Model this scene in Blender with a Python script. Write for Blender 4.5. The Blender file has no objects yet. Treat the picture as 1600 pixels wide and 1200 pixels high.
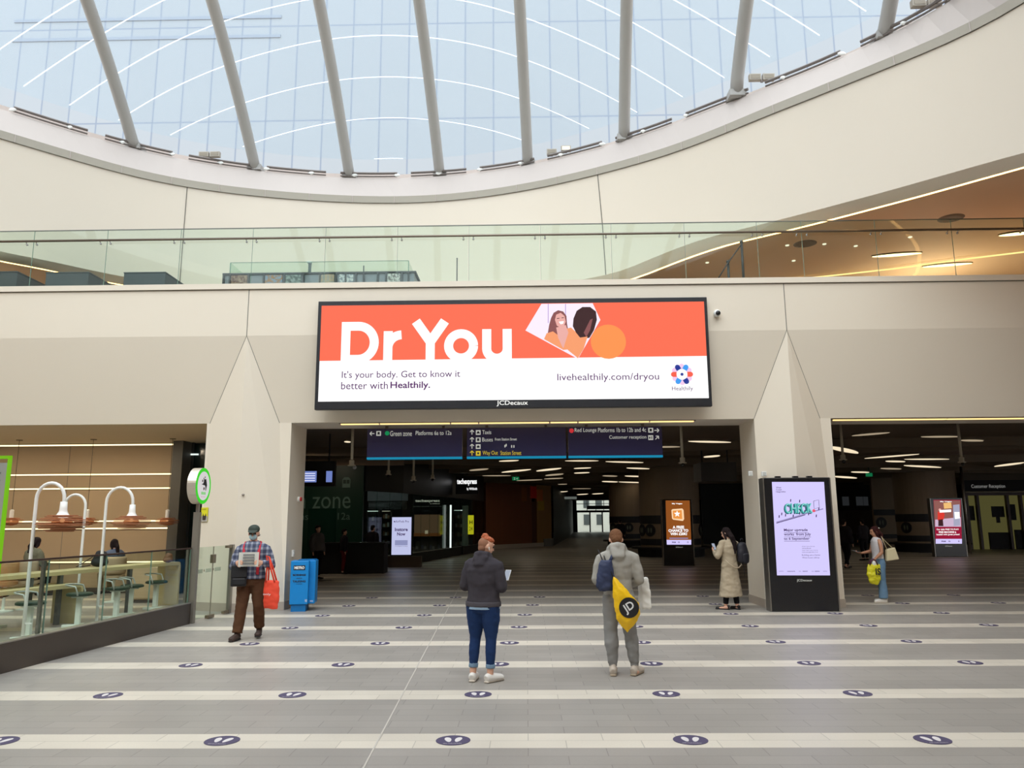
import bpy, bmesh, math, random
from mathutils import Vector, Matrix, noise
random.seed(7)
PI = math.pi
R = math.radians
C = bpy.context.scene.collection
SC = bpy.context.scene

# ------------------------------------------------------------ camera
CAM = Vector((0, 0, 1.8)); FPX = 1200.0
ROT = Matrix.Rotation(R(.969), 3, 'Z') @ Matrix.Rotation(R(100.009), 3, 'X') @ Matrix.Rotation(R(-.374), 3, 'Z')
cd = bpy.data.cameras.new('camera'); cam = bpy.data.objects.new('camera', cd); C.objects.link(cam)
cam.matrix_world = Matrix.Translation(CAM) @ ROT.to_4x4()
cd.sensor_fit = 'HORIZONTAL'; cd.sensor_width = 36; cd.lens = 27.0; cd.clip_end = 500
SC.camera = cam

# ------------------------------------------------------------ light and exposure
w = bpy.data.worlds.new('overcast_sky'); SC.world = w; w.use_nodes = True
bg = w.node_tree.nodes['Background']; bg.inputs[0].default_value = (.93, .96, 1.0, 1); bg.inputs[1].default_value = 2.45
sd = bpy.data.lights.new('sun_behind_cloud', 'SUN'); sd.energy = 2.05; sd.angle = R(50); sd.color = (1, .93, .84)
sun = bpy.data.objects.new('sun_behind_cloud', sd); C.objects.link(sun)
sun.rotation_euler = Vector((-.12, -.75, 1)).to_track_quat('Z', 'Y').to_euler()
vs = SC.view_settings; vs.view_transform = 'Standard'; vs.look = 'None'; vs.exposure = 0.0; vs.gamma = 1.0; vs.use_curve_mapping = False
SC.cycles.use_denoising = True
SC.cycles.max_bounces = 10; SC.cycles.diffuse_bounces = 5; SC.cycles.transparent_max_bounces = 16
SC.cycles.sample_clamp_indirect = 6.0; SC.cycles.caustics_reflective = False; SC.cycles.caustics_refractive = False

def lamp(name, loc, power, size, col=(1, .82, .6), rot=(0, 0, 0)):
    l = bpy.data.lights.new(name, 'AREA'); l.energy = power; l.size = size; l.color = col; l.shape = 'DISK'
    o = bpy.data.objects.new(name, l); C.objects.link(o); o.location = loc; o.rotation_euler = rot
# added, unseen fill lamps that brighten the cafe, the concourse and the shop
for x, y in ((-13.5, 18.3), (-11.2, 18.3), (-9.6, 18.2)): lamp('cafe_added_fill', (x, y, 3.82), 32, .35, (1, .84, .62))
for x, y in ((0, 24), (10, 24), (16, 32), (4, 34), (0, 46), (22, 36), (8, 58)): lamp('concourse_added_fill', (x, y, 4.0), 13, .6, (1, .84, .66))
for x, y in ((-6.5, 33), (-6, 38), (-5.5, 42)): lamp('shop_added_fill', (x, y, 3.9), 30, .6, (.92, 1, .95))
for x, y in ((12, 22), (17, 19), (8, 27), (22, 26), (-18, 22)): lamp('gallery_added_fill', (x, y, 7.0), 90, .5, (1, .80, .58), (PI, 0, 0))  # added upward fill that brightens the upper ceiling, no known fittings
lamp('green_zone_added_fill', (-7.5, 26.5, 4.2), 20, .5)  # added fill so the lettering on the green wall shows

# ------------------------------------------------------------ helpers
def ray(x, y): return ROT @ Vector((x - 800, 600 - y, -FPX))
def onY(x, y, Y):                       # where the line of sight meets an upright plane
    d = ray(x, y); return CAM + d * (Y / d.y)
def onZ(x, y, Z=0.0):
    d = ray(x, y); return CAM + d * ((Z - CAM.z) / d.z)
def px(p):
    c = ROT.transposed() @ (Vector(p) - CAM); return 800 + c.x / -c.z * FPX, 600 - c.y / -c.z * FPX
MATS = {}
def lin(c): return tuple((v / 12.92 if v <= .04045 else ((v + .055) / 1.055) ** 2.4) for v in c)
def rgb(r, g, b): return lin((r / 255, g / 255, b / 255))
def mat(name, col=(.5, .5, .5), rough=.6, metal=0, emit=0, spec=.5, bump=0, bscale=200, vary=0, vscale=8):
    if name in MATS: return MATS[name]
    m = bpy.data.materials.new(name); m.use_nodes = True; nt = m.node_tree; b = nt.nodes['Principled BSDF']
    b.inputs['Base Color'].default_value = (*col, 1); b.inputs['Roughness'].default_value = rough
    b.inputs['Metallic'].default_value = metal; b.inputs['Specular IOR Level'].default_value = spec
    if emit:
        b.inputs['Emission Color'].default_value = (*col, 1); b.inputs['Emission Strength'].default_value = emit
        b.inputs['Base Color'].default_value = (0.01, 0.01, 0.01, 1)
        b.inputs['Specular IOR Level'].default_value = 0.1
    if bump or vary:
        tc = nt.nodes.new('ShaderNodeTexCoord')
        if bump:
            n = nt.nodes.new('ShaderNodeTexNoise'); n.inputs['Scale'].default_value = bscale
            bp = nt.nodes.new('ShaderNodeBump'); bp.inputs['Strength'].default_value = bump; bp.inputs['Distance'].default_value = .01
            nt.links.new(tc.outputs['Object'], n.inputs['Vector']); nt.links.new(n.outputs['Fac'], bp.inputs['Height']); nt.links.new(bp.outputs['Normal'], b.inputs['Normal'])
        if vary:
            n = nt.nodes.new('ShaderNodeTexNoise'); n.inputs['Scale'].default_value = vscale; n.inputs['Detail'].default_value = 4
            r = nt.nodes.new('ShaderNodeMapRange'); r.inputs[3].default_value = 1 - vary; r.inputs[4].default_value = 1 + vary
            mx = nt.nodes.new('ShaderNodeVectorMath'); mx.operation = 'SCALE'; mx.inputs[0].default_value = col
            nt.links.new(tc.outputs['Object'], n.inputs['Vector']); nt.links.new(n.outputs['Fac'], r.inputs[0]); nt.links.new(r.outputs[0], mx.inputs['Scale']); nt.links.new(mx.outputs[0], b.inputs['Base Color'])
    MATS[name] = m; return m
def glass_mat(name, tint, refl=.06, rough=.02, milk=0, milkcol=(1, 1, 1)):
    if name in MATS: return MATS[name]
    m = bpy.data.materials.new(name); m.use_nodes = True; nt = m.node_tree; nt.nodes.clear()
    o = nt.nodes.new('ShaderNodeOutputMaterial'); t = nt.nodes.new('ShaderNodeBsdfTransparent'); t.inputs[0].default_value = (*tint, 1)
    g = nt.nodes.new('ShaderNodeBsdfGlossy'); g.inputs['Roughness'].default_value = rough
    lw = nt.nodes.new('ShaderNodeLayerWeight'); lw.inputs['Blend'].default_value = .5
    pw = nt.nodes.new('ShaderNodeMath'); pw.operation = 'POWER'; pw.inputs[1].default_value = 4; nt.links.new(lw.outputs['Facing'], pw.inputs[0])
    f = nt.nodes.new('ShaderNodeMath'); f.operation = 'MULTIPLY_ADD'; f.inputs[1].default_value = .5; f.inputs[2].default_value = refl * .4; nt.links.new(pw.outputs[0], f.inputs[0])
    x = nt.nodes.new('ShaderNodeMixShader'); nt.links.new(f.outputs[0], x.inputs[0]); nt.links.new(t.outputs[0], x.inputs[1]); nt.links.new(g.outputs[0], x.inputs[2])
    last = x
    if milk:
        d = nt.nodes.new('ShaderNodeBsdfDiffuse'); d.inputs[0].default_value = (*milkcol, 1)
        tr = nt.nodes.new('ShaderNodeBsdfTranslucent'); tr.inputs[0].default_value = (*milkcol, 1)
        a = nt.nodes.new('ShaderNodeMixShader'); a.inputs[0].default_value = .6; nt.links.new(d.outputs[0], a.inputs[1]); nt.links.new(tr.outputs[0], a.inputs[2])
        y = nt.nodes.new('ShaderNodeMixShader'); y.inputs[0].default_value = milk
        nt.links.new(x.outputs[0], y.inputs[1]); nt.links.new(a.outputs[0], y.inputs[2]); last = y
    nt.links.new(last.outputs[0], o.inputs[0]); MATS[name] = m; return m

def tag(o, label=None, cat=None, group=None, kind=None):
    if label: o['label'] = label
    if cat: o['category'] = cat
    if group: o['group'] = group
    if kind: o['kind'] = kind
    return o
def empty(name, loc=(0, 0, 0), rz=0, label=None, cat=None, group=None):
    o = bpy.data.objects.new(name, None); C.objects.link(o); o.location = loc; o.rotation_euler = (0, 0, rz); o.empty_display_size = .1
    return tag(o, label, cat, group)
def finish(bm, name, m, parent=None, loc=(0, 0, 0), smooth=False, bev=0, label=None, rot=(0, 0, 0)):
    me = bpy.data.meshes.new(name)
    bmesh.ops.recalc_face_normals(bm, faces=bm.faces); bm.to_mesh(me); bm.free()
    me.materials.append(m)
    o = bpy.data.objects.new(name, me); C.objects.link(o); o.location = loc; o.rotation_euler = rot
    if smooth:
        for p in me.polygons: p.use_smooth = True
    if bev:
        b = o.modifiers.new('bevel', 'BEVEL'); b.width = bev; b.segments = 2; b.limit_method = 'ANGLE'
    if parent: o.parent = parent
    if label: o['label'] = label
    return o
def nb(): return bmesh.new()
def bx(bm, x0, x1, y0, y1, z0, z1):
    v = [bm.verts.new(p) for p in ((x0, y0, z0), (x1, y0, z0), (x1, y1, z0), (x0, y1, z0), (x0, y0, z1), (x1, y0, z1), (x1, y1, z1), (x0, y1, z1))]
    for f in ((0, 3, 2, 1), (4, 5, 6, 7), (0, 1, 5, 4), (1, 2, 6, 5), (2, 3, 7, 6), (3, 0, 4, 7)): bm.faces.new([v[i] for i in f])
    return bm
def box(name, x0, x1, y0, y1, z0, z1, m, parent=None, bev=0, label=None): return finish(bx(nb(), x0, x1, y0, y1, z0, z1), name, m, parent, bev=bev, label=label)
def quad(bm, *pts): return bm.faces.new([bm.verts.new(p) for p in pts])
def tube(bm, pts, rad, seg=12, cap=True, up=None):
    """a tapering tube; rad: a number, or per point a number or (a, b) half widths across / along 'up'"""
    pts = [Vector(p) for p in pts]; n = len(pts); rings = []
    if not isinstance(rad, (list, tuple)): rad = [rad] * n
    prev = None
    for i, p in enumerate(pts):
        d = (pts[min(i + 1, n - 1)] - pts[max(i - 1, 0)]).normalized()
        if up is not None: b = Vector(up)
        elif prev is not None: b = prev
        else: b = Vector((0, 0, 1)) if abs(d.z) < .9 else Vector((0, 1, 0))
        a = d.cross(b)
        if a.length < 1e-4: a = d.orthogonal()
        a.normalize(); b = a.cross(d).normalized(); prev = b
        ra, rb = rad[i] if isinstance(rad[i], (list, tuple)) else (rad[i], rad[i])
        rings.append([bm.verts.new(p + a * (ra * math.cos(2 * PI * k / seg)) + b * (rb * math.sin(2 * PI * k / seg))) for k in range(seg)])
    for r0, r1 in zip(rings, rings[1:]):
        for k in range(seg): bm.faces.new((r0[k], r0[(k + 1) % seg], r1[(k + 1) % seg], r1[k]))
    if cap: bm.faces.new(rings[0][::-1]); bm.faces.new(rings[-1])
    return bm
def capsule(bm, pts, rad, seg=12):
    """tube with round ends"""
    pts = [Vector(p) for p in pts]
    if not isinstance(rad, (list, tuple)): rad = [rad] * len(pts)
    rad = [(r, r) if not isinstance(r, (list, tuple)) else r for r in rad]
    d0 = (pts[0] - pts[1]).normalized(); d1 = (pts[-1] - pts[-2]).normalized(); r0 = min(rad[0]); r1 = min(rad[-1])
    P = []; Q = []
    for t in (80, 50, 25): P.append(pts[0] + d0 * r0 * math.sin(R(t))); Q.append(tuple(v * math.cos(R(t)) for v in rad[0]))
    P += pts; Q += rad
    for t in (25, 50, 80): P.append(pts[-1] + d1 * r1 * math.sin(R(t))); Q.append(tuple(v * math.cos(R(t)) for v in rad[-1]))
    return tube(bm, P, Q, seg)
def ball(bm, c, r, seg=14, M=None):
    r = (r, r, r) if not isinstance(r, (list, tuple)) else r
    m = Matrix.Translation(Vector(c)) @ (M.to_4x4() if M else Matrix()) @ Matrix.Diagonal((*r, 1))
    bmesh.ops.create_uvsphere(bm, u_segments=seg, v_segments=seg * 2 // 3, radius=1, matrix=m); return bm
def lathe(bm, prof, seg=24, c=(0, 0, 0)):
    rs = [[bm.verts.new((c[0] + r * math.cos(2 * PI * k / seg), c[1] + r * math.sin(2 * PI * k / seg), c[2] + z)) for k in range(seg)] for r, z in prof]
    for a, b in zip(rs, rs[1:]):
        for k in range(seg): bm.faces.new((a[k], a[(k + 1) % seg], b[(k + 1) % seg], b[k]))
    bm.faces.new(rs[0][::-1]); bm.faces.new(rs[-1]); return bm
def prism(bm, pts, y0, y1):
    """outline in x, z pushed from y0 to y1"""
    a = [bm.verts.new((x, y0, z)) for x, z in pts]; b = [bm.verts.new((x, y1, z)) for x, z in pts]; n = len(pts)
    bm.faces.new(a); bm.faces.new(b[::-1])
    for i in range(n): bm.faces.new((a[i], b[i], b[(i + 1) % n], a[(i + 1) % n]))
    return bm
def slab(bm, pts, z0, z1):
    a = [bm.verts.new((x, y, z0)) for x, y in pts]; b = [bm.verts.new((x, y, z1)) for x, y in pts]; n = len(pts)
    bm.faces.new(a[::-1]); bm.faces.new(b)
    for i in range(n): bm.faces.new((a[i], a[(i + 1) % n], b[(i + 1) % n], b[i]))
    return bm
def disc(x, z, rx, rz=None, n=28, a0=0, a1=360):
    rz = rz or rx; full = a1 - a0 >= 360
    return [(x + rx * math.cos(R(a0 + (a1 - a0) * k / (n if full else n - 1))), z + rz * math.sin(R(a0 + (a1 - a0) * k / (n if full else n - 1)))) for k in range(n)]
TMP = bpy.data.collections.new('tmp')
SC.collection.children.link(TMP)
def remesh(bm, voxel, smooth=4, fold=0, fscale=9, seed=0):
    me = bpy.data.meshes.new('t'); bmesh.ops.recalc_face_normals(bm, faces=bm.faces); bm.to_mesh(me); bm.free()
    o = bpy.data.objects.new('t', me); TMP.objects.link(o)
    r = o.modifiers.new('r', 'REMESH'); r.mode = 'VOXEL'; r.voxel_size = voxel
    if smooth:
        s = o.modifiers.new('s', 'SMOOTH'); s.iterations = smooth; s.factor = .5
    dg = bpy.context.evaluated_depsgraph_get(); dg.update()
    out = bpy.data.meshes.new_from_object(o.evaluated_get(dg)); bpy.data.objects.remove(o); bpy.data.meshes.remove(me)
    if fold:
        nrm = [v.normal.copy() for v in out.vertices]
        for v, n in zip(out.vertices, nrm):
            c = v.co; q = Vector((c.x * fscale + seed, c.y * fscale, c.z * fscale * 1.3))
            v.co = c + n * (fold * (noise.noise(q) + .5 * noise.noise(q * 2.3)))
    for p in out.polygons: p.use_smooth = True
    return out
def meshobj(me, name, m, parent=None, loc=(0, 0, 0), label=None):
    me.materials.clear(); me.materials.append(m); me.name = name
    o = bpy.data.objects.new(name, me); C.objects.link(o); o.location = loc; o.parent = parent
    if label: o['label'] = label
    return o
def text(s, x0, z0, y, m, parent, w=None, h=None, bold=0, name='lettering', anchor='l', depth=.002, label=None, shear=0):
    """lettering in the x, z plane facing -y; w / h: the size of the whole inked box; x0, z0 its lower left (or lower right / centre) corner"""
    cu = bpy.data.curves.new('t', 'FONT'); cu.body = s; cu.size = 1; cu.offset = bold; cu.extrude = 0; cu.resolution_u = 3; cu.shear = shear
    o = bpy.data.objects.new('t', cu); TMP.objects.link(o); dg = bpy.context.evaluated_depsgraph_get(); dg.update()
    me = bpy.data.meshes.new_from_object(o.evaluated_get(dg)); bpy.data.objects.remove(o); bpy.data.curves.remove(cu)
    xs = [v.co.x for v in me.vertices]; ys = [v.co.y for v in me.vertices]
    bw, bh = max(xs) - min(xs), max(ys) - min(ys)
    sx = w / bw if w else (h / bh); sy = h / bh if h else sx
    ox = {'l': 0, 'r': -bw * sx, 'c': -bw * sx / 2}[anchor]
    for v in me.vertices:
        a, b = (v.co.x - min(xs)) * sx, (v.co.y - min(ys)) * sy
        v.co = (x0 + ox + a, y, z0 + b)
    return meshobj(me, name, m, parent, label=label)
ORD = ['first', 'second', 'third', 'fourth', 'fifth', 'sixth', 'seventh', 'eighth', 'ninth', 'tenth', 'eleventh', 'twelfth', 'thirteenth', 'fourteenth', 'fifteenth', 'sixteenth', 'seventeenth', 'eighteenth', 'nineteenth', 'twentieth']
def struct(o): o['kind'] = 'structure'; return o

# ------------------------------------------------------------ materials
WALL = mat('cream_wall', rgb(230, 219, 202), .75, vary=.015, vscale=.6)
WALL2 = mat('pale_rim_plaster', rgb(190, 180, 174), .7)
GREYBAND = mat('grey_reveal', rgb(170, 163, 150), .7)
RINGW = mat('ring_plaster', rgb(230, 219, 203), .75, vary=.012, vscale=.5)
JOINT = mat('joint_grey', rgb(120, 116, 108), .8)
SKIRT = mat('tan_stone_skirting', rgb(185, 172, 158), .5)
STEEL = mat('brushed_steel', rgb(150, 146, 140), .35, .9)
DARKSTEEL = mat('dark_bronze_steel', rgb(92, 84, 78), .42, .6, vary=.06, vscale=3)
TUBEGREY = mat('roof_tube_grey', rgb(172, 170, 166), .5)
BLACK = mat('black_gloss', (.012, .012, .014), .25)
SCREENBLACK = mat('screen_frame_black', (.016, .017, .022), .35)
MATTBLACK = mat('matt_black', (.015, .015, .017), .8)
WHITEPAINT = mat('white_paint', rgb(240, 240, 236), .4)
GOLD = mat('warm_strip_light', (1.0, .66, .26), emit=1.6)
WARMWHITE = mat('warm_white_strip', (1.0, .86, .55), emit=1.5)
GLASS = glass_mat('clear_green_glass', (.88, .94, .90))
GLASSEDGE = mat('glass_edge_green', rgb(120, 150, 135), .2)
DARKGLASS = glass_mat('shop_glass', (.75, .82, .78), .08)
# ------------------------------------------------------------ floor
def floor_material():
    m = bpy.data.materials.new('striped_stone_floor'); m.use_nodes = True; nt = m.node_tree; b = nt.nodes['Principled BSDF']; N = nt.nodes.new; L = nt.links.new
    tc = N('ShaderNodeTexCoord'); sp = N('ShaderNodeSeparateXYZ'); L(tc.outputs['Object'], sp.inputs[0])
    def mth(op, a, b_=None, c=None):
        n = N('ShaderNodeMath'); n.operation = op
        for i, v in enumerate((a, b_, c)):
            if v is None: continue
            if isinstance(v, (int, float)): n.inputs[i].default_value = v
            else: L(v, n.inputs[i])
        return n.outputs[0]
    y = mth('SUBTRACT', sp.outputs[1], 6.768 - .215); mo = mth('FLOORED_MODULO', y, 1.698); mask = mth('LESS_THAN', mo, .43)
    br = N('ShaderNodeTexBrick'); br.inputs['Scale'].default_value = 1; br.inputs['Brick Width'].default_value = .62; br.inputs['Row Height'].default_value = .2123 
    br.inputs['Mortar Size'].default_value = .004; br.inputs['Mortar Smooth'].default_value = .2; br.inputs['Color1'].default_value = (1, 1, 1, 1); br.inputs['Color2'].default_value = (.9, .9, .9, 1); br.inputs['Mortar'].default_value = (.66, .66, .66, 1); br.offset = .5
    cb = N('ShaderNodeCombineXYZ'); L(sp.outputs[0], cb.inputs[0]); L(mth('ADD', y, .0), cb.inputs[1]); L(cb.outputs[0], br.inputs['Vector'])
    n1 = N('ShaderNodeTexNoise'); n1.inputs['Scale'].default_value = 1.3; n1.inputs['Detail'].default_value = 6; L(tc.outputs['Object'], n1.inputs['Vector'])
    n2 = N('ShaderNodeTexNoise'); n2.inputs['Scale'].default_value = 60; L(tc.outputs['Object'], n2.inputs['Vector'])
    cr = N('ShaderNodeMix'); cr.data_type = 'RGBA'; L(mask, cr.inputs[0])
    cr.inputs[6].default_value = (*rgb(160, 154, 147), 1); cr.inputs[7].default_value = (*rgb(216, 207, 192), 1)
    v = mth('MULTIPLY', mth('MULTIPLY_ADD', n1.outputs[0], .22, .89), mth('MULTIPLY_ADD', n2.outputs[0], .12, .94))
    mx = N('ShaderNodeMix'); mx.data_type = 'RGBA'; mx.blend_type = 'MULTIPLY'; mx.inputs[0].default_value = 1; L(cr.outputs[2], mx.inputs[6]); L(br.outputs['Color'], mx.inputs[7])
    sc = N('ShaderNodeVectorMath'); sc.operation = 'SCALE'; L(mx.outputs[2], sc.inputs[0]); L(v, sc.inputs['Scale']); L(sc.outputs[0], b.inputs['Base Color'])
    L(mth('MULTIPLY_ADD', n1.outputs[0], .12, .34), b.inputs['Roughness']); b.inputs['Specular IOR Level'].default_value = .32
    return m
FLOOR = floor_material()
bm = nb(); quad(bm, (-60, -12, 0), (60, -12, 0), (60, 130, 0), (-60, 130, 0)); struct(finish(bm, 'floor', FLOOR))
# slim metal joint running diagonally over the floor
a = onZ(560, 1215); b = onZ(712, 928); d = (b - a).normalized(); s = Vector((-d.y, d.x, 0)) * .007; a = a - d * 2; b = b + d * 6
bm = nb(); slab(bm, [(a + s)[:2], (a - s)[:2], (b - s)[:2], (b + s)[:2]], .0005, .003); struct(finish(bm, 'trim_1', mat('floor_joint_metal', rgb(196, 190, 180), .4)))

# ------------------------------------------------------------ the long front wall with its folded pillars
Y0, Y1, YB = 15.90, 16.25, 17.40
ZC, ZB, ZT = 5.71, 3.87, 6.74
PL = dict(a=-5.94, l=-6.82, r=-5.0, cl=-6.76, cr=-5.26)
PR = dict(a=5.55, l=4.85, r=6.46, cl=4.85, cr=6.24)
PR['l'] = 4.85; PR['cl'] = 4.85
struct(box('wall_front_band', -30, 30, Y0, Y0 + .5, ZC, ZT, WALL))
def slope(xa0, xc0, xc1, xa1, name):
    bm = nb(); quad(bm, (xa0, Y0, ZC), (xc0, Y1, ZB), (xc1, Y1, ZB), (xa1, Y0, ZC)); quad(bm, (xa0, Y0 + .02, ZC), (xa1, Y0 + .02, ZC), (xa1, Y1 + .3, ZC), (xa0, Y1 + .3, ZC))
    struct(finish(bm, name, WALL))
slope(-30, -30, PL['cl'], PL['a'], 'wall_front_left'); slope(PL['a'], PL['cr'], PR['cl'], PR['a'], 'wall_front_middle'); slope(PR['a'], PR['cr'], 30, 30, 'wall_front_right')
def pillar(P, name, blab):
    a, l, r, cl, cr = P['a'], P['l'], P['r'], P['cl'], P['cr']
    bm = nb()
    quad(bm, (a, Y0, 0), (a, Y0, ZC), (cl, Y1, ZB), (l, Y1, ZB), (l, Y1, 0)); quad(bm, (a, Y0, 0), (a, Y0, ZC), (cr, Y1, ZB), (r, Y1, ZB), (r, Y1, 0))
    quad(bm, (l, Y1, 0), (l, Y1, ZB), (l, YB, ZB), (l, YB, 0)); quad(bm, (r, Y1, 0), (r, Y1, ZB), (r, YB, ZB), (r, YB, 0)); quad(bm, (l, YB, 0), (r, YB, 0), (r, YB, ZB), (l, YB, ZB))
    struct(finish(bm, name, WALL))
    g = .012
    bm = nb(); slab(bm, [(a, Y0 - g), (r + g, Y1 - g), (r + g, YB + g), (l - g, YB + g), (l - g, Y1 - g)], 0, .17); struct(finish(bm, blab, SKIRT))
pillar(PL, 'wall_pillar_left', 'baseboard_left'); pillar(PR, 'wall_pillar_right', 'baseboard_right')
# soffits of the openings and the wall above them inside
bm = nb()
for x0, x1 in ((-5.4, 5.0), (6.2, 30)): bx(bm, x0, x1, Y1, YB, ZB, ZB + .12)
struct(finish(bm, 'ceiling_soffit', mat('soffit_plaster', rgb(206, 196, 184), .8)))
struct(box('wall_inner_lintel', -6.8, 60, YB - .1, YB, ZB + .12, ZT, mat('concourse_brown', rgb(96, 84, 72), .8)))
# joints in the plaster, in line with the pillars
bm = nb(); bx(bm, PL['a'] - .008, PL['a'] + .008, Y0 - .003, Y0 + .01, ZC, ZT); struct(finish(bm, 'trim_2', JOINT))
bm = nb(); bx(bm, PR['a'] - .008, PR['a'] + .008, Y0 - .003, Y0 + .01, ZC, ZT); struct(finish(bm, 'trim_3', JOINT))
def slim(name, p0, p1, wdt=.007, m=None):
    bm = nb(); tube(bm, [p0, p1], wdt, 6); return struct(finish(bm, name, m or JOINT))
for i, P in enumerate((PL, PR)):
    slim('trim_%d' % (4 + 2 * i), (P['a'], Y0, ZC), (P['cl'], Y1, ZB), .006); slim('trim_%d' % (5 + 2 * i), (P['a'], Y0, ZC), (P['cr'], Y1, ZB), .006)
# ledge and balcony floor
struct(box('trim_8', -30, 30, Y0 - .04, Y0 + .5, ZT, ZT + .12, WALL)); slim('trim_9', (-30, Y0 - .01, ZT - .006), (30, Y0 - .01, ZT - .006), .01)
struct(box('floor_balcony', -60, 60, Y0 + .5, 60, ZT - .35, ZT, mat('balcony_floor', rgb(200, 192, 182), .5)))

# ------------------------------------------------------------ the atrium above: ring wall, rim, roof
CX, CY, ZA, ZR = -3.75, 9.4, 10.9, 11.86
rimA = [(0, 217), (60, 233), (140, 258), (215, 278), (290, 293), (357, 302), (425, 309), (490, 314), (555, 317), (620, 318), (680, 316), (740, 310), (800, 302), (860, 290), (915, 278), (975, 262), (1035, 245), (1090, 227), (1150, 200), (1220, 172), (1290, 145), (1400, 113 - 13), (1500, 60), (1560, 34), (1600, 14)]
rimB = [(0, 170), (100, 200), (212, 233), (300, 252), (400, 266), (480, 274), (547, 278), (620, 278), (688, 275), (760, 268), (825, 258), (900, 240), (975, 220), (1060, 190), (1150, 153), (1240, 121), (1300, 96), (1380, 59), (1450, 22), (1500, -2)]
def polar(pts, z):
    out = []
    for q in pts:
        p = onZ(*q, z); out.append((math.atan2(p.y - CY, p.x - CX), math.hypot(p.x - CX, p.y - CY)))
    return sorted(out)
def radius_fn(tab, rear=12.7):
    a0, r0 = tab[0]; a1, r1 = tab[-1]
    def f(a):
        a = (a + PI) % (2 * PI) - PI
        if a < -PI / 2 - 0.0001: a += 2 * PI          # range -90..270 degrees
        if a0 <= a <= a1:
            for (x0, y0), (x1, y1) in zip(tab, tab[1:]):
                if x0 <= a <= x1: return y0 + (y1 - y0) * (a - x0) / max(x1 - x0, 1e-9)
        dd = (a0 - a) if a < a0 else (a - a1); base = r0 if a < a0 else r1
        t = min(1, dd / .6); t = t * t * (3 - 2 * t); return base + (rear - base) * t
    return f
def smooth_fn(f, wdw=.10):
    return lambda a: sum(f(a + wdw * k / 4) for k in range(-4, 5)) / 9
fA = smooth_fn(radius_fn(polar(rimA, ZA))); fB = smooth_fn(radius_fn(polar(rimB, ZR)))
NT = 180
def ring(f, z, add=0): return [Vector((CX + (f(2 * PI * k / NT) + add) * math.cos(2 * PI * k / NT), CY + (f(2 * PI * k / NT) + add) * math.sin(2 * PI * k / NT), z)) for k in range(NT)]
def interp(tab, x):
    if x <= tab[0][0]: return tab[0][1]
    for (a, b), (c, d) in zip(tab, tab[1:]):
        if x <= c: return b + (d - b) * (x - a) / (c - a)
    return tab[-1][1]
lower = [(0, 393), (75, 407), (150, 424), (230, 439), (300, 449), (340, 470), (800, 470), (860, 448), (882, 441), (930, 433), (970, 425), (1025, 400), (1100, 372), (1225, 342), (1400, 295), (1600, 237)]
RA = ring(fA, ZA); RB = ring(fB, ZR); RAi = ring(fA, ZA + .21, -.03); RAo = ring(fA, ZA, 0)
low = []
for k in range(NT):
    a = 2 * PI * k / NT; b = Vector((CX + (fA(a) + .35) * math.cos(a), CY + (fA(a) + .35) * math.sin(a), 0)); z = 8.4
    if b.y > 6:
        x, _ = px((b.x, b.y, 8.4))
        if -50 < x < 1750:
            x = min(max(x, 0), 1600); d = ray(x, interp(lower, x)); z = CAM.z + d.z / math.hypot(d.x, d.y) * math.hypot(b.x, b.y)
            if 340 <= x <= 850: z = ZT
    low.append(Vector((b.x, b.y, max(ZT, min(z, 8.8)))))
# smooth the lower edge
for _ in range(2):
    zz = [v.z for v in low]
    for k in range(NT): low[k].z = (zz[k - 1] + 2 * zz[k] + zz[(k + 1) % NT]) / 4
low = [Vector((v.x, v.y, max(v.z, ZT - .02))) for v in low]
def strip(rings, name, m, smooth=True):
    bm = nb(); vs_ = [[bm.verts.new(p) for p in r] for r in rings]
    for r0, r1 in zip(vs_, vs_[1:]):
        for k in range(NT): bm.faces.new((r0[k], r0[(k + 1) % NT], r1[(k + 1) % NT], r1[k]))
    return struct(finish(bm, name, m, smooth=smooth))
mid = [(a * .5 + b * .5) for a, b in zip(RA, low)]
mid = [Vector((CX + (m.x - CX) * 1.004, CY + (m.y - CY) * 1.004, m.z)) for m in mid]
GAP = ring(fA, ZA + .02, .10); GAP2 = ring(fA, ZA + .19, .10)
strip([RA, mid, low], 'wall_ring', RINGW)
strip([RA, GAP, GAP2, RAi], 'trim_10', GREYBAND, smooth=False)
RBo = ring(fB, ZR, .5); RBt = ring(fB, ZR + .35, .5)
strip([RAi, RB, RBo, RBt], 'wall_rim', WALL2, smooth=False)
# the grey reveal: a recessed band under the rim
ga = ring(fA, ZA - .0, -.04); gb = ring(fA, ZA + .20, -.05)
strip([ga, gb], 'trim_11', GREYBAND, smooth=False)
bm = nb()
for k in range(0, NT, 3):
    p, q = ga[k], gb[k]; n = Vector((CX - p.x, CY - p.y, 0)).normalized() * .006
    tube(bm, [p + n, q + n], .012, 4)
struct(finish(bm, 'trim_12', WALL2))
# panel joints on the curved wall
def wall_joint(xp, name):
    k = min(range(NT), key=lambda k: abs(px(RA[k])[0] - xp) if RA[k].y > CY else 1e9)
    n = Vector((CX - RA[k].x, CY - RA[k].y, 0)).normalized() * .004
    bm = nb(); tube(bm, [RA[k] + n, mid[k] + n, low[k] + n], .012, 6); struct(finish(bm, name, JOINT))
wall_joint(288, 'trim_13'); wall_joint(937, 'trim_14')
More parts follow.
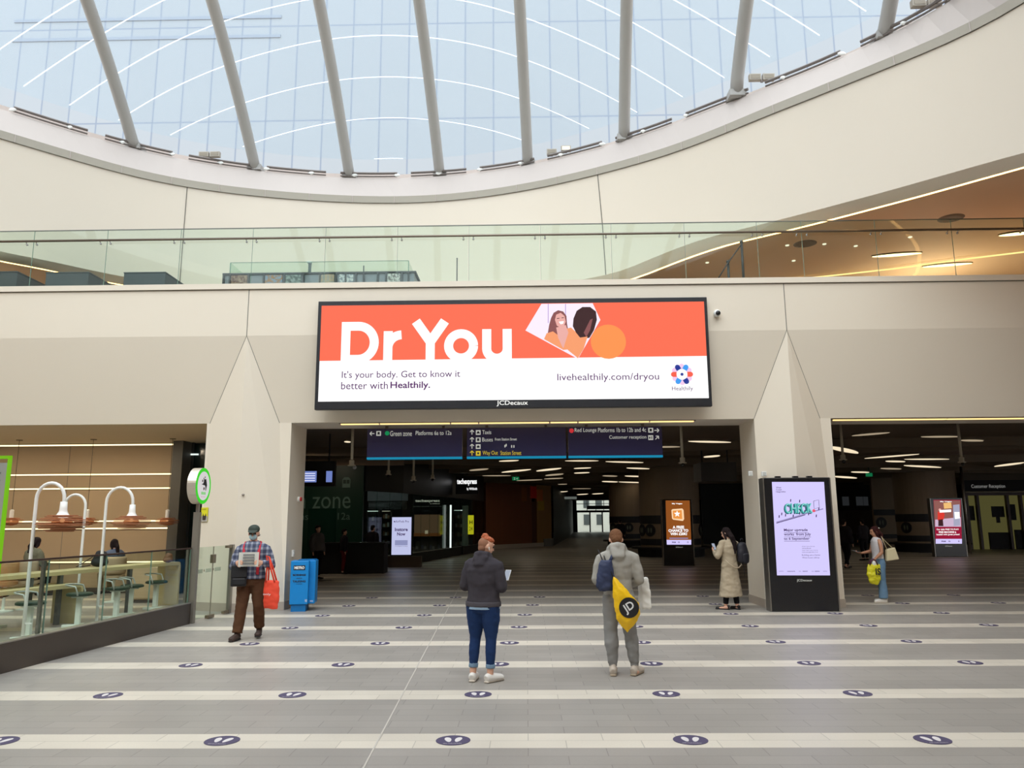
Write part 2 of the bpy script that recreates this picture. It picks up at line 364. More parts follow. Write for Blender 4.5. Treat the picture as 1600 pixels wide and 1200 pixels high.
# fascia return, soffit and upper ceiling outside the ring wall
def outw(v, d, dz): n = Vector((v.x - CX, v.y - CY, 0)).normalized(); return Vector((v.x + n.x * d, v.y + n.y * d, v.z + dz))
r1 = [outw(v, .05, -.01) for v in low]; r2 = [outw(v, .78, .0) for v in low]
strip([low, r1, r2], 'trim_15', mat('fascia_plaster', rgb(246, 238, 226), .7))
UPC = 9.0
r3 = [outw(v, .78, .0) for v in low]; r4 = [outw(v, .87, .0) for v in low]
strip([r3, r4], 'trim_16', mat('upper_strip_light', (1.0, .56, .20), emit=7), smooth=False)
r5 = [Vector((outw(v, 1.3, 0).x, outw(v, 1.3, 0).y, min(UPC, v.z + .5))) for v in low]; r6 = [Vector((outw(v, 2.6, 0).x, outw(v, 2.6, 0).y, UPC)) for v in low]; r7 = [Vector((outw(v, 60, 0).x, outw(v, 60, 0).y, UPC)) for v in low]
r4b = [outw(v, .87, .001) for v in low]
strip([r4b, r5, r6, r7], 'ceiling_upper', mat('orange_tan_soffit', rgb(220, 186, 154), .7))

# roof skin: a shallow dome of film cushions over the ring
HD = 6.9
def dome(x, y):
    a = math.atan2(y - CY, x - CX); r = math.hypot(x - CX, y - CY) / fB(a)
    return ZR + .35 + HD * max(0, 1 - r * r)
ETFE = glass_mat('film_cushion', (.86, .93, .97), .03, .1, milk=.10, milkcol=(.92, .96, 1))
bm = nb(); NRG = 16; rows = []
for j in range(NRG + 1):
    t = j / NRG; row = []
    for k in range(NT):
        a = 2 * PI * k / NT; r = fB(a) * (1 - t) if j < NRG else 0.02
        x, y = CX + (r + .02) * math.cos(a), CY + (r + .02) * math.sin(a); row.append(bm.verts.new((x, y, dome(x, y) + .25)))
    rows.append(row)
for r0, r1 in zip(rows, rows[1:]):
    for k in range(NT): bm.faces.new((r0[k], r0[(k + 1) % NT], r1[(k + 1) % NT], r1[k]))
bm.faces.new(rows[-1]); struct(finish(bm, 'ceiling_film_roof', ETFE, smooth=True))
# seams of the cushions
SEAM = bpy.data.materials.new('white_seam'); SEAM.use_nodes = True; _n = SEAM.node_tree; _n.nodes.clear(); _o = _n.nodes.new('ShaderNodeOutputMaterial'); _t = _n.nodes.new('ShaderNodeBsdfTranslucent'); _t.inputs[0].default_value = (1, 1, 1, 1); _n.links.new(_t.outputs[0], _o.inputs[0])
for i in range(22):
    yy = 21.4 - .79 * i - (0 if i else .0)
    pts = []
    for k in range(161):
        x = CX - 14 + 28 * k / 160; a = math.atan2(yy - CY, x - CX)
        if math.hypot(x - CX, yy - CY) < fB(a) - .03: pts.append((x, yy, dome(x, yy) + .22))
    if len(pts) > 4:
        bm = nb(); va = [bm.verts.new((p[0], p[1] - .014, p[2])) for p in pts]; vb = [bm.verts.new((p[0], p[1] + .014, p[2] - .01)) for p in pts]
        for q in range(len(pts) - 1): bm.faces.new((va[q], va[q + 1], vb[q + 1], vb[q]))
        struct(finish(bm, 'trim_%d' % (400 + i), SEAM, smooth=True))
# roof tubes
feet = [(212, 232, 137), (400, 265, 332), (547, 277, 499), (688, 275, 655), (825, 258, 812), (975, 218, 979), (1150, 150, 1165), (1380, 60, 1390), (-60, 150, -190), (1500, -10, 1520)]
tl = []
for i, (fx, fy, tx) in enumerate(feet):
    F = onZ(fx, fy, ZR + .1); d = ray(tx, 0)
    t = min((k * .0001 for k in range(60, 280)), key=lambda t: abs(CAM.z + d.z * t - dome(d.x * t, d.y * t)) + (0 if d.y * t < F.y and math.hypot(d.x * t - CX, d.y * t - CY) < fB(math.atan2(d.y * t - CY, d.x * t - CX)) else 50))
    T = CAM + d * t; v = Vector((T.x - F.x, T.y - F.y, 0)).normalized()
    pts = [Vector((F.x, F.y, ZR + .05))]; s = .25
    while s < 28:
        p = F + v * s; a = math.atan2(p.y - CY, p.x - CX)
        if math.hypot(p.x - CX, p.y - CY) > fB(a) and s > 2: break
        pts.append(Vector((p.x, p.y, dome(p.x, p.y) - .12))); s += .5
    pts.append(pts[-1] + v * .4 + Vector((0, 0, -.3)))
    bm = nb(); tube(bm, pts, .155, 14, up=(1, 0, 0)); tl.append((fx, finish(bm, 'roof_tube', TUBEGREY, smooth=True), F))
tl.sort(key=lambda q: q[0])
for i, (fx, o, F) in enumerate(tl):
    nm = {0: 'grey arched roof tube just outside the left edge of the view', 9: 'grey arched roof tube beyond the upper right corner'}.get(i, 'grey arched roof tube, %s from the left of the eight above the rim' % ORD[i - 1])
    tag(o, nm, 'roof beam', 'arched tubes carrying the film roof')
    box('base_plate', -.2, .2, -.2, .2, 0, .16, TUBEGREY, o).location = (F.x, F.y, ZR + .02)
# dark service rail with clips along the top of the rim
RAIL = mat('service_rail_grey', rgb(120, 112, 108), .5, .3); n = 0
for k in range(2, 88):
    if k % 5 == 4: continue
    p, q = RB[k], RB[(k + 1) % NT]
    if not all(-100 < px(v)[0] < 1500 for v in (p, q)): continue
    inw = Vector((CX - p.x, CY - p.y, 0)).normalized() * .02
    bm = nb(); tube(bm, [p + inw + Vector((0, 0, .14)), q + inw + Vector((0, 0, .14))], .035, 6); tube(bm, [p + inw + Vector((0, 0, .04)), q + inw + Vector((0, 0, .04))], .022, 6)
    struct(finish(bm, 'trim_%d' % (100 + k), RAIL))
for k in range(2, 88):
    p = RB[k]
    if k % 3 or not -60 < px(p)[0] < 1500: continue
    bm = nb(); ball(bm, p + Vector((0, -.03, .07)), (.1, .03, .05), 8); struct(finish(bm, 'trim_%d' % (200 + k), WHITEPAINT, smooth=True))
# floodlights standing on the rim
def flood(x, y, lab, on=False, twin=False):
    p = onZ(x, y, ZR + .16) + Vector((0, -.12, .06)); o = empty('floodlight', p, math.atan2(-(CX - p.x), CY - p.y) * -1 * 0, lab, 'floodlight')
    box('bracket', -.03, .03, -.02, .02, -.06, .0, RAIL, o)
    for s in ((-.16, .16) if twin else (0,)):
        h = box('housing', s - .14, s + .14, -.06, .06, -.02, .14, mat('flood_housing', rgb(176, 168, 156), .5), o, bev=.01)
        box('lens', s - .11, s + .11, -.068, -.058, .01, .11, mat('flood_on', (1, .95, .8), emit=1.3) if on else mat('flood_off', rgb(150, 140, 124), .3), h)
flood(330, 251, 'small twin floodlight on the rim, left of the second roof tube', twin=True); flood(884, 242, 'small lit floodlight on the rim between two middle roof tubes', on=True); flood(862, 247, 'unlit floodlight on the rim beside the lit one')
flood(1188, 133, 'flat beige floodlight on the rim right of the seventh roof tube', twin=True); flood(1443, 20, 'twin floodlight on the rim near the upper right corner', twin=True); flood(1476, 6, 'uppermost floodlight on the rim, at the upper right', twin=True)

# tower outside, seen through the film
TZ0 = onY(500, 188, 50).z; TH = onY(500, 40, 50).z - TZ0
def tower_material():
    m = bpy.data.materials.new('glazed_tower_front'); m.use_nodes = True; nt = m.node_tree; b = nt.nodes['Principled BSDF']; N = nt.nodes.new; L = nt.links.new
    tc = N('ShaderNodeTexCoord'); sp = N('ShaderNodeSeparateXYZ'); L(tc.outputs['Object'], sp.inputs[0]); cb = N('ShaderNodeCombineXYZ'); L(sp.outputs[0], cb.inputs[0]); zo = N('ShaderNodeMath'); zo.operation = 'SUBTRACT'; zo.inputs[1].default_value = TZ0; L(sp.outputs[2], zo.inputs[0]); L(zo.outputs[0], cb.inputs[1])
    br = N('ShaderNodeTexBrick'); br.offset = 0; br.inputs['Scale'].default_value = 1; br.inputs['Brick Width'].default_value = 2.02; br.inputs['Row Height'].default_value = TH; br.inputs['Mortar Size'].default_value = .075; br.inputs['Mortar Smooth'].default_value = .6
    br.inputs['Color1'].default_value = (*rgb(134, 146, 156), 1); br.inputs['Color2'].default_value = (*rgb(137, 149, 159), 1); br.inputs['Mortar'].default_value = (*rgb(108, 124, 144), 1)
    L(cb.outputs[0], br.inputs['Vector']); L(br.outputs['Color'], b.inputs['Base Color']); b.inputs['Roughness'].default_value = .6; return m
tb = empty('tower_block', (0, 50, 0), 0, 'pale blue glazed tower block seen hazily through the film roof', 'building')
box('curtain_wall', -70, 70, 0, 12, 9, 75, tower_material(), tb); 
box('sill_beam', onY(24, 27, 50).x, onY(440, 27, 50).x, -.06, 0, onY(230, 30, 50).z - .12, onY(230, 30, 50).z + .12, mat('tower_beam', rgb(122, 137, 154), .6), tb); box('sill_beam', onY(24, 27, 50).x, onY(440, 27, 50).x, -.06, 0, onY(230, 60, 50).z - .12, onY(230, 60, 50).z + .12, mat('tower_beam'), tb)

# outer walls of the atrium behind and beside the camera
struct(box('wall_rear', -20, 20, -8.3, -8, 0, 9.0, WALL)); struct(box('wall_left', -20.3, -20, -8, Y1, 0, 9.0, WALL)); struct(box('wall_right', 20, 20.3, -8, Y1, 0, 9.0, WALL))

# ------------------------------------------------------------ balustrade of the balcony
bal = empty('glass_balustrade', (0, Y0 + .12, ZT + .12), 0, 'long frameless glass balustrade with metal handrail along the balcony edge', 'balustrade')
js = [-11.56 - 1.5 * 2, -11.56 - 1.5] + [onY(x, 400, Y0 + .12).x for x in (50, 165, 280, 393, 507, 620, 732, 844, 955, 1070, 1184, 1254, 1370, 1490, 1605)]; js += [js[-1] + 1.5, js[-1] + 3]
for a, b in zip(js, js[1:]):
    box('glass_panel', a + .006, b - .006, -.006, .006, -.1, 1.31, GLASS, bal)
    box('panel_edge', a + .006, a + .013, -.008, .008, -.05, 1.31, GLASSEDGE, bal)
box('top_trim', js[0], js[-1], -.009, .009, 1.31, 1.33, mat('glass_top_trim', rgb(110, 112, 104), .4), bal)
bm = nb(); tube(bm, [(js[0], -.09, 1.05), (js[-1], -.09, 1.05)], .026, 12); finish(bm, 'handrail', mat('handrail_bronze', rgb(128, 116, 104), .35, .7), bal, smooth=True)
for a in js[1:-1]:
    for s in (-.11, .11):
        bm = nb(); ball(bm, (a + s, -.04, .985), .024, 8); tube(bm, [(a + s, -.005, .985), (a + s, -.09, 1.03)], .01, 6); finish(bm, 'clamp', mat('chrome', rgb(190, 190, 190), .2, 1), bal, smooth=True)
# things on the balcony
def block(x0, x1, ytop, Y, lab, name, m, cat, D=.5, bev=.01):
    a, b = onY(x0, 436, Y).x, onY(x1, 436, Y).x; z = onY((x0 + x1) / 2, ytop, Y).z
    o = empty(name, ((a + b) / 2, Y, ZT), 0, lab, cat); w2 = (b - a) / 2
    box('body', -w2, w2, 0, D, 0, z - ZT - .03, m, o, bev=bev); box('lid', -w2 - .008, w2 + .008, -.008, D + .01, z - ZT - .03, z - ZT, m, o, bev=.004); return o
SLATE = mat('slate_blue_grey', rgb(74, 82, 88), .6)
block(-40, 26, 424, 17.6, 'slate grey box on the balcony at the left edge, cut by the picture', 'service_box', SLATE, 'box', 1.2)
block(71, 138, 425, 17.6, 'slate grey box on the balcony, middle of the three', 'service_box', SLATE, 'box', 1.2)
block(193, 258, 425, 17.6, 'slate grey box on the balcony, nearest the dark kiosk', 'service_box', SLATE, 'box', 1.2)
# dark framed escalator enclosure with pictures and a glass guard
YK = 17.4; ka, kb = onY(347, 436, YK).x, onY(640, 436, YK).x; kz = onY(500, 425, YK).z - ZT
k = empty('escalator_surround', ((ka + kb) / 2, YK, ZT), 0, 'dark framed escalator surround with pictures and a glass guard on the balcony', 'escalator surround'); hw = (kb - ka) / 2
box('top_rail', -hw, hw + .15, 0, 1.6, kz - .04, kz, mat('kiosk_frame', rgb(66, 70, 74), .5), k); box('infill', -hw, hw + .1, .03, 1.58, 0, kz - .04, mat('kiosk_infill', rgb(128, 136, 144), .4), k)
kx = lambda x: onY(x, 436, YK).x - (ka + kb) / 2
for x in (349, 359, 388, 412, 444, 474, 500, 525, 540, 556, 568, 590, 603, 628, 638): box('post', kx(x) - .02, kx(x) + .02, -.012, .03, 0, kz - .03, mat('kiosk_frame'), k)
pc = [((361, 387), (88, 58, 52), (150, 130, 110)), ((414, 441), (150, 110, 70), (120, 140, 160)), ((446, 470), (130, 145, 140), (60, 75, 70)), ((498, 522), (170, 150, 120), (140, 140, 135)), ((530, 552), (110, 120, 130), (190, 196, 196)), ((605, 625), (205, 208, 204), (120, 120, 120))]
for i, ((x0, x1), c1, c2) in enumerate(pc):
    pm = bpy.data.materials.new('window_picture'); pm.use_nodes = True; nt = pm.node_tree; nz = nt.nodes.new('ShaderNodeTexNoise'); nz.inputs['Scale'].default_value = 14; cr = nt.nodes.new('ShaderNodeValToRGB')
    cr.color_ramp.elements[0].color = (*rgb(*c1), 1); cr.color_ramp.elements[1].color = (*rgb(*c2), 1); cr.color_ramp.elements[0].position = .42; cr.color_ramp.elements[1].position = .58
    tcn = nt.nodes.new('ShaderNodeTexCoord'); nt.links.new(tcn.outputs['Object'], nz.inputs['Vector']); nt.links.new(nz.outputs[0], cr.inputs[0]); nt.links.new(cr.outputs[0], nt.nodes['Principled BSDF'].inputs['Base Color'])
    box('picture', kx(x0), kx(x1), .0, .028, .0, kz - .06, pm, k)
gz = onY(500, 407, YK).z - ZT
box('glass_guard', kx(356), kx(637), .1, .112, kz, gz, GLASS, k); box('glass_guard', kx(356), kx(356) + .012, .1, 1.5, kz, gz, GLASS, k); box('glass_guard', kx(637) - .012, kx(637), .1, 1.5, kz, gz, GLASS, k)
for x in (356, 637): box('guard_edge', kx(x) - .008, kx(x) + .008, .095, .117, kz, gz, GLASSEDGE, k)
box('guard_edge', kx(356), kx(637), .098, .114, gz, gz + .01, GLASSEDGE, k)
box('post_box', kx(475), kx(479), .3, .36, kz, gz + .05, mat('kiosk_frame'), k); box('post_cap', kx(473), kx(480), .28, .38, gz + .05, gz + .09, WHITEPAINT, k)
box('marker_post', kx(568) - .012, kx(568) + .012, -.02, .0, kz - .02, kz + .14, mat('kiosk_frame'), k)
def post(x, ytop, Y, lab, r=.022):
    p = onY(x, 436, Y); z = onY(x, ytop, Y).z; o = empty('barrier_post', (p.x, Y, ZT), 0, lab, 'post')
    bm = nb(); tube(bm, [(0, 0, 0), (0, 0, z - ZT)], r, 10); finish(bm, 'pole', mat('post_charcoal', rgb(58, 56, 58), .5), o, smooth=True)
    bm = nb(); lathe(bm, [(.14, 0), (.14, .02), (.03, .03)]); finish(bm, 'base', mat('post_charcoal'), o); bm = nb(); ball(bm, (0, 0, z - ZT), r * 1.4, 10); finish(bm, 'cap', mat('post_charcoal'), o, smooth=True); return p, z
p1, z1 = post(1162, 378, 17.0, 'tall charcoal barrier post on the balcony before the orange ceiling', .03); p2, z2 = post(1139, 409, 17.0, 'short charcoal barrier post on the balcony beside the tall one', .03)
q3 = onY(1102, 437, 17.0)
bm = nb(); tube(bm, [(p1.x - .035, 16.96, z1 - .1), (p2.x, 16.95, z2 - .02), (q3.x, 16.96, ZT + .02)], .014, 8)
tag(finish(bm, 'barrier_strap', mat('post_charcoal'), smooth=True), 'dark strap sloping down from the tall balcony barrier post', 'strap')
post(714, 404, 18.4, 'thin lone pale post on the balcony behind the middle of the glass', .014)
# lights and vents on the upper right ceiling
def lens_light(x, y, L_, lab, grp, z, m, wd=.12, name='ceiling_light', tilt=0, cat='ceiling light'):
    c = onZ(x, y, z); e = onZ(x + L_ / 2, y + tilt, z); d = (e - c); L2 = d.length; ang = math.atan2(d.y, d.x)
    n = 14; up = [(L2 * math.cos(PI * k / n), wd * math.sin(PI * k / n) ** 1.4) for k in range(n + 1)]; dn = [(a, -b) for a, b in up[-2:0:-1]]
    o = empty(name, c, ang, lab, cat, grp)
    bm = nb(); slab(bm, [(a * 1.03, b * 1.25) for a, b in up + dn], -.02, .03); finish(bm, 'housing', mat('light_housing', rgb(110, 96, 80), .6), o)
    bm = nb(); slab(bm, up + dn, -.034, -.02); finish(bm, 'diffuser', m, o); return o
UPL = mat('upper_lens', (1, .74, .36), emit=4)
for x, y, L_, lab in ((1401, 397, 78, 'long warm ceiling light above the balcony, upper one of the pair at the right'), (1480, 413, 78, 'long warm ceiling light above the balcony, lower one of the pair at the right'), (1590, 364, 60, 'warm ceiling light above the balcony at the right edge of the picture')): lens_light(x, y, L_, lab, 'long ceiling lights above the balcony', UPC - .01, UPL, .10, tilt=-3)
ln = [onZ(x, y, UPC - .02) for x, y in ((1230, 435), (1310, 427), (1400, 417), (1500, 403), (1600, 391), (1700, 380))]
bm = nb(); tube(bm, [q - Vector((0, 0, .05)) for q in ln], .022, 6); tag(finish(bm, 'strip_light', mat('upper_strip_soft', (1, .66, .26), emit=1.8)), 'thin warm strip light running along the upper ceiling above the balcony', 'strip light')
for i, (x, y) in enumerate(((1288, 381), (1337, 384), (1105, 410), (1230, 383), (1422, 370), (1240, 407))): bm = nb(); lathe(bm, [(.05, -.02), (.05, 0)], 12, onZ(x, y, UPC)); tag(finish(bm, 'downlight', mat('downlight_on', (1, .9, .7), emit=1.2)), 'tiny round downlight in the upper right ceiling, %s from the left' % ORD[[2, 4, 0, 1, 5, 3][i]], 'downlight', 'downlights above the balcony')
for x, y, lab in ((1258, 381, 'round dark ceiling speaker above the balcony, left one'), (1486, 341, 'round dark ceiling speaker above the balcony, right one')):
    bm = nb(); lathe(bm, [(.22, -.02), (.3, 0)], 24, onZ(x, y, UPC)); tag(finish(bm, 'ceiling_speaker', mat('speaker_brown', rgb(110, 90, 70), .7)), lab, 'speaker')
# ------------------------------------------------------------ footprint floor stickers
STK = mat('sticker_purple', rgb(74, 66, 96), .6); STW = mat('sticker_white', rgb(220, 214, 212), .6)
def sole(bm, cx, cy, s, mir):
    pts = []
    for k in range(20):
        a = 2 * PI * k / 20; x = .030 * math.cos(a) * (1 + .25 * math.sin(a)); y = .075 * math.sin(a); pts.append((cx + mir * (x + .012 * math.sin(a)) * s, cy + y * s))
    slab(bm, pts if mir > 0 else pts[::-1], .0042, .0050)
def sticker(x, y, lab, grp):
    o = empty('floor_sticker', (x, y, 0), random.uniform(-.1, .1), lab, 'floor sticker', grp)
    bm = nb(); slab(bm, [(.143 * math.cos(2 * PI * k / 28), .143 * math.sin(2 * PI * k / 28)) for k in range(28)], .0012, .004); finish(bm, 'disc', STK, o)
    bm = nb(); sole(bm, -.042, .012, .9, -1); sole(bm, .042, .012, .9, 1); finish(bm, 'footprints', STW, o)
    if y < 13: text('KEEP YOUR DISTANCE', -.075, -.105, 0, STW, o, w=.15, h=.016, name='lettering').rotation_euler = (R(-90), 0, 0)
    for c in o.children:
        if c.name.startswith('lettering'):
            for v in c.data.vertices: v.co = (v.co.x, v.co.z, .0048)
            c.rotation_euler = (0, 0, 0)
rows = [(0, [0, 347, 708, 1079, 1457]), (1, [169, 457, 747, 1041, 1340]), (2, [298, 536, 778, 1018, 1264, 1516]), (3, [390, 594, 796, 1002, 1212, 1424]), (4, [453, 631, 811, 992, 1172, 1357, 1545]), (5, [504, 663, 820, 982, 1142, 1305, 1471]), (6, [545, 687, 832, 1118, 1410, 1560]), (7, [581, 712, 843, 1098, 1228, 1356, 1490])]
RN = ['nearest', 'second nearest', 'third nearest', 'fourth nearest', 'fifth', 'sixth', 'seventh', 'eighth']
for r_, xs in rows:
    yy = 6.768 + 1.698 * r_
    for i, x in enumerate(xs):
        # walk along the stripe until the pixel column is met
        X = 0.0
        for _ in range(12): u, _v = px((X, yy, 0)); X += (x - u) / 1200 * yy
        sticker(X, yy, 'purple footprint floor sticker, %s from the left on the %s pale stripe' % (ORD[i], RN[r_]), 'footprint stickers on the pale floor stripes')

# ------------------------------------------------------------ the large advertising screen
YS = 15.75
sx0, sx1, sz0, sz1 = -4.385, 3.865, 4.075, 6.41
scr = empty('advertising_screen', (0, YS, sz0), 0, 'huge landscape digital advertising screen reading Dr You on the front wall', 'screen')
box('casing', sx0, sx1, 0, .14, 0, sz1 - sz0, SCREENBLACK, scr, bev=.01)
ORA = mat('screen_orange', rgb(255, 112, 82), emit=1.0); SWHITE = mat('screen_white', (1, 1, 1), emit=1.12); PURP = mat('screen_purple', rgb(86, 30, 100), emit=1.0)
LORA = mat('screen_light_orange', rgb(255, 150, 80), emit=1.0); DK = mat('screen_dark_brown', rgb(62, 34, 36), emit=1)
def sp(x, y, Y=YS): p = onY(x, y, Y); return p.x, p.z - sz0
def poly(pts, m, name, y0, root, conv=sp, parent=None, th=.002):
    bm = nb(); prism(bm, [conv(*q) for q in pts], y0 - th, y0); return finish(bm, name, m, parent or root)
zt, zm, zb = 6.31 - sz0, 5.13 - sz0, 4.245 - sz0; xl, xr = -4.31, 3.80
dp = finish(bx(nb(), xl, xr, -.004, 0, zb, zt), 'display', SWHITE, scr)
finish(prism(nb(), [(xl, zm - .02), (xr, zm + .005), (xr, zt), (xl, zt)], -.006, -.004), 'orange_field', ORA, dp)
a = sp(533, 563); b = sp(802, 563)
# Dr You in heavy round letters made of strokes
def strokes(bm, cx0, z0, sx, sz, y0, y1, wd):
    pass
def stroke_poly(bm, path, wd, y0, y1):
    """a flat ribbon of constant width"""
    P = [Vector((x, 0, z)) for x, z in path]; n = len(P); L_, Q = [], []
    for i, p in enumerate(P):
        d = (P[min(i + 1, n - 1)] - P[max(i - 1, 0)]).normalized(); nn = Vector((-d.z, 0, d.x)) * wd / 2; L_.append(p + nn); Q.append(p - nn)
    for i in range(n - 1):
        v = [bm.verts.new((q.x, y, q.z)) for y in (y0, y1) for q in (L_[i], L_[i + 1], Q[i + 1], Q[i])]
        for f in ((0, 1, 2, 3), (7, 6, 5, 4), (0, 4, 5, 1), (1, 5, 6, 2), (2, 6, 7, 3), (3, 7, 4, 0)): bm.faces.new([v[k] for k in f])
def arc(cx, cz, r, a0, a1, rz=None, n=22): rz = rz or r; return [(cx + r * math.cos(R(a0 + (a1 - a0) * k / n)), cz + rz * math.sin(R(a0 + (a1 - a0) * k / n))) for k in range(n + 1)]
u = lambda x, y: sp(x, y)
tw = abs(sp(545, 530)[0] - sp(531, 530)[0])
bm = nb(); y0, y1 = -.009, -.006
X = lambda x: sp(x, 530)[0]; Z = lambda y: sp(660, y)[1]
zbase, ztop = Z(567.5), Z(502); hgt = ztop - zbase; r_ = tw / 2
stroke_poly(bm, [(X(540.5), zbase), (X(540.5), ztop)], tw, y0, y1)
stroke_poly(bm, [(X(540), ztop - r_), (X(560), ztop - r_)] + arc(X(560), (ztop + zbase) / 2, X(585) - X(560), 90, -90, hgt / 2 - r_) + [(X(540), zbase + r_)], tw, y0, y1)
xh = Z(519)
stroke_poly(bm, [(X(606.5), zbase), (X(606.5), Z(517))], tw, y0, y1)
stroke_poly(bm, arc(X(628), Z(543), X(628) - X(606.5), 172, 92, (Z(523) - Z(543)), 14) , tw, y0, y1)
stroke_poly(bm, [(X(649.5), ztop), (X(672.5), Z(534))], tw * 1.06, y0, y1); stroke_poly(bm, [(X(695), ztop), (X(672.5), Z(534))], tw * 1.06, y0, y1); stroke_poly(bm, [(X(672.5), Z(530)), (X(672.5), zbase)], tw, y0, y1)
ro = X(747) - X(720.5) - r_; stroke_poly(bm, arc(X(720.5), Z(541), ro, 0, 360, None, 36), tw, y0, y1)
stroke_poly(bm, [(X(760.5), Z(515.5)), (X(760.5), Z(546))] + arc(X(776.5), Z(546), X(776.5) - X(760.5), 180, 360, Z(546) - Z(561), 18) + [(X(792.5), Z(515.5))], tw, y0, y1); stroke_poly(bm, [(X(792.5), Z(515.5)), (X(792.5), zbase)], tw, y0, y1)
finish(bm, 'headline_lettering', SWHITE, dp)
def stext(s, x, y, w_px, m, h_px=None, bold=0, parent=None, root=None, Y=YS, z0=None, yy=-.007, anchor='l', name='lettering', shear=0):
    p = onY(x, y, Y); q = onY(x + w_px, y, Y); h = None
    if h_px: h = onY(x, y - h_px, Y).z - p.z
    r0 = root.location
    return text(s, p.x - r0.x, p.z - r0.z, yy, m, parent or root, w=q.x - p.x, h=h, bold=bold, anchor=anchor, name=name, shear=shear)
stext("It's your body. Get to know it", 534, 594, 185, PURP, 14, root=scr, parent=dp); stext('better with', 533, 608.5, 73, PURP, 11.5, root=scr, parent=dp); stext('Healthily.', 610, 610, 62, PURP, 13.5, .018, root=scr, parent=dp)
stext('livehealthily.com/dryou', 871, 598, 159, PURP, 14, .0, root=scr, parent=dp); stext('Healthily', 1050, 612, 33, PURP, 8, .0, root=scr, parent=dp)
stext('JCDecaux', 776, 635, 49, mat('sign_white_lit', (1, 1, .95), emit=1.0), 9, .012, root=scr, yy=-.004, name='maker_lettering')
# the round flower logo
lc = sp(1065.5, 585); lr = abs(sp(1083, 585)[0] - lc[0])
cols = [mat('screen_blue', rgb(70, 160, 245), emit=1), mat('screen_coral', rgb(250, 100, 80), emit=1), mat('screen_navy', rgb(45, 60, 150), emit=1)]
bm = nb()
for k in range(6): a_ = R(30 + 60 * k + 0); prism(bm, disc(lc[0] + lr * .72 * math.cos(a_), lc[1] + lr * .72 * math.sin(a_), lr * .26, n=14), -.007, -.006)
finish(bm, 'logo', mat('screen_pink', rgb(245, 205, 240), emit=1), dp)
for k, c in enumerate((1, 0, 2, 1, 0, 2)):
    a_ = R(60 * k); bm = nb(); d_ = Vector((math.cos(a_), 0, math.sin(a_)))
    stroke_poly(bm, [(lc[0] + d_.x * lr * .48, lc[1] + d_.z * lr * .48), (lc[0] + d_.x * lr * .76, lc[1] + d_.z * lr * .76)], lr * .46, -.009, -.007); prism(bm, disc(lc[0] + d_.x * lr * .76, lc[1] + d_.z * lr * .76, lr * .23, n=16), -.009, -.007); finish(bm, 'logo_petal', cols[c], dp)
finish(prism(nb(), disc(*lc, lr * .14, n=16), -.009, -.007), 'logo_centre', cols[2], dp)
# the inset photograph and the orange spot
finish(prism(nb(), disc(*sp(950.5, 534), abs(sp(978, 534)[0] - sp(950.5, 534)[0])), -.008, -.006), 'orange_spot', LORA, dp)
ins = poly([(821, 516.5), (846, 475), (926, 474), (938, 500), (903, 561)], mat('screen_pinkwhite', rgb(252, 240, 255), emit=1), 'inset_picture', -.009, scr, parent=dp)
SK = mat('screen_skin', rgb(238, 176, 168), emit=1); HR = mat('screen_hair', rgb(140, 84, 84), emit=1); SH = mat('screen_shirt', rgb(250, 160, 110), emit=1); SK2 = mat('screen_skin_shade', rgb(196, 110, 110), emit=1)
for x in (856, 883): poly([(x, 475), (x + 1.2, 475), (x + 1.2, 505), (x, 505)], mat('screen_lilac', rgb(190, 160, 220), emit=1), 'picture_line', -.0112, scr, parent=ins)
poly([(861, 497), (865, 489), (872, 485), (880, 487), (885, 494), (886, 506), (888, 518), (880, 522), (872, 524), (862, 524), (856, 520), (858, 508)], HR, 'picture_hair', -.0115, scr, parent=ins)
poly([(850, 530), (854, 521), (864, 518), (872, 524), (884, 514), (892, 512), (901, 520), (908, 531), (900, 545), (880, 547)], SH, 'picture_shirt', -.0125, scr, parent=ins)
poly([(869, 512), (884, 508), (888, 520), (880, 545), (872, 528)], SK, 'picture_neck', -.013, scr, parent=ins)
poly([(867, 500), (869, 492), (876, 489), (882, 494), (884, 503), (881, 510), (875, 512), (870, 509)], SK, 'picture_face', -.014, scr, parent=ins)
poly([(873, 503), (881, 502), (880, 506), (876, 507)], SWHITE, 'picture_smile', -.0148, scr, parent=ins); poly([(870, 497.5), (874, 497), (874, 498), (870, 498.6)], DK, 'picture_eye', -.0148, scr, parent=ins); poly([(877.5, 496.6), (881, 496), (881, 497), (877.5, 497.6)], DK, 'picture_eye', -.0148, scr, parent=ins)
poly([(896, 498), (901, 486), (910, 480), (922, 480), (931, 487), (932.5, 500), (928, 516), (921, 528), (908, 530), (900, 520), (895, 510)], DK, 'picture_hair', -.0135, scr, parent=ins)
poly([(887, 547), (893, 534), (905, 528), (918, 526), (912, 545), (903, 560)], SH, 'picture_sleeve', -.0145, scr, parent=ins)
poly([(912, 520), (922, 500), (926, 498), (922, 516), (916, 527)], HR, 'picture_hair', -.0145, scr, parent=ins)
# wall camera beside the screen
p = onY(1119, 491, Y0); o = empty('dome_camera', (p.x, Y0 - .08, p.z), 0, 'small white dome camera on the wall right of the big screen', 'camera')
bm = nb(); ball(bm, (0, .0, 0), .078, 16); finish(bm, 'housing', WHITEPAINT, o, smooth=True); bm = nb(); ball(bm, (.006, -.035, -.006), .058, 16); finish(bm, 'lens_dome', BLACK, o, smooth=True); bm = nb(); bx(bm, -.05, .05, .04, .08, -.05, .05); finish(bm, 'wall_mount', WHITEPAINT, o)

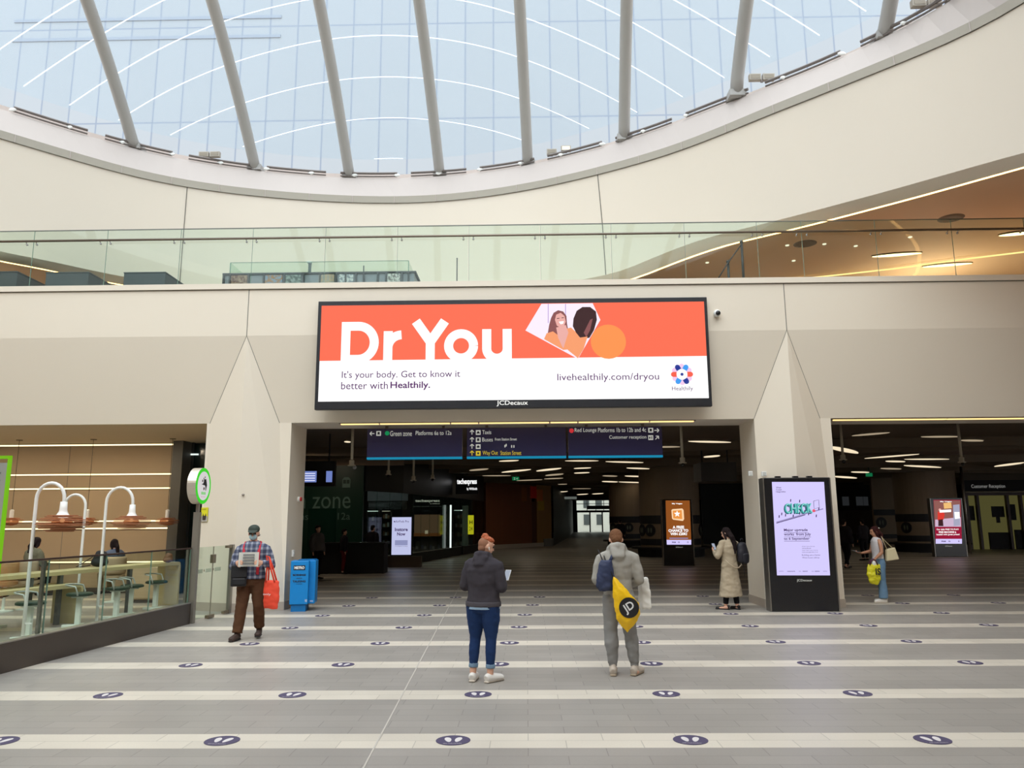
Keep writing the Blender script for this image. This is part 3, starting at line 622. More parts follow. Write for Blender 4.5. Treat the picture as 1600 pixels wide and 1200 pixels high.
# ------------------------------------------------------------ three hanging direction signs
YH = 16.9
NAVY = mat('sign_navy', rgb(36, 34, 84), .35, emit=0); SIGNW = mat('sign_white', rgb(225, 225, 215), emit=.62); SIGNY = mat('sign_yellow', rgb(236, 208, 60), emit=.7); CYAN = mat('sign_cyan', rgb(20, 150, 190), emit=.75)
DKI = mat('pictogram_dark', rgb(40, 44, 60), .5)
def hsign(x0, x1, ztop, zbot, lab):
    o = empty('hanging_sign', ((x0 + x1) / 2, YH, zbot), 0, lab, 'sign', 'navy direction signs over the middle opening'); h = (x1 - x0) / 2
    box('panel', -h, h, 0, .12, .0, ztop - zbot, NAVY, o); box('cyan_strip', -h, h, -.004, .124, .0, .045, CYAN, o)
    for s in (-h * .6, h * .6): box('hanger', s - .03, s + .03, .03, .09, ztop - zbot, ZB - zbot, DARKSTEEL, o)
    return o
def icon(o, x, y, m=SIGNW, kind='bus', s=7.4):
    p = onY(x, y, YH) - o.location; q = onY(x + s, y - s, YH) - o.location; a, b, c, d = p.x, q.x, p.z, q.z; W_, H_ = b - a, d - c
    i = finish(bx(nb(), a, b, -.005, 0, c, d), 'pictogram', m, o); bm = nb()
    def bb(u0, u1, v0, v1): bx(bm, a + W_ * u0, a + W_ * u1, -.007, -.005, c + H_ * v0, c + H_ * v1)
    if kind == 'bus': bb(.25, .75, .3, .82); bb(.28, .4, .15, .3); bb(.6, .72, .15, .3)
    elif kind == 'taxi': bb(.18, .82, .3, .55); bb(.3, .7, .55, .75); bb(.22, .36, .18, .3); bb(.64, .78, .18, .3)
    elif kind == 'bag': bb(.2, .8, .25, .62); bb(.35, .65, .62, .74)
    elif kind == 'info': bb(.15, .42, .25, .7); bb(.56, .66, .2, .8); bb(.72, .84, .2, .8)
    else: bb(.3, .7, .3, .7)
    finish(bm, 'pictogram_mark', DKI, i)
def arrow(o, x, y, ang, m=SIGNW, s=3.6):
    p = onY(x, y, YH) - o.location; L_ = s / 1200 * 17; bm = nb(); d = Vector((math.cos(R(ang)), 0, math.sin(R(ang)))); n = Vector((-d.z, 0, d.x)); c = Vector((p.x, 0, p.z)); t = c + d * L_
    f = lambda v: (v.x, v.z)
    stroke_poly(bm, [f(c - d * L_), f(t - d * .012)], .017, -.005, 0); stroke_poly(bm, [f(t), f(t - d * L_ * .85 + n * L_ * .85)], .017, -.0055, 0); stroke_poly(bm, [f(t), f(t - d * L_ * .85 - n * L_ * .85)], .017, -.006, 0); finish(bm, 'arrow', m, o)
def st(o, s, x, y, w_, h_=None, m=SIGNW, bold=.0): return stext(s, x, y, w_, m, h_, bold, root=o, Y=YH, yy=-.004)
s1 = hsign(-3.5, -1.395, 3.80, 3.125, 'left navy hanging sign reading Green zone Platforms 6a to 12a'); s2 = hsign(-1.29, .895, 3.80, 3.125, 'middle navy hanging sign listing Taxis, Buses and Way Out'); s3 = hsign(.945, 3.01, 3.80, 3.125, 'right navy hanging sign reading Red Lounge and Customer reception')
arrow(s1, 581.5, 677.5, 180); icon(s1, 588, 681, kind='bus')
p = onY(605, 677, YH) - s1.location; finish(prism(nb(), disc(p.x, p.z, .05), -.005, 0), 'green_spot', mat('sign_green', rgb(20, 150, 90), emit=.7), s1); st(s1, 'Green zone', 609.5, 681.5, 34, 8); st(s1, 'Platforms 6a to 12a', 649.5, 680, 56, 6.6)
for i, (y, kk, m) in enumerate(((679.5, 'taxi', SIGNW), (691, 'bus', SIGNW), (701.5, 'bag', SIGNW), (712, 'out', SIGNY))): arrow(s2, 737.5, y - 4, 90, m); icon(s2, 743.5, y, m, kk)
st(s2, 'Taxis', 753.5, 678.5, 14, 6.2); st(s2, 'Buses', 753.5, 690, 16.5, 6.2); st(s2, 'From Station Street', 773.5, 688.5, 34, 4.2, bold=.01); st(s2, 'Way Out', 754, 712.5, 24, 8, SIGNY); st(s2, 'Station Street', 782, 711, 32.5, 6.5, SIGNY)
bm = nb()
for x, y in ((789, 699), (791, 697.5), (799.5, 699.5), (803, 699.5)):
    p = onY(x, y, YH) - s2.location; bx(bm, p.x - .012, p.x + .012, -.004, 0, p.z, p.z + .055)
finish(bm, 'pictogram', SIGNW, s2)
p = onY(893, 673, YH) - s3.location; finish(prism(nb(), disc(p.x, p.z, .05), -.005, 0), 'red_spot', mat('sign_red', rgb(214, 52, 58), emit=.8), s3)
st(s3, 'Red Lounge', 898, 677, 34, 8); st(s3, 'Platforms 1b to 12b and 4c', 934.5, 675.5, 75, 6.8); st(s3, 'Customer reception', 952, 687.5, 58, 7.2); icon(s3, 1013, 676, kind='bus'); icon(s3, 1013, 687.5, kind='info'); arrow(s3, 1026, 672.5, 0); arrow(s3, 1026.5, 684, 45)
# slim warm strips in the soffits
def soffit_strip(pts, Y, z, lab):
    xs = [onY(q, 660, Y).x for q in pts]; o = empty('strip_light', ((xs[0] + xs[-1]) / 2, Y, z), 0, lab, 'strip light')
    for a, b in zip(xs, xs[1:]): box('tube_section', a + .015 - o.location.x, b - .015 - o.location.x, -.03, .03, -.035, 0, GOLD, o)
    box('channel', xs[0] - .02 - o.location.x, xs[-1] + .02 - o.location.x, -.06, .06, -.012, .0, DARKSTEEL, o)
soffit_strip([532, 593, 704, 748, 859, 903, 1015, 1085], Y1 + .16, ZB - .001, 'sectioned warm strip light under the soffit of the middle opening'); soffit_strip([1301, 1480, 1700], Y1 + .16, ZB - .001, 'warm strip light under the soffit of the right opening')

# ------------------------------------------------------------ digital advertising pillars
def ad_pillar(fy, y, px0, px1, ptop, pbot, lab, name='advertising_pillar'):
    """freestanding double sided screen; its four pixel bounds fix the size"""
    Y = fy or onZ((px0 + px1) / 2, pbot).y; a, b = onY(px0, (ptop + pbot) / 2, Y).x, onY(px1, (ptop + pbot) / 2, Y).x; z = onY((px0 + px1) / 2, ptop, Y).z
    o = empty(name, ((a + b) / 2, Y, 0), 0, lab, 'advertising pillar'); h = (b - a) / 2; o['hw'] = h; o['zt'] = z; del o['hw'], o['zt']
    box('casing', -h, h, 0, .26, .0, z, BLACK, o, bev=.015)
    for s in (-1, 1): box('side_trim', s * h - .012, s * h + .012, -.008, .27, .0, z - .01, STEEL, o)
    return o, Y, h, z
def adp(o, Y): return lambda x, y: ((onY(x, y, Y) - o.location).x, (onY(x, y, Y) - o.location).z)
LIL = mat('screen_lilac_white', rgb(214, 205, 255), emit=1.0); INK = mat('screen_ink', rgb(60, 30, 90), emit=1); TEAL = mat('screen_teal', rgb(60, 170, 170), emit=1); MIDG = mat('screen_mid_grey', rgb(150, 140, 190), emit=1)
k1, Y_, h_, z_ = ad_pillar(15.58, 0, 1198.5, 1304, 746, 951, 'tall digital advertising pillar reading CHECK beside the right wall pillar')
for x in (-.35, 0, .28): box('top_sensor', x - .05, x + .05, .02, .1, z_, z_ + .03, BLACK, k1)
v = adp(k1, Y_); dsp = poly([(1206, 753), (1287.5, 753), (1297, 899), (1214, 899)], LIL, 'display', 0, k1, v)
def kt(s, x, y, w_, h_px, m=INK, bold=.01, yy=-.004, parent=None, o=None, Y=None, shear=0): return stext(s, x, y, w_, m, h_px, bold, root=o or k1, parent=parent or dsp, Y=Y or Y_, yy=yy, shear=shear)
kt('West', 1212.5, 763, 8, 2.4); kt('Coast', 1212.5, 766.3, 9, 2.4); kt('Upgrades', 1212.5, 770, 15, 2.8)
kt('CHECK', 1225, 803.5, 43, 16, mat('screen_dark_teal', rgb(40, 90, 100), emit=1), .05, yy=-.0045); kt('CHECK', 1226.5, 802.5, 43, 16, TEAL, .02, yy=-.0062); kt('CHECK', 1228, 801.5, 42, 15, mat('screen_pale_teal', rgb(150, 220, 215), emit=1), -.01, yy=-.0078)
def line(pts, w_, m, nm, yy=-.004, o=k1, vv=v, parent=None):
    bm = nb(); stroke_poly(bm, [vv(*q) for q in pts], w_, yy - .0015, yy); return finish(bm, nm, m, parent or dsp)
line([(1213, 816), (1258, 803), (1286, 795)], .02, MIDG, 'picture_line'); line([(1213, 817.5), (1258, 804.5)], .012, INK, 'picture_line', -.0045)
line([(1271, 783), (1279, 781), (1280, 793), (1272, 795), (1271, 783)], .008, INK, 'picture_line')
finish(prism(nb(), disc(*v(1271.5, 798), .03, n=16), -.0075, -.006), 'picture_spot', mat('screen_sign_red', rgb(232, 90, 110), emit=1), dsp)
for x, y in ((1217, 809), (1221, 805), (1227, 807), (1235, 784), (1249, 785), (1239, 808), (1249, 804), (1257, 801), (1263, 805), (1275, 808), (1279, 797)): line([(x, y), (x + .4, y - 4)], .018, INK, 'picture_figure', -.0082)
for i, s in enumerate(('Major upgrade', 'works  from July', 'to 6 September')):
    y = 831.5 + 6.6 * i; kt(s, 1225, y, [37, 42, 40][i], 5.5 if i < 2 else 5, bold=.02); line([(1225, y + .9), (1225 + [37, 42, 40][i], y + .9)], .006, INK, 'underline')
for s, x, y, w_, h in (('Check if your journey', 1253, 854.8, 20, 1.8), ('will be affected', 1253, 857.6, 14, 1.8), ('Check before you travel at', 1253, 861, 25, 1.8), ('westcoastupgrades.co.uk', 1253, 864, 25, 2), ('Building you a better', 1253, 869, 29, 2.8), ('West Coast railway', 1253.5, 873, 27, 2.8)): kt(s, x, y, w_, h, bold=.0)
for x, w_ in ((1217, 8), (1230, 14), (1248, 4), (1254, 9), (1268, 4), (1273, 9), (1286, 7)): kt('network'[:3 + w_ // 3], x, 893.5, w_ * .9, 2, MIDG if w_ < 9 else INK)
stext('JCDecaux', 1245, 909.5, 24, SIGNW, 4.6, .01, root=k1, Y=Y_, yy=-.003, name='maker_lettering')
# far pillar: a free chance
k2, Y_, h_, z_ = ad_pillar(0, 0, 1035.5, 1083, 780, 884, 'digital advertising pillar showing A FREE CHANCE TO WIN in the dark concourse'); v2 = adp(k2, Y_)
BRN = mat('screen_brown', rgb(150, 84, 34), emit=.9); d2 = poly([(1040, 782), (1077.5, 782), (1080, 843.5), (1041.5, 843.5)], BRN, 'display', 0, k2, v2); poly([(1041.5, 843.5), (1080, 843.5), (1080, 851), (1042, 851)], LIL, 'display_footer', -.001, k2, v2)
poly([(1049, 797), (1051, 795.5), (1066, 794.5), (1068, 797), (1069, 811), (1067, 814), (1052, 812), (1050, 810)], mat('screen_pale_orange', rgb(255, 215, 170), emit=1), 'picture_box', -.003, k2, v2, d2); poly([(1051, 798), (1065, 797), (1066, 811), (1052, 810)], mat('screen_orange2', rgb(236, 150, 70), emit=1), 'picture_box', -.0045, k2, v2, d2)
c = v2(1058, 803); stp = [(c[0] + (.13 if k % 2 == 0 else .055) * math.cos(R(90 + 36 * k)), c[1] + (.13 if k % 2 == 0 else .055) * math.sin(R(90 + 36 * k))) for k in range(10)]; finish(prism(nb(), stp, -.008, -.006), 'picture_star', SWHITE, d2)
for s, x, y, w_ in (('A FREE', 1051, 826, 18), ('CHANCE TO', 1044.5, 831.3, 31), ('WIN £20K!', 1047.5, 836.5, 26)): kt(s, x, y, w_, 4.4, SWHITE, .04, o=k2, parent=d2, Y=Y_)
kt('My Vegas', 1050, 788.5, 16, 2.6, SWHITE, .03, o=k2, parent=d2, Y=Y_); line([(1046, 841), (1075, 841)], .035, MIDG, 'small_print', o=k2, vv=v2, parent=d2); kt('FKM    O', 1050, 848.5, 12, 2.2, INK, .04, yy=-.005, o=k2, parent=d2, Y=Y_); kt('O', 1073.5, 848.5, 2.4, 2.4, INK, .04, yy=-.005, o=k2, parent=d2, Y=Y_); stext('JCDecaux', 1056, 856, 11, SIGNW, 1.8, .0, root=k2, Y=Y_, yy=-.003, name='maker_lettering')
# far pillar at the right: free to play
k3, Y_, h_, z_ = ad_pillar(0, 0, 1457.5, 1507, 778, 870, 'digital advertising pillar with red free to play advert in the right opening'); v3 = adp(k3, Y_)
d3 = poly([(1458.5, 781), (1501, 781), (1503, 849.5), (1462, 849.5)], mat('screen_crimson', rgb(160, 24, 58), emit=.9), 'display', 0, k3, v3); poly([(1462, 842), (1503, 842), (1503, 849.5), (1462, 849.5)], LIL, 'display_footer', -.003, k3, v3, d3)
poly([(1459, 782), (1500, 782), (1501.5, 823), (1461, 823)], mat('screen_dusk', rgb(150, 96, 90), emit=.9), 'picture', -.0035, k3, v3, d3); poly([(1461, 812), (1501, 808), (1501.5, 823), (1461, 823)], mat('screen_pale_mauve', rgb(216, 190, 216), emit=.9), 'picture_floor', -.0045, k3, v3, d3)
poly([(1465, 800), (1473, 797), (1476, 804), (1474, 812), (1465, 813)], mat('screen_scarlet', rgb(220, 60, 50), emit=1), 'picture_coat', -.006, k3, v3, d3); poly([(1466, 812), (1473, 811), (1474, 822), (1466, 822)], DK, 'picture_figure', -.006, k3, v3, d3); finish(prism(nb(), disc(*v3(1468.5, 796.5), .06, n=12), -.0065, -.005), 'picture_face', SK, d3)
poly([(1474, 786), (1486, 785), (1487, 794), (1475, 795)], mat('screen_gold', rgb(240, 190, 120), emit=1), 'picture_sign', -.006, k3, v3, d3); poly([(1489, 789), (1499, 788), (1500, 821), (1490, 822)], mat('screen_grey_blue', rgb(176, 176, 200), emit=.9), 'picture_panel', -.006, k3, v3, d3); poly([(1468, 797), (1486, 796), (1486, 800), (1468, 801)], SWHITE, 'picture_sign', -.007, k3, v3, d3); poly([(1491, 800), (1499, 800), (1499.5, 810), (1492, 811)], SWHITE, 'picture_sign', -.0075, k3, v3, d3)
for s, x, y, w_ in (('Our daily FREE TO PLAY', 1463.5, 829, 35), ('FREE MACHINE is', 1467, 833, 27), ('loaded with great prizes!', 1463.5, 837, 36)): kt(s, x, y, w_, 3, SWHITE, .03, o=k3, parent=d3, Y=Y_)
kt('My Vegas', 1469, 785, 18, 2.2, SWHITE, .03, yy=-.007, o=k3, parent=d3, Y=Y_); kt('FKM    O', 1471, 847, 14, 2.2, INK, .04, yy=-.006, o=k3, parent=d3, Y=Y_); kt('O', 1497, 847, 2.4, 2.4, INK, .04, yy=-.006, o=k3, parent=d3, Y=Y_); stext('JCDecaux', 1477, 854.5, 11, SIGNW, 2, .0, root=k3, Y=Y_, yy=-.003, name='maker_lettering')

# ------------------------------------------------------------ blue newspaper bin
BLUE = mat('bin_blue', rgb(0, 132, 208), .45, vary=.04); p = onZ(478, 952)
b = empty('newspaper_bin', (-4.53, 15.98, 0), R(8), 'bright blue METRO newspaper bin against the left wall pillar', 'newspaper bin')
zt_ = 1.0
def binbox(x0, x1, y0, y1, nm): 
    box(nm, x0, x1, y0, y1, .14, zt_, BLUE, b, bev=.012)
binbox(-.26, .10, -.05, .36, 'front_cabinet'); box('rear_cabinet', -.18, .22, .10, .52, .14, zt_ + .0, BLUE, b, bev=.012)
box('plinth', -.23, .06, -.02, .46, 0, .14, mat('bin_blue_dark', rgb(0, 112, 180), .5), b); box('top_lip', -.14, .19, .14, .5, zt_, zt_ + .015, mat('bin_blue_dark'), b)
box('label_plate', -.20, .03, -.055, -.05, .82, .91, mat('bin_label_black', (.02, .02, .03), .5), b)
text('METRO', -.185, .838, -.058, mat('print_white', (.85, .85, .85), .5), b, w=.20, h=.055, bold=.05)
PB = mat('print_black', (.01, .012, .02), .6)
text('MORNINGS', -.21, .70, -.053, PB, b, w=.255, h=.042, bold=.04); text('WORTH', -.14, .645, -.053, PB, b, w=.11, h=.022, bold=.03); text('TALKING', -.21, .575, -.053, PB, b, w=.255, h=.042, bold=.04); box('print_rule', -.14, -.02, -.053, -.05, .545, .551, PB, b)
text('FREE', .045, .19, -.053, mat('print_white'), b, w=.045, h=.05); text('METRO', .15, .19, -.053, mat('print_white'), b, w=.06, h=.03)

# small fittings on the pillars
def fit_box(x, y, Y, lab, w_=.05, h_=.07, name='wall_sensor', cat='sensor', m=WHITEPAINT, dy=.05):
    p = onY(x, y, Y); o = empty(name, (p.x, Y - dy, p.z), 0, lab, cat); box('housing', -w_ / 2, w_ / 2, 0, dy, -h_ / 2, h_ / 2, m, o, bev=.006); box('face_plate', -w_ / 3, w_ / 3, -.006, 0, -h_ / 3, h_ / 3, mat('pale_grey_plastic', rgb(205, 205, 200), .5), o); return o
fit_box(1172, 740, Y1 - .02, 'white square sensor near the inner edge of the right wall pillar', .085, .10); fit_box(1193, 740.5, Y1 - .12, 'white sensor on the right wall pillar just above the tall advertising pillar', .10, .10)
o = empty('fire_alarm', (-5.0, 16.95, 2.27), 0, 'round red and white fire alarm on the side of the left wall pillar', 'alarm'); bm = nb(); tube(bm, [(0, 0, 0), (.05, 0, 0)], .055, 16); finish(bm, 'base', WHITEPAINT, o); bm = nb(); tube(bm, [(.05, 0, 0), (.08, 0, 0)], .045, 16); finish(bm, 'sounder', mat('alarm_red', rgb(200, 40, 40), .4), o)
o = empty('wall_switch', (-5.0, 16.70, 1.12), 0, 'small white switch box low on the side of the left wall pillar', 'switch'); box('housing', 0, .04, -.05, .05, -.07, .07, WHITEPAINT, o, bev=.005); box('button', .04, .05, -.02, .02, -.03, .03, mat('pale_grey_plastic'), o)
for x, y, lab in ((352, 796, 'tiny round fixing on the left wall pillar right of the yellow poster'), (380, 773, 'tiny round fixing high on the left wall pillar, above the man in a cap')):
    t = (x - 320) / 65; p = onY(x, y, Y1 - .35 * max(0, min(1, (x - 322) / 62))); bm = nb(); tube(bm, [(0, 0, 0), (0, .05, 0)], .022, 12); o = finish(bm, 'wall_fixing', mat('fixing_grey', rgb(150, 140, 130), .5), smooth=True); o.location = (p.x, p.y - .03, p.z); tag(o, lab, 'wall fixing')
# small yellow poster on the pillar
xa = PL['l']; P0 = Vector((PL['l'], Y1, 0)); P1 = Vector((PL['a'], Y0, 0)); ang = math.atan2(P1.y - P0.y, P1.x - P0.x)
o = empty('small_poster', P0 + (P1 - P0) * .095 + Vector((0, -.012, 1.80)), ang, 'small yellow poster with a bat-eared dog on the left wall pillar', 'poster')
YEL = mat('poster_yellow', rgb(226, 220, 40), .6); sh_ = box('sheet', -.09, .09, -.004, .004, 0, .29, YEL, o); box('picture_area', -.09, .09, -.006, -.004, .0, .11, mat('poster_grey', rgb(180, 176, 170), .6), sh_)
bm = nb(); prism(bm, [(-.04, .03), (.04, .03), (.055, .10), (.045, .17), (.02, .12), (-.01, .12), (-.035, .17), (-.045, .10)], -.009, -.006); finish(bm, 'dog_picture', mat('poster_dark', rgb(60, 50, 50), .6), sh_); text('BE A BUDDY', -.075, .24, -.0062, mat('poster_dark'), sh_, w=.12, h=.018)
# ------------------------------------------------------------ the cafe on the left
YW = 20.2
CAFEW = mat('cafe_wall_beige', rgb(178, 156, 126), .7, vary=.03, vscale=2); OAK = mat('pale_oak', rgb(206, 190, 142), .45, vary=.04, vscale=3); SLOT = mat('cafe_slot_light', (1.0, .86, .50), emit=2.0)
struct(box('wall_cafe', -30, -9.12, YW, YW + .2, 0, 3.9, CAFEW)); struct(box('ceiling_cafe', -30, -6.4, Y1, YW + .3, ZB + .0, ZB + .12, mat('cafe_ceiling', rgb(196, 178, 146), .8)))
struct(box('wall_cafe_left', -30.2, -30, Y1, YW, 0, 4, CAFEW)); struct(box('baseboard_cafe', -30, -9.12, YW - .02, YW, 0, .14, DARKSTEEL))
for x in (-14.6, -12.1, -9.9): pass
bm = nb()
for x in (-12.1,): bx(bm, x - .006, x + .006, YW - .004, YW, .14, 3.87)
struct(finish(bm, 'trim_17', JOINT))
for i, (y, nm) in enumerate(((694.5, 'topmost'), (740.5, 'second from the top'), (762.5, 'third from the top'), (813.5, 'fourth from the top'), (825, 'fifth from the top'), (877.5, 'lowest, behind the seated women'))):
    z = onY(277, y, YW).z; o = empty('wall_strip_light', (-9.2, YW, z), 0, 'long warm strip light on the cafe wall, %s' % nm, 'strip light', 'strip lights set in the cafe wall')
    box('channel', -20, 0, -.02, 0, -.03, .03, mat('slot_brown', rgb(130, 100, 60), .6), o); box('diffuser', -20, 0, -.028, -.018, -.018, .018, SLOT, o)
struct(box('wall_cafe_pier', -9.12, -8.86, YW - .5, YW + .3, 0, 3.9, mat('pier_dark_grey', rgb(88, 86, 80), .6)))
# dark glazed shop door beside the pillar
dg = empty('door_shopfront', (-8.86, YW + .05, 0), 0); dg['kind'] = 'structure'; dg.name = 'door_1'
box('glass_pane', 0, 2.2, 0, .03, .02, 3.85, mat('dark_door_glass', (.012, .022, .022), .12), dg)
for x in (0, 1.05, 2.14): box('door_frame', x, x + .06, -.03, .06, 0, 3.87, mat('door_frame_dark', rgb(46, 50, 50), .5), dg)
box('door_frame', 0, 2.2, -.03, .06, 2.3, 2.36, mat('door_frame_dark'), dg)
p = onY(290, 712, YW); o = empty('exit_sign', (p.x, YW - .02, p.z), 0, 'small green emergency exit sign inside the dark shop door', 'sign'); box('panel', -.1, .1, 0, .03, -.1, .1, mat('exit_green', rgb(20, 130, 80), emit=.6), o); box('bracket', -.01, .01, .01, .02, .1, .15, DARKSTEEL, o)
p = onY(303, 710, YW); o = empty('ceiling_light', (p.x, YW - .02, p.z), 0, 'small white light glowing behind the dark glass door by the cafe', 'light'); box('diffuser', -.12, .12, 0, .03, -.02, .02, mat('cool_lamp', (.9, 1, .95), emit=1), o)
b_ = empty('blue_seat', (-7.55, 19.2, 0), 0, 'blue upholstered tub seat behind the glass gate by the cafe', 'seat'); b_.name = 'tub_armchair'
BL2 = mat('seat_blue', rgb(38, 66, 120), .8); box('seat', -.35, .35, 0, .5, .12, .45, BL2, b_, bev=.04); box('backrest', -.35, .35, .42, .55, .3, .95, BL2, b_, bev=.04); box('base', -.3, .3, .05, .45, 0, .12, DARKSTEEL, b_)
# pendant lamps and arched lamps
COP = mat('copper_slats', rgb(188, 124, 88), .5, .15); COPG = glass_mat('copper_glass', (.9, .60, .42), .06, .1, milk=.25, milkcol=(.85, .42, .2)); BULB = mat('warm_bulb', (1, .72, .42), emit=1.6)
def slats(parent, z0, r, hh, n, m=COP, c=(0, 0)):
    bm = nb()
    for i in range(n):
        t = -1 + 2 * (i + .5) / n; rr = r * math.sqrt(max(.05, 1 - t * t * .78)) * (1 + .05 * ((i * 7) % 3 - 1)); z = z0 + t * hh; q = 28; dx = .02 * ((i * 5) % 3 - 1) * r / .35
        a = [[bm.verts.new((c[0] + dx + k_ * math.cos(2 * PI * k / q), c[1] + k_ * math.sin(2 * PI * k / q), z + dz)) for k in range(q)] for k_, dz in ((rr, 0), (rr * .5, .002), (rr * .5, .015), (rr, .013))]
        for j in range(4):
            for k in range(q): bm.faces.new((a[j][k], a[j][(k + 1) % q], a[(j + 1) % 4][(k + 1) % q], a[(j + 1) % 4][k]))
    return finish(bm, 'lamp_shade', m, parent)
def arch_lamp(x, y, dx, top, zs, r, lab):
    o = empty('arched_lamp', (x, y, 0), 0, lab, 'lamp', 'white arched lamps with copper shades over the cafe counter'); R_ = abs(dx) / 2; s = 1 if dx > 0 else -1
    pts = [(0, 0, 0), (0, 0, .8), (0, 0, 1.5), (0, 0, top - R_ * 1.1)] + [(s * (R_ - R_ * math.cos(R(a))), 0, top - R_ * 1.1 + R_ * 1.1 * math.sin(R(a))) for a in range(15, 181, 15)] + [(dx, 0, zs + .3)]
    bm = nb(); tube(bm, pts, .026, 12, up=(0, 1, 0)); finish(bm, 'pole', WHITEPAINT, o, smooth=True)
    bm = nb(); lathe(bm, [(.05, .32), (.055, .2), (.06, .17), (.085, .12), (.16, .085), (.17, .08)][::-1], 20, (dx, 0, zs)); finish(bm, 'lamp_holder', WHITEPAINT, o, smooth=True)
    slats(o, zs - .02, r, .13, 12, c=(dx, 0)); bm = nb(); ball(bm, (dx, 0, zs + .0), (r * .42, r * .42, .07), 18); finish(bm, 'inner_globe', COPG, o, smooth=True); bm = nb(); ball(bm, (dx, 0, zs + .03), .035, 10); finish(bm, 'bulb', BULB, o, smooth=True)
    box('foot_plate', -.09, .09, -.09, .09, 0, .012, WHITEPAINT, o)
    bm = nb(); bx(bm, 0, .12, -.01, .01, .28, .30); finish(bm, 'foot_bracket', WHITEPAINT, o)
arch_lamp(-7.65, 12.0, .44, 2.41, 1.80, .35, 'nearest and largest white arched lamp with a copper slatted shade'); arch_lamp(-7.85, 14.4, .50, 2.44, 1.80, .32, 'white arched lamp at the right, its copper shade above the seated woman'); arch_lamp(-8.98, 15.7, -.44, 2.36, 1.78, .30, 'white arched lamp half hidden behind the nearest arched lamp, bending left')
for x, lab in ((17, 'copper pendant lamp partly behind the green framed menu board'), (135, 'copper pendant lamp hanging between the two large arched lamps'), (261, 'copper pendant lamp hanging beside the dark shop door')):
    p = onY(x, 815, 19.2); o = empty('pendant_lamp', (p.x, 19.2, p.z), 0, lab, 'pendant lamp', 'pendant lamps along the cafe wall'); slats(o, 0, .27, .09, 8); bm = nb(); ball(bm, (0, 0, 0), (.17, .17, .1), 16); finish(bm, 'inner_globe', COPG, o, smooth=True)
    bm = nb(); lathe(bm, [(.05, .09), (.05, .28), (.02, .3)], 14); finish(bm, 'lamp_holder', WHITEPAINT, o); bm = nb(); tube(bm, [(0, 0, .3), (0, 0, ZB - p.z)], .006, 6); finish(bm, 'cable', MATTBLACK, o); bm = nb(); lathe(bm, [(.07, ZB - p.z - .02), (.08, ZB - p.z)], 14); finish(bm, 'ceiling_rose', mat('rose_bronze', rgb(120, 104, 80), .5), o); bm = nb(); ball(bm, (0, 0, .02), .03, 10); finish(bm, 'bulb', BULB, o)
# counters
A0 = onZ(0, 901, .93); A1 = onZ(283, 877.5, .93); dA = (A1 - A0).normalized(); A0 = A0 - dA * 3.0
def counter(P, Q, wd, z, lab, leg_end=True, posts=()):
    d = (Q - P); L_ = math.hypot(d.x, d.y); ang = math.atan2(d.y, d.x); o = empty('bar_counter', (P.x, P.y, 0), ang, lab, 'counter')
    prof = [(0, z), (L_ - .07, z), (L_ - .02, z - .02), (L_, z - .08), (L_, 0), (L_ - .05, 0), (L_ - .05, z - .09), (L_ - .08, z - .065), (0, z - .065)]
    bm = nb(); prism(bm, prof, 0, wd); finish(bm, 'worktop', OAK, o)
    for t in posts: box('support_post', t - .035, t + .035, .01, .08, 0, z - .065, mat('post_slate', rgb(84, 88, 88), .5), o)
    return o
LA = math.hypot(A1.x - A0.x, A1.y - A0.y)
def tpos(x): # distance along the counter of a pixel column
    best = min((i * .02 for i in range(int(LA / .02))), key=lambda t: abs(px(A0 + dA * t)[0] - x)); return best
counter(A0, A1, .55, .93, 'long pale oak bar counter with a rounded waterfall end behind the glass balustrade', posts=[tpos(v) for v in (52, 98, 207)])
B1 = Vector((-8.08, 14.3, 0)); counter(Vector((-8.75, 10.9, 0)), B1, .6, .71, 'lower pale oak table with a rounded end beneath the long bar counter')
# stools
SEATG = mat('dark_green_seat', rgb(34, 58, 44), .5); STW2 = mat('stool_white', rgb(226, 232, 222), .45)
def stool(x, y, rz, lab):
    o = empty('bar_stool', (x, y, 0), rz, lab, 'stool', 'swivel stools along the cafe counter')
    bm = nb(); bx(bm, -.24, .24, -.05, .05, 0, .05); bx(bm, -.05, .05, -.24, .24, 0.002, .045); finish(bm, 'foot', STW2, o, bev=.01); box('column', -.04, .04, -.05, .05, .05, .50, STW2, o, bev=.008); box('seat_bracket', -.12, .12, -.06, .06, .50, .53, STW2, o, bev=.005)
    bm = nb(); lathe(bm, [(.19, .53), (.215, .54), (.215, .57), (.19, .585)], 28); finish(bm, 'seat', SEATG, o, smooth=False)
    pts = [(-.19, -.12, .54), (-.24, -.13, .58), (-.25, -.13, .68), (-.22, -.12, .72)] + [(.0 - .22 * 1 * math.cos(R(a)) * 0 - .22 + .0 * a + .30 * math.sin(R(a)) * 0, -.12 + .24 * a / 180, .72) for a in (60, 120)] + [(-.22, .12, .72), (-.25, .13, .68), (-.24, .13, .58), (-.19, .12, .54)]
    pts = [(.02, -.215, .55), (.02, -.235, .60), (-.02, -.235, .70), (-.14, -.20, .72), (-.21, -.10, .725), (-.235, 0, .725), (-.21, .10, .725), (-.14, .20, .72), (-.02, .235, .70), (.02, .235, .60), (.02, .215, .55)]
    bm = nb(); tube(bm, pts, .014, 8); finish(bm, 'back_hoop', mat('stool_grey', rgb(190, 196, 190), .35, .4), o, smooth=True)
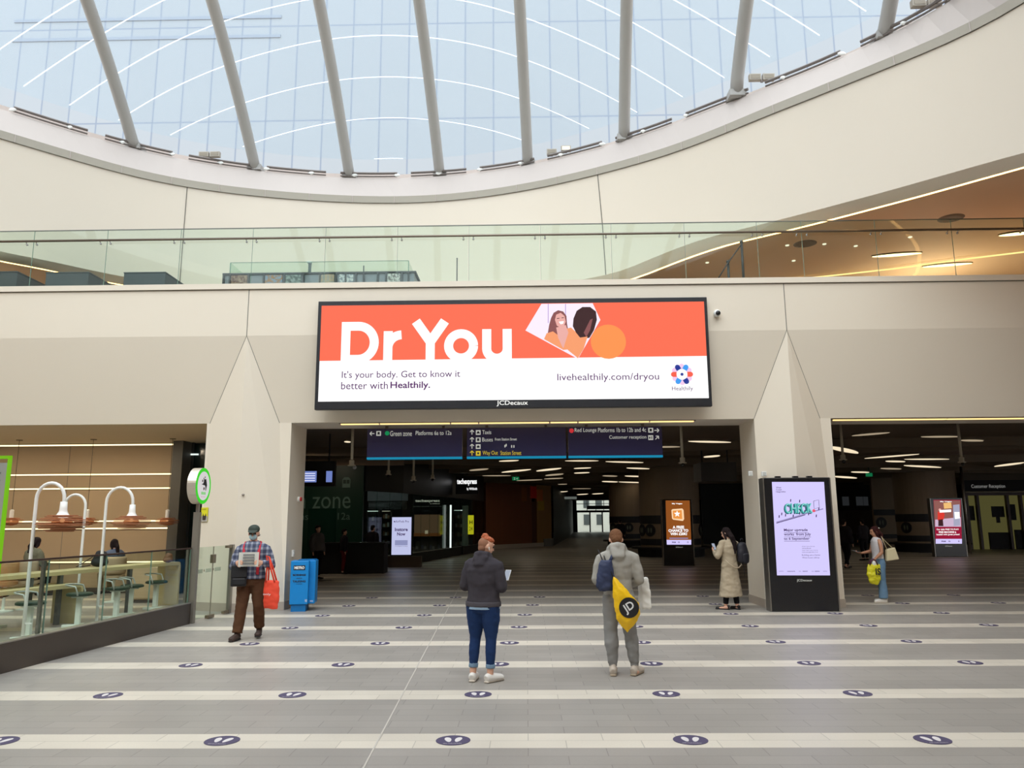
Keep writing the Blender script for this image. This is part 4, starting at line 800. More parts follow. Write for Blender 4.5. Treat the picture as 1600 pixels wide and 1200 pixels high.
for x, y, a, lab in ((-7.85, 12.34, 10, 'dark seated swivel stool at the left edge, by the foot of the largest arched lamp'), (-7.91, 13.79, 15, 'dark green swivel stool in front of the rounded end of the low table'), (-7.84, 14.93, 5, 'dark green swivel stool, third from the left along the counter'), (-7.83, 15.45, 20, 'dark green swivel stool, second from the counter end'), (-7.82, 16.45, 0, 'dark green swivel stool nearest the rounded end of the long counter'), (-9.3, 13.6, 60, 'pale stool behind the low table')): stool(x + .06, y, R(a), lab)
o = empty('beige_cabinet', onZ(229, 942), R(0), 'low beige cabinet by the cafe wall behind the counter', 'cabinet'); o.name = 'low_cabinet'; box('body', -.45, .35, 0, .5, .06, .82, mat('cabinet_beige', rgb(196, 170, 134), .6), o, bev=.05); box('plinth', -.4, .3, .03, .45, 0, .06, DARKSTEEL, o)
# menu board in a bright green frame
o = empty('menu_board', (-8.78, 13.0, 0), R(180 - 8), 'menu board in a bright lime green frame at the left edge', 'menu board'); LIME = mat('lime_green', rgb(150, 236, 24), emit=.55)
z1 = 2.93
for a in ((0, .045, .3, z1), (0, 1.9, z1 - .05, z1), (1.85, 1.9, .3, z1)): box('frame', a[0], a[1], -.01, .04, a[2], a[3], LIME, o)
box('board', .045, 1.85, 0, .03, 1.55, z1 - .12, mat('menu_grey', rgb(150, 152, 146), .5), o); box('lower_panel', .045, 1.85, .0, .03, .3, 1.5, mat('menu_olive', rgb(96, 110, 40), .5), o)
for c in o.children:
    if c.name.startswith('board'): 
        for i in range(7): text(['coffee', 'latte', 'tea', 'mocha', 'juice', 'water', 'soup'][i], -.25, 2.62 - .13 * i, .0, MATTBLACK, c, w=.1, h=.05, name='menu_lettering').matrix_local = Matrix.Translation((0, .035, 0)) @ Matrix.Rotation(PI, 4, 'Z')
# round cafe sign on its post
o = empty('round_sign', (-6.04, 14.22, 0), 0, 'round green rimmed cafe sign on a steel post at the balustrade end', 'sign')
box('post', -.055, .055, -.05, .05, 0, 1.97, mat('post_taupe', rgb(140, 134, 124), .4, .5), o); box('post_neck', -.025, .025, -.03, .03, 1.97, 2.15, STEEL, o)
zc = 2.45; rr = .33
bm = nb(); tube(bm, [(-.09, 0, zc), (.07, 0, zc)], rr, 48); finish(bm, 'drum', mat('drum_silver', rgb(216, 206, 192), .3, .6), o)
def xdisc(x0, x1, pts, m, nm, par): bm = nb(); a = [bm.verts.new((x0, u_, v_)) for u_, v_ in pts]; b2 = [bm.verts.new((x1, u_, v_)) for u_, v_ in pts]; bm.faces.new(a[::-1]); bm.faces.new(b2); [bm.faces.new((a[i], a[(i + 1) % len(pts)], b2[(i + 1) % len(pts)], b2[i])) for i in range(len(pts))]; return finish(bm, nm, m, par)
xdisc(.07, .078, disc(0, zc, rr, n=48), mat('sign_rim_green', rgb(60, 214, 40), emit=.9), 'green_rim', o); fc = xdisc(.078, .082, disc(0, zc, rr * .80, n=48), mat('sign_face_pale', rgb(232, 228, 228), emit=.8), 'face', o)
xdisc(.082, .084, [(-.09, zc + .10), (-.02, zc + .15), (.09, zc + .13), (.14, zc + .02), (.10, zc - .09), (.05, zc - .03), (-.03, zc + .02), (-.08, zc + .02)], MATTBLACK, 'emblem', fc)
for cy_, cz_, r2 in ((-.07, zc + .09, .055), (.03, zc + .16, .04), (.01, zc - .05, .065)): xdisc(.084, .0855, disc(cy_, cz_, r2, n=16), mat('sign_face_pale'), 'emblem_ring', fc); xdisc(.0855, .0865, disc(cy_, cz_, r2 * .45, n=12), mat('emblem_brown', rgb(70, 40, 40), .5), 'emblem_spot', fc)
for i in range(4): xdisc(.082, .084, [(-.09 + .05 * i, zc - .16), (-.055 + .05 * i, zc - .16), (-.055 + .05 * i, zc - .11), (-.09 + .05 * i, zc - .11)], mat('sign_mark_green', rgb(120, 220, 110), emit=.8), 'word_mark', fc)
for i in range(3): xdisc(.082, .084, disc(-.07 + .07 * i, zc - .20, .012, n=8), mat('sign_mark_pink', rgb(220, 150, 170), emit=.8), 'dot', fc)
# glass balustrade with its steel kerb
K0 = Vector((-6.37, 9.57, 0)); K1 = Vector((-6.03, 14.15, 0)); dK = (K1 - K0).normalized(); LK = (K1 - K0).length; S0 = -4.5
o = empty('cafe_balustrade', K0, math.atan2(dK.y, dK.x), 'glass balustrade on a dark steel kerb enclosing the cafe', 'balustrade')
box('kerb', S0, LK, 0, .12, 0, .36, DARKSTEEL, o); box('kerb_trim', S0, LK, -.004, .124, .355, .37, mat('kerb_edge', rgb(170, 166, 158), .35, .7), o)
def kpos(x, z=.36): return min((S0 + i * .02 for i in range(int((LK - S0) / .02))), key=lambda t: abs(px(K0 + dK * t + Vector((0, 0, z)))[0] - x))
jn = [S0, -3, -1.6, -.2, kpos(75), kpos(166), kpos(237), LK]
for a, c in zip(jn, jn[1:]): box('glass_panel', a + .008, c - .008, .055, .067, .37, 1.31, GLASS, o); box('panel_edge', c - .02, c - .008, .053, .069, .37, 1.31, GLASSEDGE, o)
bm = nb(); bx(bm, S0, LK, .045, .077, 1.31, 1.335); finish(bm, 'top_rail', mat('rail_dark_bronze', rgb(84, 66, 60), .35, .5), o)
for t in (kpos(70), LK - .03): box('rail_post', t - .022, t + .022, .08, .12, .3, 1.30, STEEL, o)
# glass gate between the post and the pillar
G0 = Vector((-6.03, 14.32, 0)); G1 = Vector((-5.93, 15.78, 0)); dG = (G1 - G0).normalized(); LG = (G1 - G0).length; o = empty('glass_gate', G0, math.atan2(dG.y, dG.x), 'frameless clear glass gate between the round sign post and the pillar', 'gate')
box('glass_leaf', 0.02, .62, 0, .012, .04, 1.33, GLASS, o); box('glass_leaf', .645, LG - .1, 0, .012, .04, 1.33, GLASS, o)
box('leaf_edge', .62, .632, -.002, .014, .04, 1.33, mat('leaf_edge_taupe', rgb(150, 140, 124), .3), o); box('lock_case', .58, .68, -.03, .045, 1.02, 1.18, mat('lock_taupe', rgb(130, 118, 100), .4, .5), o, bev=.006); box('floor_lock', .5, .74, -.03, .045, .01, .07, mat('lock_taupe'), o, bev=.006)
box('gate_post', LG - .09, LG - .0, -.03, .045, 0, 1.34, STEEL, o); box('top_hinge', LG - .3, LG - .08, -.02, .035, 1.28, 1.33, mat('lock_taupe'), o); box('bottom_hinge', LG - .3, LG - .08, -.02, .035, .02, .07, mat('lock_taupe'), o)
for a, b3 in ((.04, .22), (.34, .56), (.7, .95)): box('safety_mark', a, b3, -.002, 0, .86, .93, glass_mat('frosted_mark', (.8, .85, .8), .06, .3, milk=.5, milkcol=(.75, .80, .72)), o)
for a in (.28, .64): box('safety_dot', a - .012, a + .012, -.004, 0, .88, .92, mat('lock_taupe'), o)
# bags lying on the counter
def bag_on_counter(x, y, s, m, lab, nm, strap=True):
    p = onZ(x, y, .93); o = empty(nm, p, .3, lab, 'bag'); bm = nb(); capsule(bm, [(0, 0, .08 * s), (.02, 0, .2 * s)], [(.12 * s, .07 * s), (.09 * s, .06 * s)]); ball(bm, (0, 0, .07 * s), (.13 * s, .09 * s, .07 * s))
    meshobj(remesh(bm, .012, 4, .006, 14), 'body', m, o)
    if strap: bm = nb(); tube(bm, [(-.1 * s, -.03, .16 * s), (-.24 * s, -.05, .06 * s), (-.32 * s, -.05, .015), (-.25 * s, -.06, .012), (-.12 * s, -.05, .04)], .009, 6); finish(bm, 'strap', m, o, smooth=True)
bag_on_counter(155, 886, 1.25, MATTBLACK, 'black bag with a looped strap lying on the bar counter', 'handbag'); bag_on_counter(262, 879, .8, mat('brown_leather', rgb(120, 84, 60), .6), 'small brown pointed pouch on the far end of the bar counter', 'pouch', False)
# ------------------------------------------------------------ the dark concourse behind
ZCC = 4.4
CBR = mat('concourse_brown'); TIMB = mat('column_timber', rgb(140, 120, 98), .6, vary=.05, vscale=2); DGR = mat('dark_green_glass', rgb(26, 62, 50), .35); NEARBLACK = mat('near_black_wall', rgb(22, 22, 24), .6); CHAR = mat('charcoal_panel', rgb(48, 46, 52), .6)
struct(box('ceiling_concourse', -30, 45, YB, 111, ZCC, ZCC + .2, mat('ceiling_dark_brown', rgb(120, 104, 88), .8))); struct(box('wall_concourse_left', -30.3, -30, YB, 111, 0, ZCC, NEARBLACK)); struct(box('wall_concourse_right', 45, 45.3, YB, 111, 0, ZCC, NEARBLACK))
# sweeping ceiling fins
FIN = mat('ceiling_fin', rgb(120, 104, 86), .7)
def fin(y0, bow, tilt, x0=-14, x1=34, i=0):
    pts = []
    for k in range(41):
        t = k / 40; x = x0 + (x1 - x0) * t; pts.append(Vector((x, y0 + bow * math.sin(PI * t) + tilt * (t - .5), 0)))
    bm = nb()
    for a, b in zip(pts, pts[1:]):
        for (w0, z0, z1) in ((.09, ZCC - .30, ZCC),):
            v = [bm.verts.new((q.x, q.y + s, z)) for q in (a, b) for s, z in ((-w0, z0), (w0, z0), (w0, z1), (-w0, z1))]
            for f in ((0, 1, 5, 4), (1, 2, 6, 5), (3, 0, 4, 7)): bm.faces.new([v[j] for j in f])
    struct(finish(bm, 'trim_%d' % (50 + i), FIN))
for i in range(22): fin(21 + 3.4 * i, (3.5 if i % 2 else -2.5) + .4 * (i % 5), (7 if i % 3 == 0 else -6) * (.6 + .1 * (i % 4)), i=i)
LENS = mat('fin_glow_warm', (1.0, .84, .58), emit=.95); LENSD = mat('fin_glow_soft', (1.0, .80, .54), emit=.38)  # emission paints the light falling on the ceiling fins as glowing lenses
lens = [(1319, 702, 42, 6, 0), (1392, 712, 88, -4, 0), (1448, 716.5, 70, 0, 0), (1442, 728, 56, 2, 0), (1399, 720, 26, 1, 0), (1576, 725, 46, -4, 0), (1344, 737, 22, 1, 0), (1321, 745, 32, 2, 0), (1392, 731.5, 28, 1, 1), (1315, 765, 20, 1, 1), (1352, 764, 16, 1, 1), (1516, 746, 16, 0, 0), (1469, 681, 60, 0, 1), (1519, 687, 32, 1, 1), (1360, 677, 60, -3, 1),
        (748, 733, 26, -2, 1), (806, 735, 46, -3, 0), (857, 733, 38, -3, 0), (776, 742.5, 44, 0, 1), (910, 730.6, 25, -1, 0), (909, 738, 20, -1, 0), (866, 741, 24, -2, 1), (827, 749.5, 40, -1, 1), (865, 747, 28, -1, 1), (879, 756, 14, 0, 1), (876, 768, 18, -1, 0), (934, 771, 12, -1, 0), (910, 772, 12, -1, 0), (953, 752, 18, 1, 0), (953, 743, 15, 1, 1), (909, 763, 28, 0, 1), (795, 719, 30, -1, 0), (909, 719, 52, 0, 0), (976, 721, 58, 1, 0), (997, 731, 34, 1, 0), (992, 743.5, 28, 1, 0), (987, 753, 38, 1, 0), (965, 764, 24, 0, 0), (1109, 689, 66, 1, 0), (1040, 697, 45, 0, 1), (1112, 712, 20, -2, 0), (543, 689, 10, 0, 0)]
sec = lambda x: ('left of the far doors' if x < 900 else 'above the far doors' if x < 1000 else 'near the middle opening right side' if x < 1200 else 'seen through the right opening')
cnt = {}
for x, y, L_, tl_, dim in sorted(lens, key=lambda q: (sec(q[0]), q[0])):
    s_ = sec(x); i = cnt.get(s_, 0); cnt[s_] = i + 1
    d_ = onZ(x, y, ZCC - .35).y
    lens_light(x, y, L_, 'slim warm ceiling light %s, %s from left' % (s_, ORD[i]), 'slim lens shaped ceiling lights of the concourse', ZCC - .31, LENSD if dim else LENS, min(.42, .0085 * d_) , tilt=tl_ * .9)
# camera poles hanging from the ceiling
POLEW = mat('pole_cream', rgb(196, 186, 166), .5)
def cam_pole(x, yb, Y, lab, side=0):
    p = onY(x, yb, Y); o = empty('camera_pole', (p.x, Y, p.z), 0, lab, 'camera pole', 'camera poles hanging in the concourse'); zt2 = ZCC - p.z - .002
    bm = nb(); tube(bm, [(0, 0, .1), (0, 0, zt2)], .035, 12); finish(bm, 'pole', POLEW, o, smooth=True); bm = nb(); lathe(bm, [(.10, 0), (.10, .025), (.065, .03), (.065, .14), (.04, .15)], 18); finish(bm, 'collar', POLEW, o)
    bm = nb(); ball(bm, (side * .08, -.02, -.04), .05, 12); finish(bm, 'camera_dome', mat('camera_grey', rgb(150, 150, 150), .4) if side else BLACK, o, smooth=True); bm = nb(); lathe(bm, [(.05, zt2 - .02), (.06, zt2)], 12); finish(bm, 'ceiling_plate', POLEW, o)
for a in ((549.5, 728, 19.5, 'thick camera pole hanging left of the Green zone sign', 1), (607, 742, 25, 'camera pole hanging below the Green zone sign, left one', 0), (646, 751, 25, 'camera pole hanging below the Green zone sign, middle one', 0), (676, 748, 29, 'faint camera pole hanging below the Green zone sign, right one', 0), (1066.5, 724, 19.5, 'camera pole hanging right of the Red Lounge sign', 0), (1317.5, 719, 21, 'camera pole in the right opening, left one', 0), (1503, 723, 21, 'camera pole in the right opening, right one', 0), (828, 756, 60, 'tiny camera pole far off in front of the timber wall', 0), (862, 760, 60, 'tiny far camera pole beside the end of the timber wall', 0)): cam_pole(*a)
# departure board at the upper left
o = empty('departure_board', (onY(440, 760, 23).x, 23, onY(470, 760, 23).z), 0, 'hanging departure board with glowing bluish screens at the left of the middle opening', 'departure board'); q = [onY(v, 760, 23).x - o.location.x for v in (440, 522, 452, 494, 506, 517)]
box('casing', q[0], q[1], 0, .2, 0, .75, NEARBLACK, o); nz = mat('board_screen', rgb(120, 140, 210), emit=.8)
for a, b in ((q[0] + .1, q[3]), (q[4] + .06, q[5] + .03)): box('display', a, b, -.01, 0, .12, .45, nz, o)
for i in range(4): box('text_row', q[2] + .04, q[3] - .04, -.014, -.01, .16 + .07 * i, .185 + .07 * i, mat('board_row_white', rgb(230, 232, 255), emit=1), o)
for a in (q[0] + .2, q[1] - .2): box('hanger', a - .02, a + .02, .08, .12, .75, ZCC - o.location.z, NEARBLACK, o)
# green glass wall with its lettering
YG = 29.0; xg1 = onY(568, 760, YG).x
struct(box('wall_green_zone', -16, xg1, YG, YG + .15, 0, 3.85, DGR)); struct(box('wall_bulkhead', -30, xg1 + 1.5, YG - .02, YG + .2, 3.85, ZCC, mat('bulkhead_tan', rgb(150, 128, 106), .8)))
GT = mat('green_wall_print', rgb(110, 140, 130), .5)
o = empty('wall_lettering', (-8, YG - .01, 0), 0, 'large faint Green zone lettering with train symbol on the dark green glass', 'lettering')
g_ = lambda x, y: onY(x, y, YG) - o.location
a, b = g_(458, 795), g_(548, 777); lw = b.x - g_(474, 795).x
text('Green zone', b.x, a.z, 0, GT, o, w=lw * 2.02, h=.66, anchor='r'); c_ = g_(547, 812); text('Platforms 6a to 12a', c_.x, c_.z, 0, GT, o, w=3.0, h=.26, anchor='r')
tr = g_(541, 764); bm = nb(); prism(bm, [(tr.x - .15, tr.z + .05), (tr.x + .15, tr.z + .05), (tr.x + .15, tr.z + .36), (tr.x + .08, tr.z + .44), (tr.x - .08, tr.z + .44), (tr.x - .15, tr.z + .36)], -.008, 0); t_ = finish(bm, 'train_symbol', GT, o); bm = nb(); bx(bm, tr.x - .12, tr.x - .01, -.01, -.008, tr.z + .2, tr.z + .34); bx(bm, tr.x + .01, tr.x + .12, -.01, -.008, tr.z + .2, tr.z + .34); finish(bm, 'train_windows', DGR, t_)
struct(box('door_2', onY(482, 800, YG).x, onY(526, 800, YG).x, YG - .02, YG, 0, 2.25, mat('green_door_glass', rgb(20, 56, 46), .2)))  # door pane, slightly darker and glossier than the green wall
# black counter and queue barrier
o = empty('reception_counter', (onY(545, 890, 27).x, 27, 0), 0, 'long black counter in the dark concourse left of the shop window', 'counter'); box('body', -1.3, 1.2, 0, .8, 0, 1.0, MATTBLACK, o, bev=.02); box('worktop', -1.35, 1.25, -.05, .85, 1.0, 1.05, NEARBLACK, o)
# curved shop front
front = [Vector((xg1, 29.1, 0)), Vector((-5.1, 31.8, 0)), Vector((-4.4, 35.5, 0)), Vector((-3.7, 39.5, 0)), Vector((-3.0, 43.5, 0)), Vector((-2.6, 46.8, 0))]
sf = empty('glazed_shopfront', (-4, 38, 0), 0, 'dark curved glass shop front of the electronics shop with illuminated signs', 'shop front'); off = Vector((-4, 38, 0))
for a, b in zip(front, front[1:]):
    n = 3
    for k in range(n):
        p, q = a + (b - a) * k / n - off, a + (b - a) * (k + 1) / n - off
        bm = nb(); dv = (q - p).normalized(); nn = Vector((-dv.y, dv.x, 0)) * .02; p2, q2 = p + dv * .01, q - dv * .01
        slab(bm, [(p2 + nn)[:2], (p2 - nn)[:2], (q2 - nn)[:2], (q2 + nn)[:2]], .42, 2.9); finish(bm, 'glass_pane', DARKGLASS, sf)
    p, q = a - off, b - off; nn = Vector((-(q - p).normalized().y, (q - p).normalized().x, 0)) * .06
    bm = nb(); slab(bm, [(p + nn)[:2], (p - nn)[:2], (q - nn)[:2], (q + nn)[:2]], 0, .42); finish(bm, 'plinth', NEARBLACK, sf); bm = nb(); slab(bm, [(p + nn)[:2], (p - nn)[:2], (q - nn)[:2], (q + nn)[:2]], 2.9, ZCC); finish(bm, 'fascia', mat('fascia_black', rgb(26, 28, 32), .4), sf)
    bm = nb(); slab(bm, [(p + nn * 1.3)[:2], (p - nn * 1.3)[:2], (q - nn * 1.3)[:2], (q + nn * 1.3)[:2]], .42, .45); finish(bm, 'sill_rail', STEEL, sf)
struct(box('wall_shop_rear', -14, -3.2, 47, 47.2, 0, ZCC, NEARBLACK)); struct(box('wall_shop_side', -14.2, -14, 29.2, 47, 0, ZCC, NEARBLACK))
def flatbox(x0, x1, y0, y1, Y, m, nm, lab=None, cat=None, root=None, dep=.3, group=None):
    a, b = onY(x0, y1, Y), onY(x1, y0, Y); c = (a.x + b.x) / 2
    if root is None: o = empty(nm, (c, Y, a.z), 0, lab, cat, group); 
    else: o = root
    bb = box('panel' if root is None else nm, a.x - o.location.x, b.x - o.location.x, 0, dep, a.z - o.location.z, b.z - o.location.z, m, o); return o
def shelf_unit(x0, x1, ytop, ybot, Y, lab, cols, rows_=4, n=4, lit=None):
    a, b = onY(x0, ybot, Y), onY(x1, ytop, Y); o = empty('display_shelf', ((a.x + b.x) / 2, Y, 0), 0, lab, 'display shelf'); h = (b.x - a.x) / 2; z0, z1_ = max(a.z, 0.0), b.z
    box('back_panel', -h, h, .25, .3, 0, z1_, cols[0], o); box('side', -h, -h + .03, 0, .25, 0, z1_, cols[1], o); box('side', h - .03, h, 0, .25, 0, z1_, cols[1], o)
    for r_ in range(rows_ + 1):
        z = z0 + .1 + (z1_ - z0 - .12) * r_ / rows_; sh = box('shelf', -h + .03, h - .03, .0, .25, z, z + .02, cols[1], o)
        if r_ < rows_:
            for k in range(n): xx = -h + .08 + (2 * h - .16) * (k + .5) / n; box('packet', xx - .05, xx + .05, .08, .2, z + .022, z + .02 + .14 + .03 * ((k + r_) % 3), cols[2 + (k + r_) % (len(cols) - 2)], sh)
    if lit: box('shelf_light', -h + .04, h - .04, .0, .03, z1_ - .06, z1_ - .03, lit, o)
GS = mat('shelf_grey', rgb(66, 70, 72), .5); DS = mat('shelf_dark', rgb(36, 38, 40), .5); PW = mat('packet_white', rgb(150, 150, 150), .5); PBR = mat('packet_brown', rgb(110, 80, 60), .5); PBL = mat('packet_blue', rgb(70, 80, 110), .5); COOLW = mat('shop_cool_light', (.85, 1, .92), emit=1.0)
shelf_unit(571, 592, 797, 868, 33.5, 'lit shelf of phone accessories under the PHONES heading', [GS, DS, PW, PBL], 4, 3, COOLW); shelf_unit(594, 611, 797, 868, 34.0, 'narrow shelf of small boxed goods left of the Instore Now screen', [mat('shelf_brown', rgb(70, 48, 40), .6), DS, PBR, PW], 5, 3, mat('shelf_cream_light', (1, .88, .7), emit=.45))
shelf_unit(646, 690, 838, 862, 39.5, 'low dark rack of boxes under the techexpress window display', [DS, DS, PW, NEARBLACK, PBL], 1, 9); shelf_unit(708, 724, 796, 856, 41, 'dim shelf of goods right of the bright vertical light', [GS, DS, PW, PBR], 4, 3, COOLW)
flatbox(574, 636, 767, 782.5, 34.5, mat('header_grey', rgb(120, 124, 128), emit=.16), 'header_panel', 'grey picture header above the PHONES heading in the shop', 'sign panel'); o = flatbox(575, 634, 783.5, 796, 34.4, DS, 'heading_board', 'dark board reading PHONES inside the shop window', 'sign'); stext('PHONES', 576.5, 792.5, 29, mat('dim_print', rgb(110, 114, 116), emit=.25), 6, 0, root=o, Y=34.4, yy=-.02)
# framed window display
o = flatbox(646, 689, 775, 790, 38, MATTBLACK, 'window_display', 'black and gold window display with hand pictures under a techexpress heading', 'window display'); stext('techexpress', 649, 785.5, 38, mat('sign_soft_white', rgb(220, 214, 200), emit=.8), 5, .03, root=o, Y=38, yy=-.02); stext('by WHSmith', 672, 788.3, 15, mat('sign_soft_white'), 2, .0, root=o, Y=38, yy=-.02)
flatbox(646, 689, 790.5, 792, 38, mat('pale_rail', rgb(160, 160, 156), .4), 'rail', root=o); flatbox(646, 689, 792, 803, 38, MATTBLACK, 'lower_header', root=o); stext('headphones', 661, 799.5, 12, mat('dim_print'), 2.5, 0, root=o, Y=38, yy=-.02)
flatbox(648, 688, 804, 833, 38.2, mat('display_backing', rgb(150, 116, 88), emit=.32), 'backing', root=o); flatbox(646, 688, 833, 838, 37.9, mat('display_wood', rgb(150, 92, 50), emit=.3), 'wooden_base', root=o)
def hand_shape(x, y, s, m, Y, root, nm, out=1):
    bm = nb(); c = onY(x, y, Y) - root.location
    prism(bm, disc(c.x, c.z, .10 * s, .16 * s, 14), .14, .16)
    for k in range(5):
        a_ = R(50 + 20 * k); e = (c.x + .40 * s * math.cos(a_), c.z + .42 * s * math.sin(a_)); stroke_poly(bm, [(c.x + .1 * s * math.cos(a_), c.z + .1 * s * math.sin(a_)), e], .05 * s, .14 - .001 * k, .16)
    finish(bm, nm, m, root)
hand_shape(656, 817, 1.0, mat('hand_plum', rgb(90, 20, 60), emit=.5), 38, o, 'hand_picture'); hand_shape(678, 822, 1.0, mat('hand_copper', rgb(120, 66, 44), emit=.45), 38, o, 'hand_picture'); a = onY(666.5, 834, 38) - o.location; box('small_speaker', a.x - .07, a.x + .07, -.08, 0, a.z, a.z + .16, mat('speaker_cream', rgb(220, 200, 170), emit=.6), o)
# signs and lights of the shop
o = flatbox(712, 747, 744, 772, 39.3, MATTBLACK, 'shop_sign', 'projecting illuminated white techexpress sign over the shop front', 'sign', dep=.08); stext('techexpress', 714, 759, 31, mat('sign_bright_white', (1, 1, 1), emit=1.1), 11, .03, root=o, Y=39.3, yy=-.01); stext('by WHSmith', 729.5, 766.8, 16, mat('sign_bright_white'), 5, .02, root=o, Y=39.3, yy=-.01); box('hanger', -.02, .02, .02, .06, .9, ZCC - o.location.z, NEARBLACK, o)
o = flatbox(702.5, 705.5, 789, 856, 38.4, mat('tube_cool_white', (.88, 1, .94), emit=1.0), 'tube_light', 'bright upright tube light in the shop window', 'light', dep=.06); o2 = flatbox(731, 740, 805, 835, 40, mat('box_yellow', rgb(190, 190, 30), emit=.75), 'lightbox_sign', 'yellow upright lightbox sign at the right of the shop window', 'sign', dep=.1); stext('H', 733.5, 819, 5, MATTBLACK, 6, .02, root=o2, Y=40, yy=-.01); stext('24', 733, 829, 5.5, MATTBLACK, 6, .0, root=o2, Y=40, yy=-.01)
o = flatbox(722, 731, 790, 853, 39.8, glass_mat('case_glass', (.65, .75, .7), .06, .1, milk=.3, milkcol=(.4, .5, .45)), 'glass_case', 'tall narrow glass showcase beside the yellow lightbox', 'showcase', dep=.4)
# standing Instore Now screen
YI = 30.6; a, b = onY(609.5, 869, YI), onY(645, 806, YI); o = empty('shop_screen', ((a.x + b.x) / 2, YI, 0), 0, 'upright lit screen reading Instore Now in front of the shop window', 'screen'); h = (b.x - a.x) / 2
box('casing', -h, h, 0, .1, a.z, b.z, MATTBLACK, o, bev=.01); box('plinth', -h - .1, h + .35, -.05, .3, 0, a.z - .01, mat('plinth_wood', rgb(84, 68, 54), .5), o); dsp = box('display', -h + .05, h - .05, -.006, 0, a.z + .05, b.z - .05, mat('screen_cool', rgb(196, 200, 236), emit=.95), o)
ii = lambda s, x, y, w_, h_, bold=0: stext(s, x, y, w_, INK, h_, bold, root=o, parent=dsp, Y=YI, yy=-.009)
ii('AirPods Pro', 618, 816.5, 21, 3.4); ii('Instore', 617, 830, 20, 5.4, .03); ii('Now', 620.5, 837, 13, 5.2, .03); ii('available today', 617, 854.5, 20, 1.4)
cz = onY(616.5, 815, YI); finish(prism(nb(), disc(cz.x - o.location.x, cz.z, .028, n=12), -.009, -.006), 'mark', INK, dsp)
for x0, x1, y0, y1 in ((617, 637, 844, 852),): a2, b2 = onY(x0, y1, YI), onY(x1, y0, YI); box('product_picture', a2.x - o.location.x, b2.x - o.location.x, -.009, -.006, a2.z, b2.z, mat('screen_mid_cool', rgb(150, 154, 196), emit=.9), dsp)
# timber wall with painted panels
W0 = Vector((-2.5, 48.5, 0)); W1 = Vector((1.75, 54.0, 0)); dW = (W1 - W0).normalized(); LW = (W1 - W0).length
def wood_mat(nm, col):
    m = mat(nm, col, .5); nt = m.node_tree; tc = nt.nodes.new('ShaderNodeTexCoord'); wv = nt.nodes.new('ShaderNodeTexWave'); wv.inputs['Scale'].default_value = 2.2; wv.inputs['Distortion'].default_value = 1.5
    cr = nt.nodes.new('ShaderNodeValToRGB'); cr.color_ramp.elements[0].color = (*[c * .8 for c in col], 1); cr.color_ramp.elements[1].color = (*[min(1, c * 1.15) for c in col], 1); nt.links.new(tc.outputs['Object'], wv.inputs['Vector']); nt.links.new(wv.outputs[0], cr.inputs[0]); nt.links.new(cr.outputs[0], nt.nodes['Principled BSDF'].inputs['Base Color']); return m
o = empty('timber_wall', W0, math.atan2(dW.y, dW.x), 'timber clad wall with red and yellow painted panels in the far concourse', 'wall'); o['kind'] = 'structure'; o.name = 'wall_timber'
WD1 = wood_mat('timber_red_brown', rgb(124, 70, 42)); WD2 = wood_mat('timber_golden', rgb(156, 112, 58))
box('cladding_panel', 0, LW * .68, 0, .2, .25, 4.1, WD1, o); box('cladding_panel', LW * .76, LW, 0, .2, .25, 4.1, WD2, o); box('plinth', 0, LW, -.04, .24, 0, .25, SKIRT, o); box('door_leaf', LW * .68, LW * .76, .05, .12, 0, 3.0, wood_mat('timber_door', rgb(90, 50, 36)), o); box('end_stone', LW * .86, LW + .06, -.08, .28, 0, .5, mat('grey_stone', rgb(120, 116, 108), .6), o)
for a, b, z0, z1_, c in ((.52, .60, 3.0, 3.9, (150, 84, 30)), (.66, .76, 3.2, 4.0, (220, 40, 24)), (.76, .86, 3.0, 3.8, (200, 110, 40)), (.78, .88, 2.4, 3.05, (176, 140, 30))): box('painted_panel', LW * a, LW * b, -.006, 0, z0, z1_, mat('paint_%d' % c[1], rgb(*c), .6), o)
# dark wall towards the far doors
bm = nb(); quad(bm, (1.9, 54.2, 0), (4.4, 80, 0), (4.4, 80, ZCC), (1.9, 54.2, ZCC)); quad(bm, (4.4, 80, 0), (6.6, 110, 0), (6.6, 110, ZCC), (4.4, 80, ZCC)); struct(finish(bm, 'wall_dark_passage', mat('passage_dark', rgb(34, 38, 34), .5)))
o = flatbox(882, 901, 776, 780, 60, mat('sign_grey_glow', rgb(150, 158, 150), emit=.35), 'shop_sign', 'faint pale shop sign high on the dark wall before the far doors', 'sign', dep=.08)
o = flatbox(800.5, 811, 745, 750.5, 44, mat('exit_green'), 'exit_sign', 'small green running man exit sign hanging before the timber wall', 'sign', dep=.05); stext('2 <', 803, 749.5, 6, SIGNW, 3.2, 0, root=o, Y=44, yy=-.008)
box('hanger', -.02, .02, .01, .03, .2, ZCC - o.location.z, NEARBLACK, o)
# glazed doors at the far end
YD = 110.0; xa_, xb_ = onY(901, 800, YD).x, onY(956, 800, YD).x; zt3 = onY(928, 775, YD).z
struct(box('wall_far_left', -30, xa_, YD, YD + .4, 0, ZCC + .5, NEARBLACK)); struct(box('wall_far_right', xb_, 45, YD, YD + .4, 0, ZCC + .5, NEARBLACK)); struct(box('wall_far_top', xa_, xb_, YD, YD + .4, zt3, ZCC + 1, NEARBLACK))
d3_ = empty('door_3', ((xa_ + xb_) / 2, YD, 0)); d3_['kind'] = 'structure'; hh_ = (xb_ - xa_) / 2; zd = onY(928, 799, YD).z; FR = mat('door_frame_black', (.02, .02, .022), .5)
for f in (-1, -.25, .45, 1): box('door_frame', hh_ * f - .09, hh_ * f + .09, 0, .15, 0, zd, FR, d3_)
for f in (-.4, .1, .55): box('transom_bar', hh_ * f - .04, hh_ * f + .04, 0, .12, zd, zt3, FR, d3_)
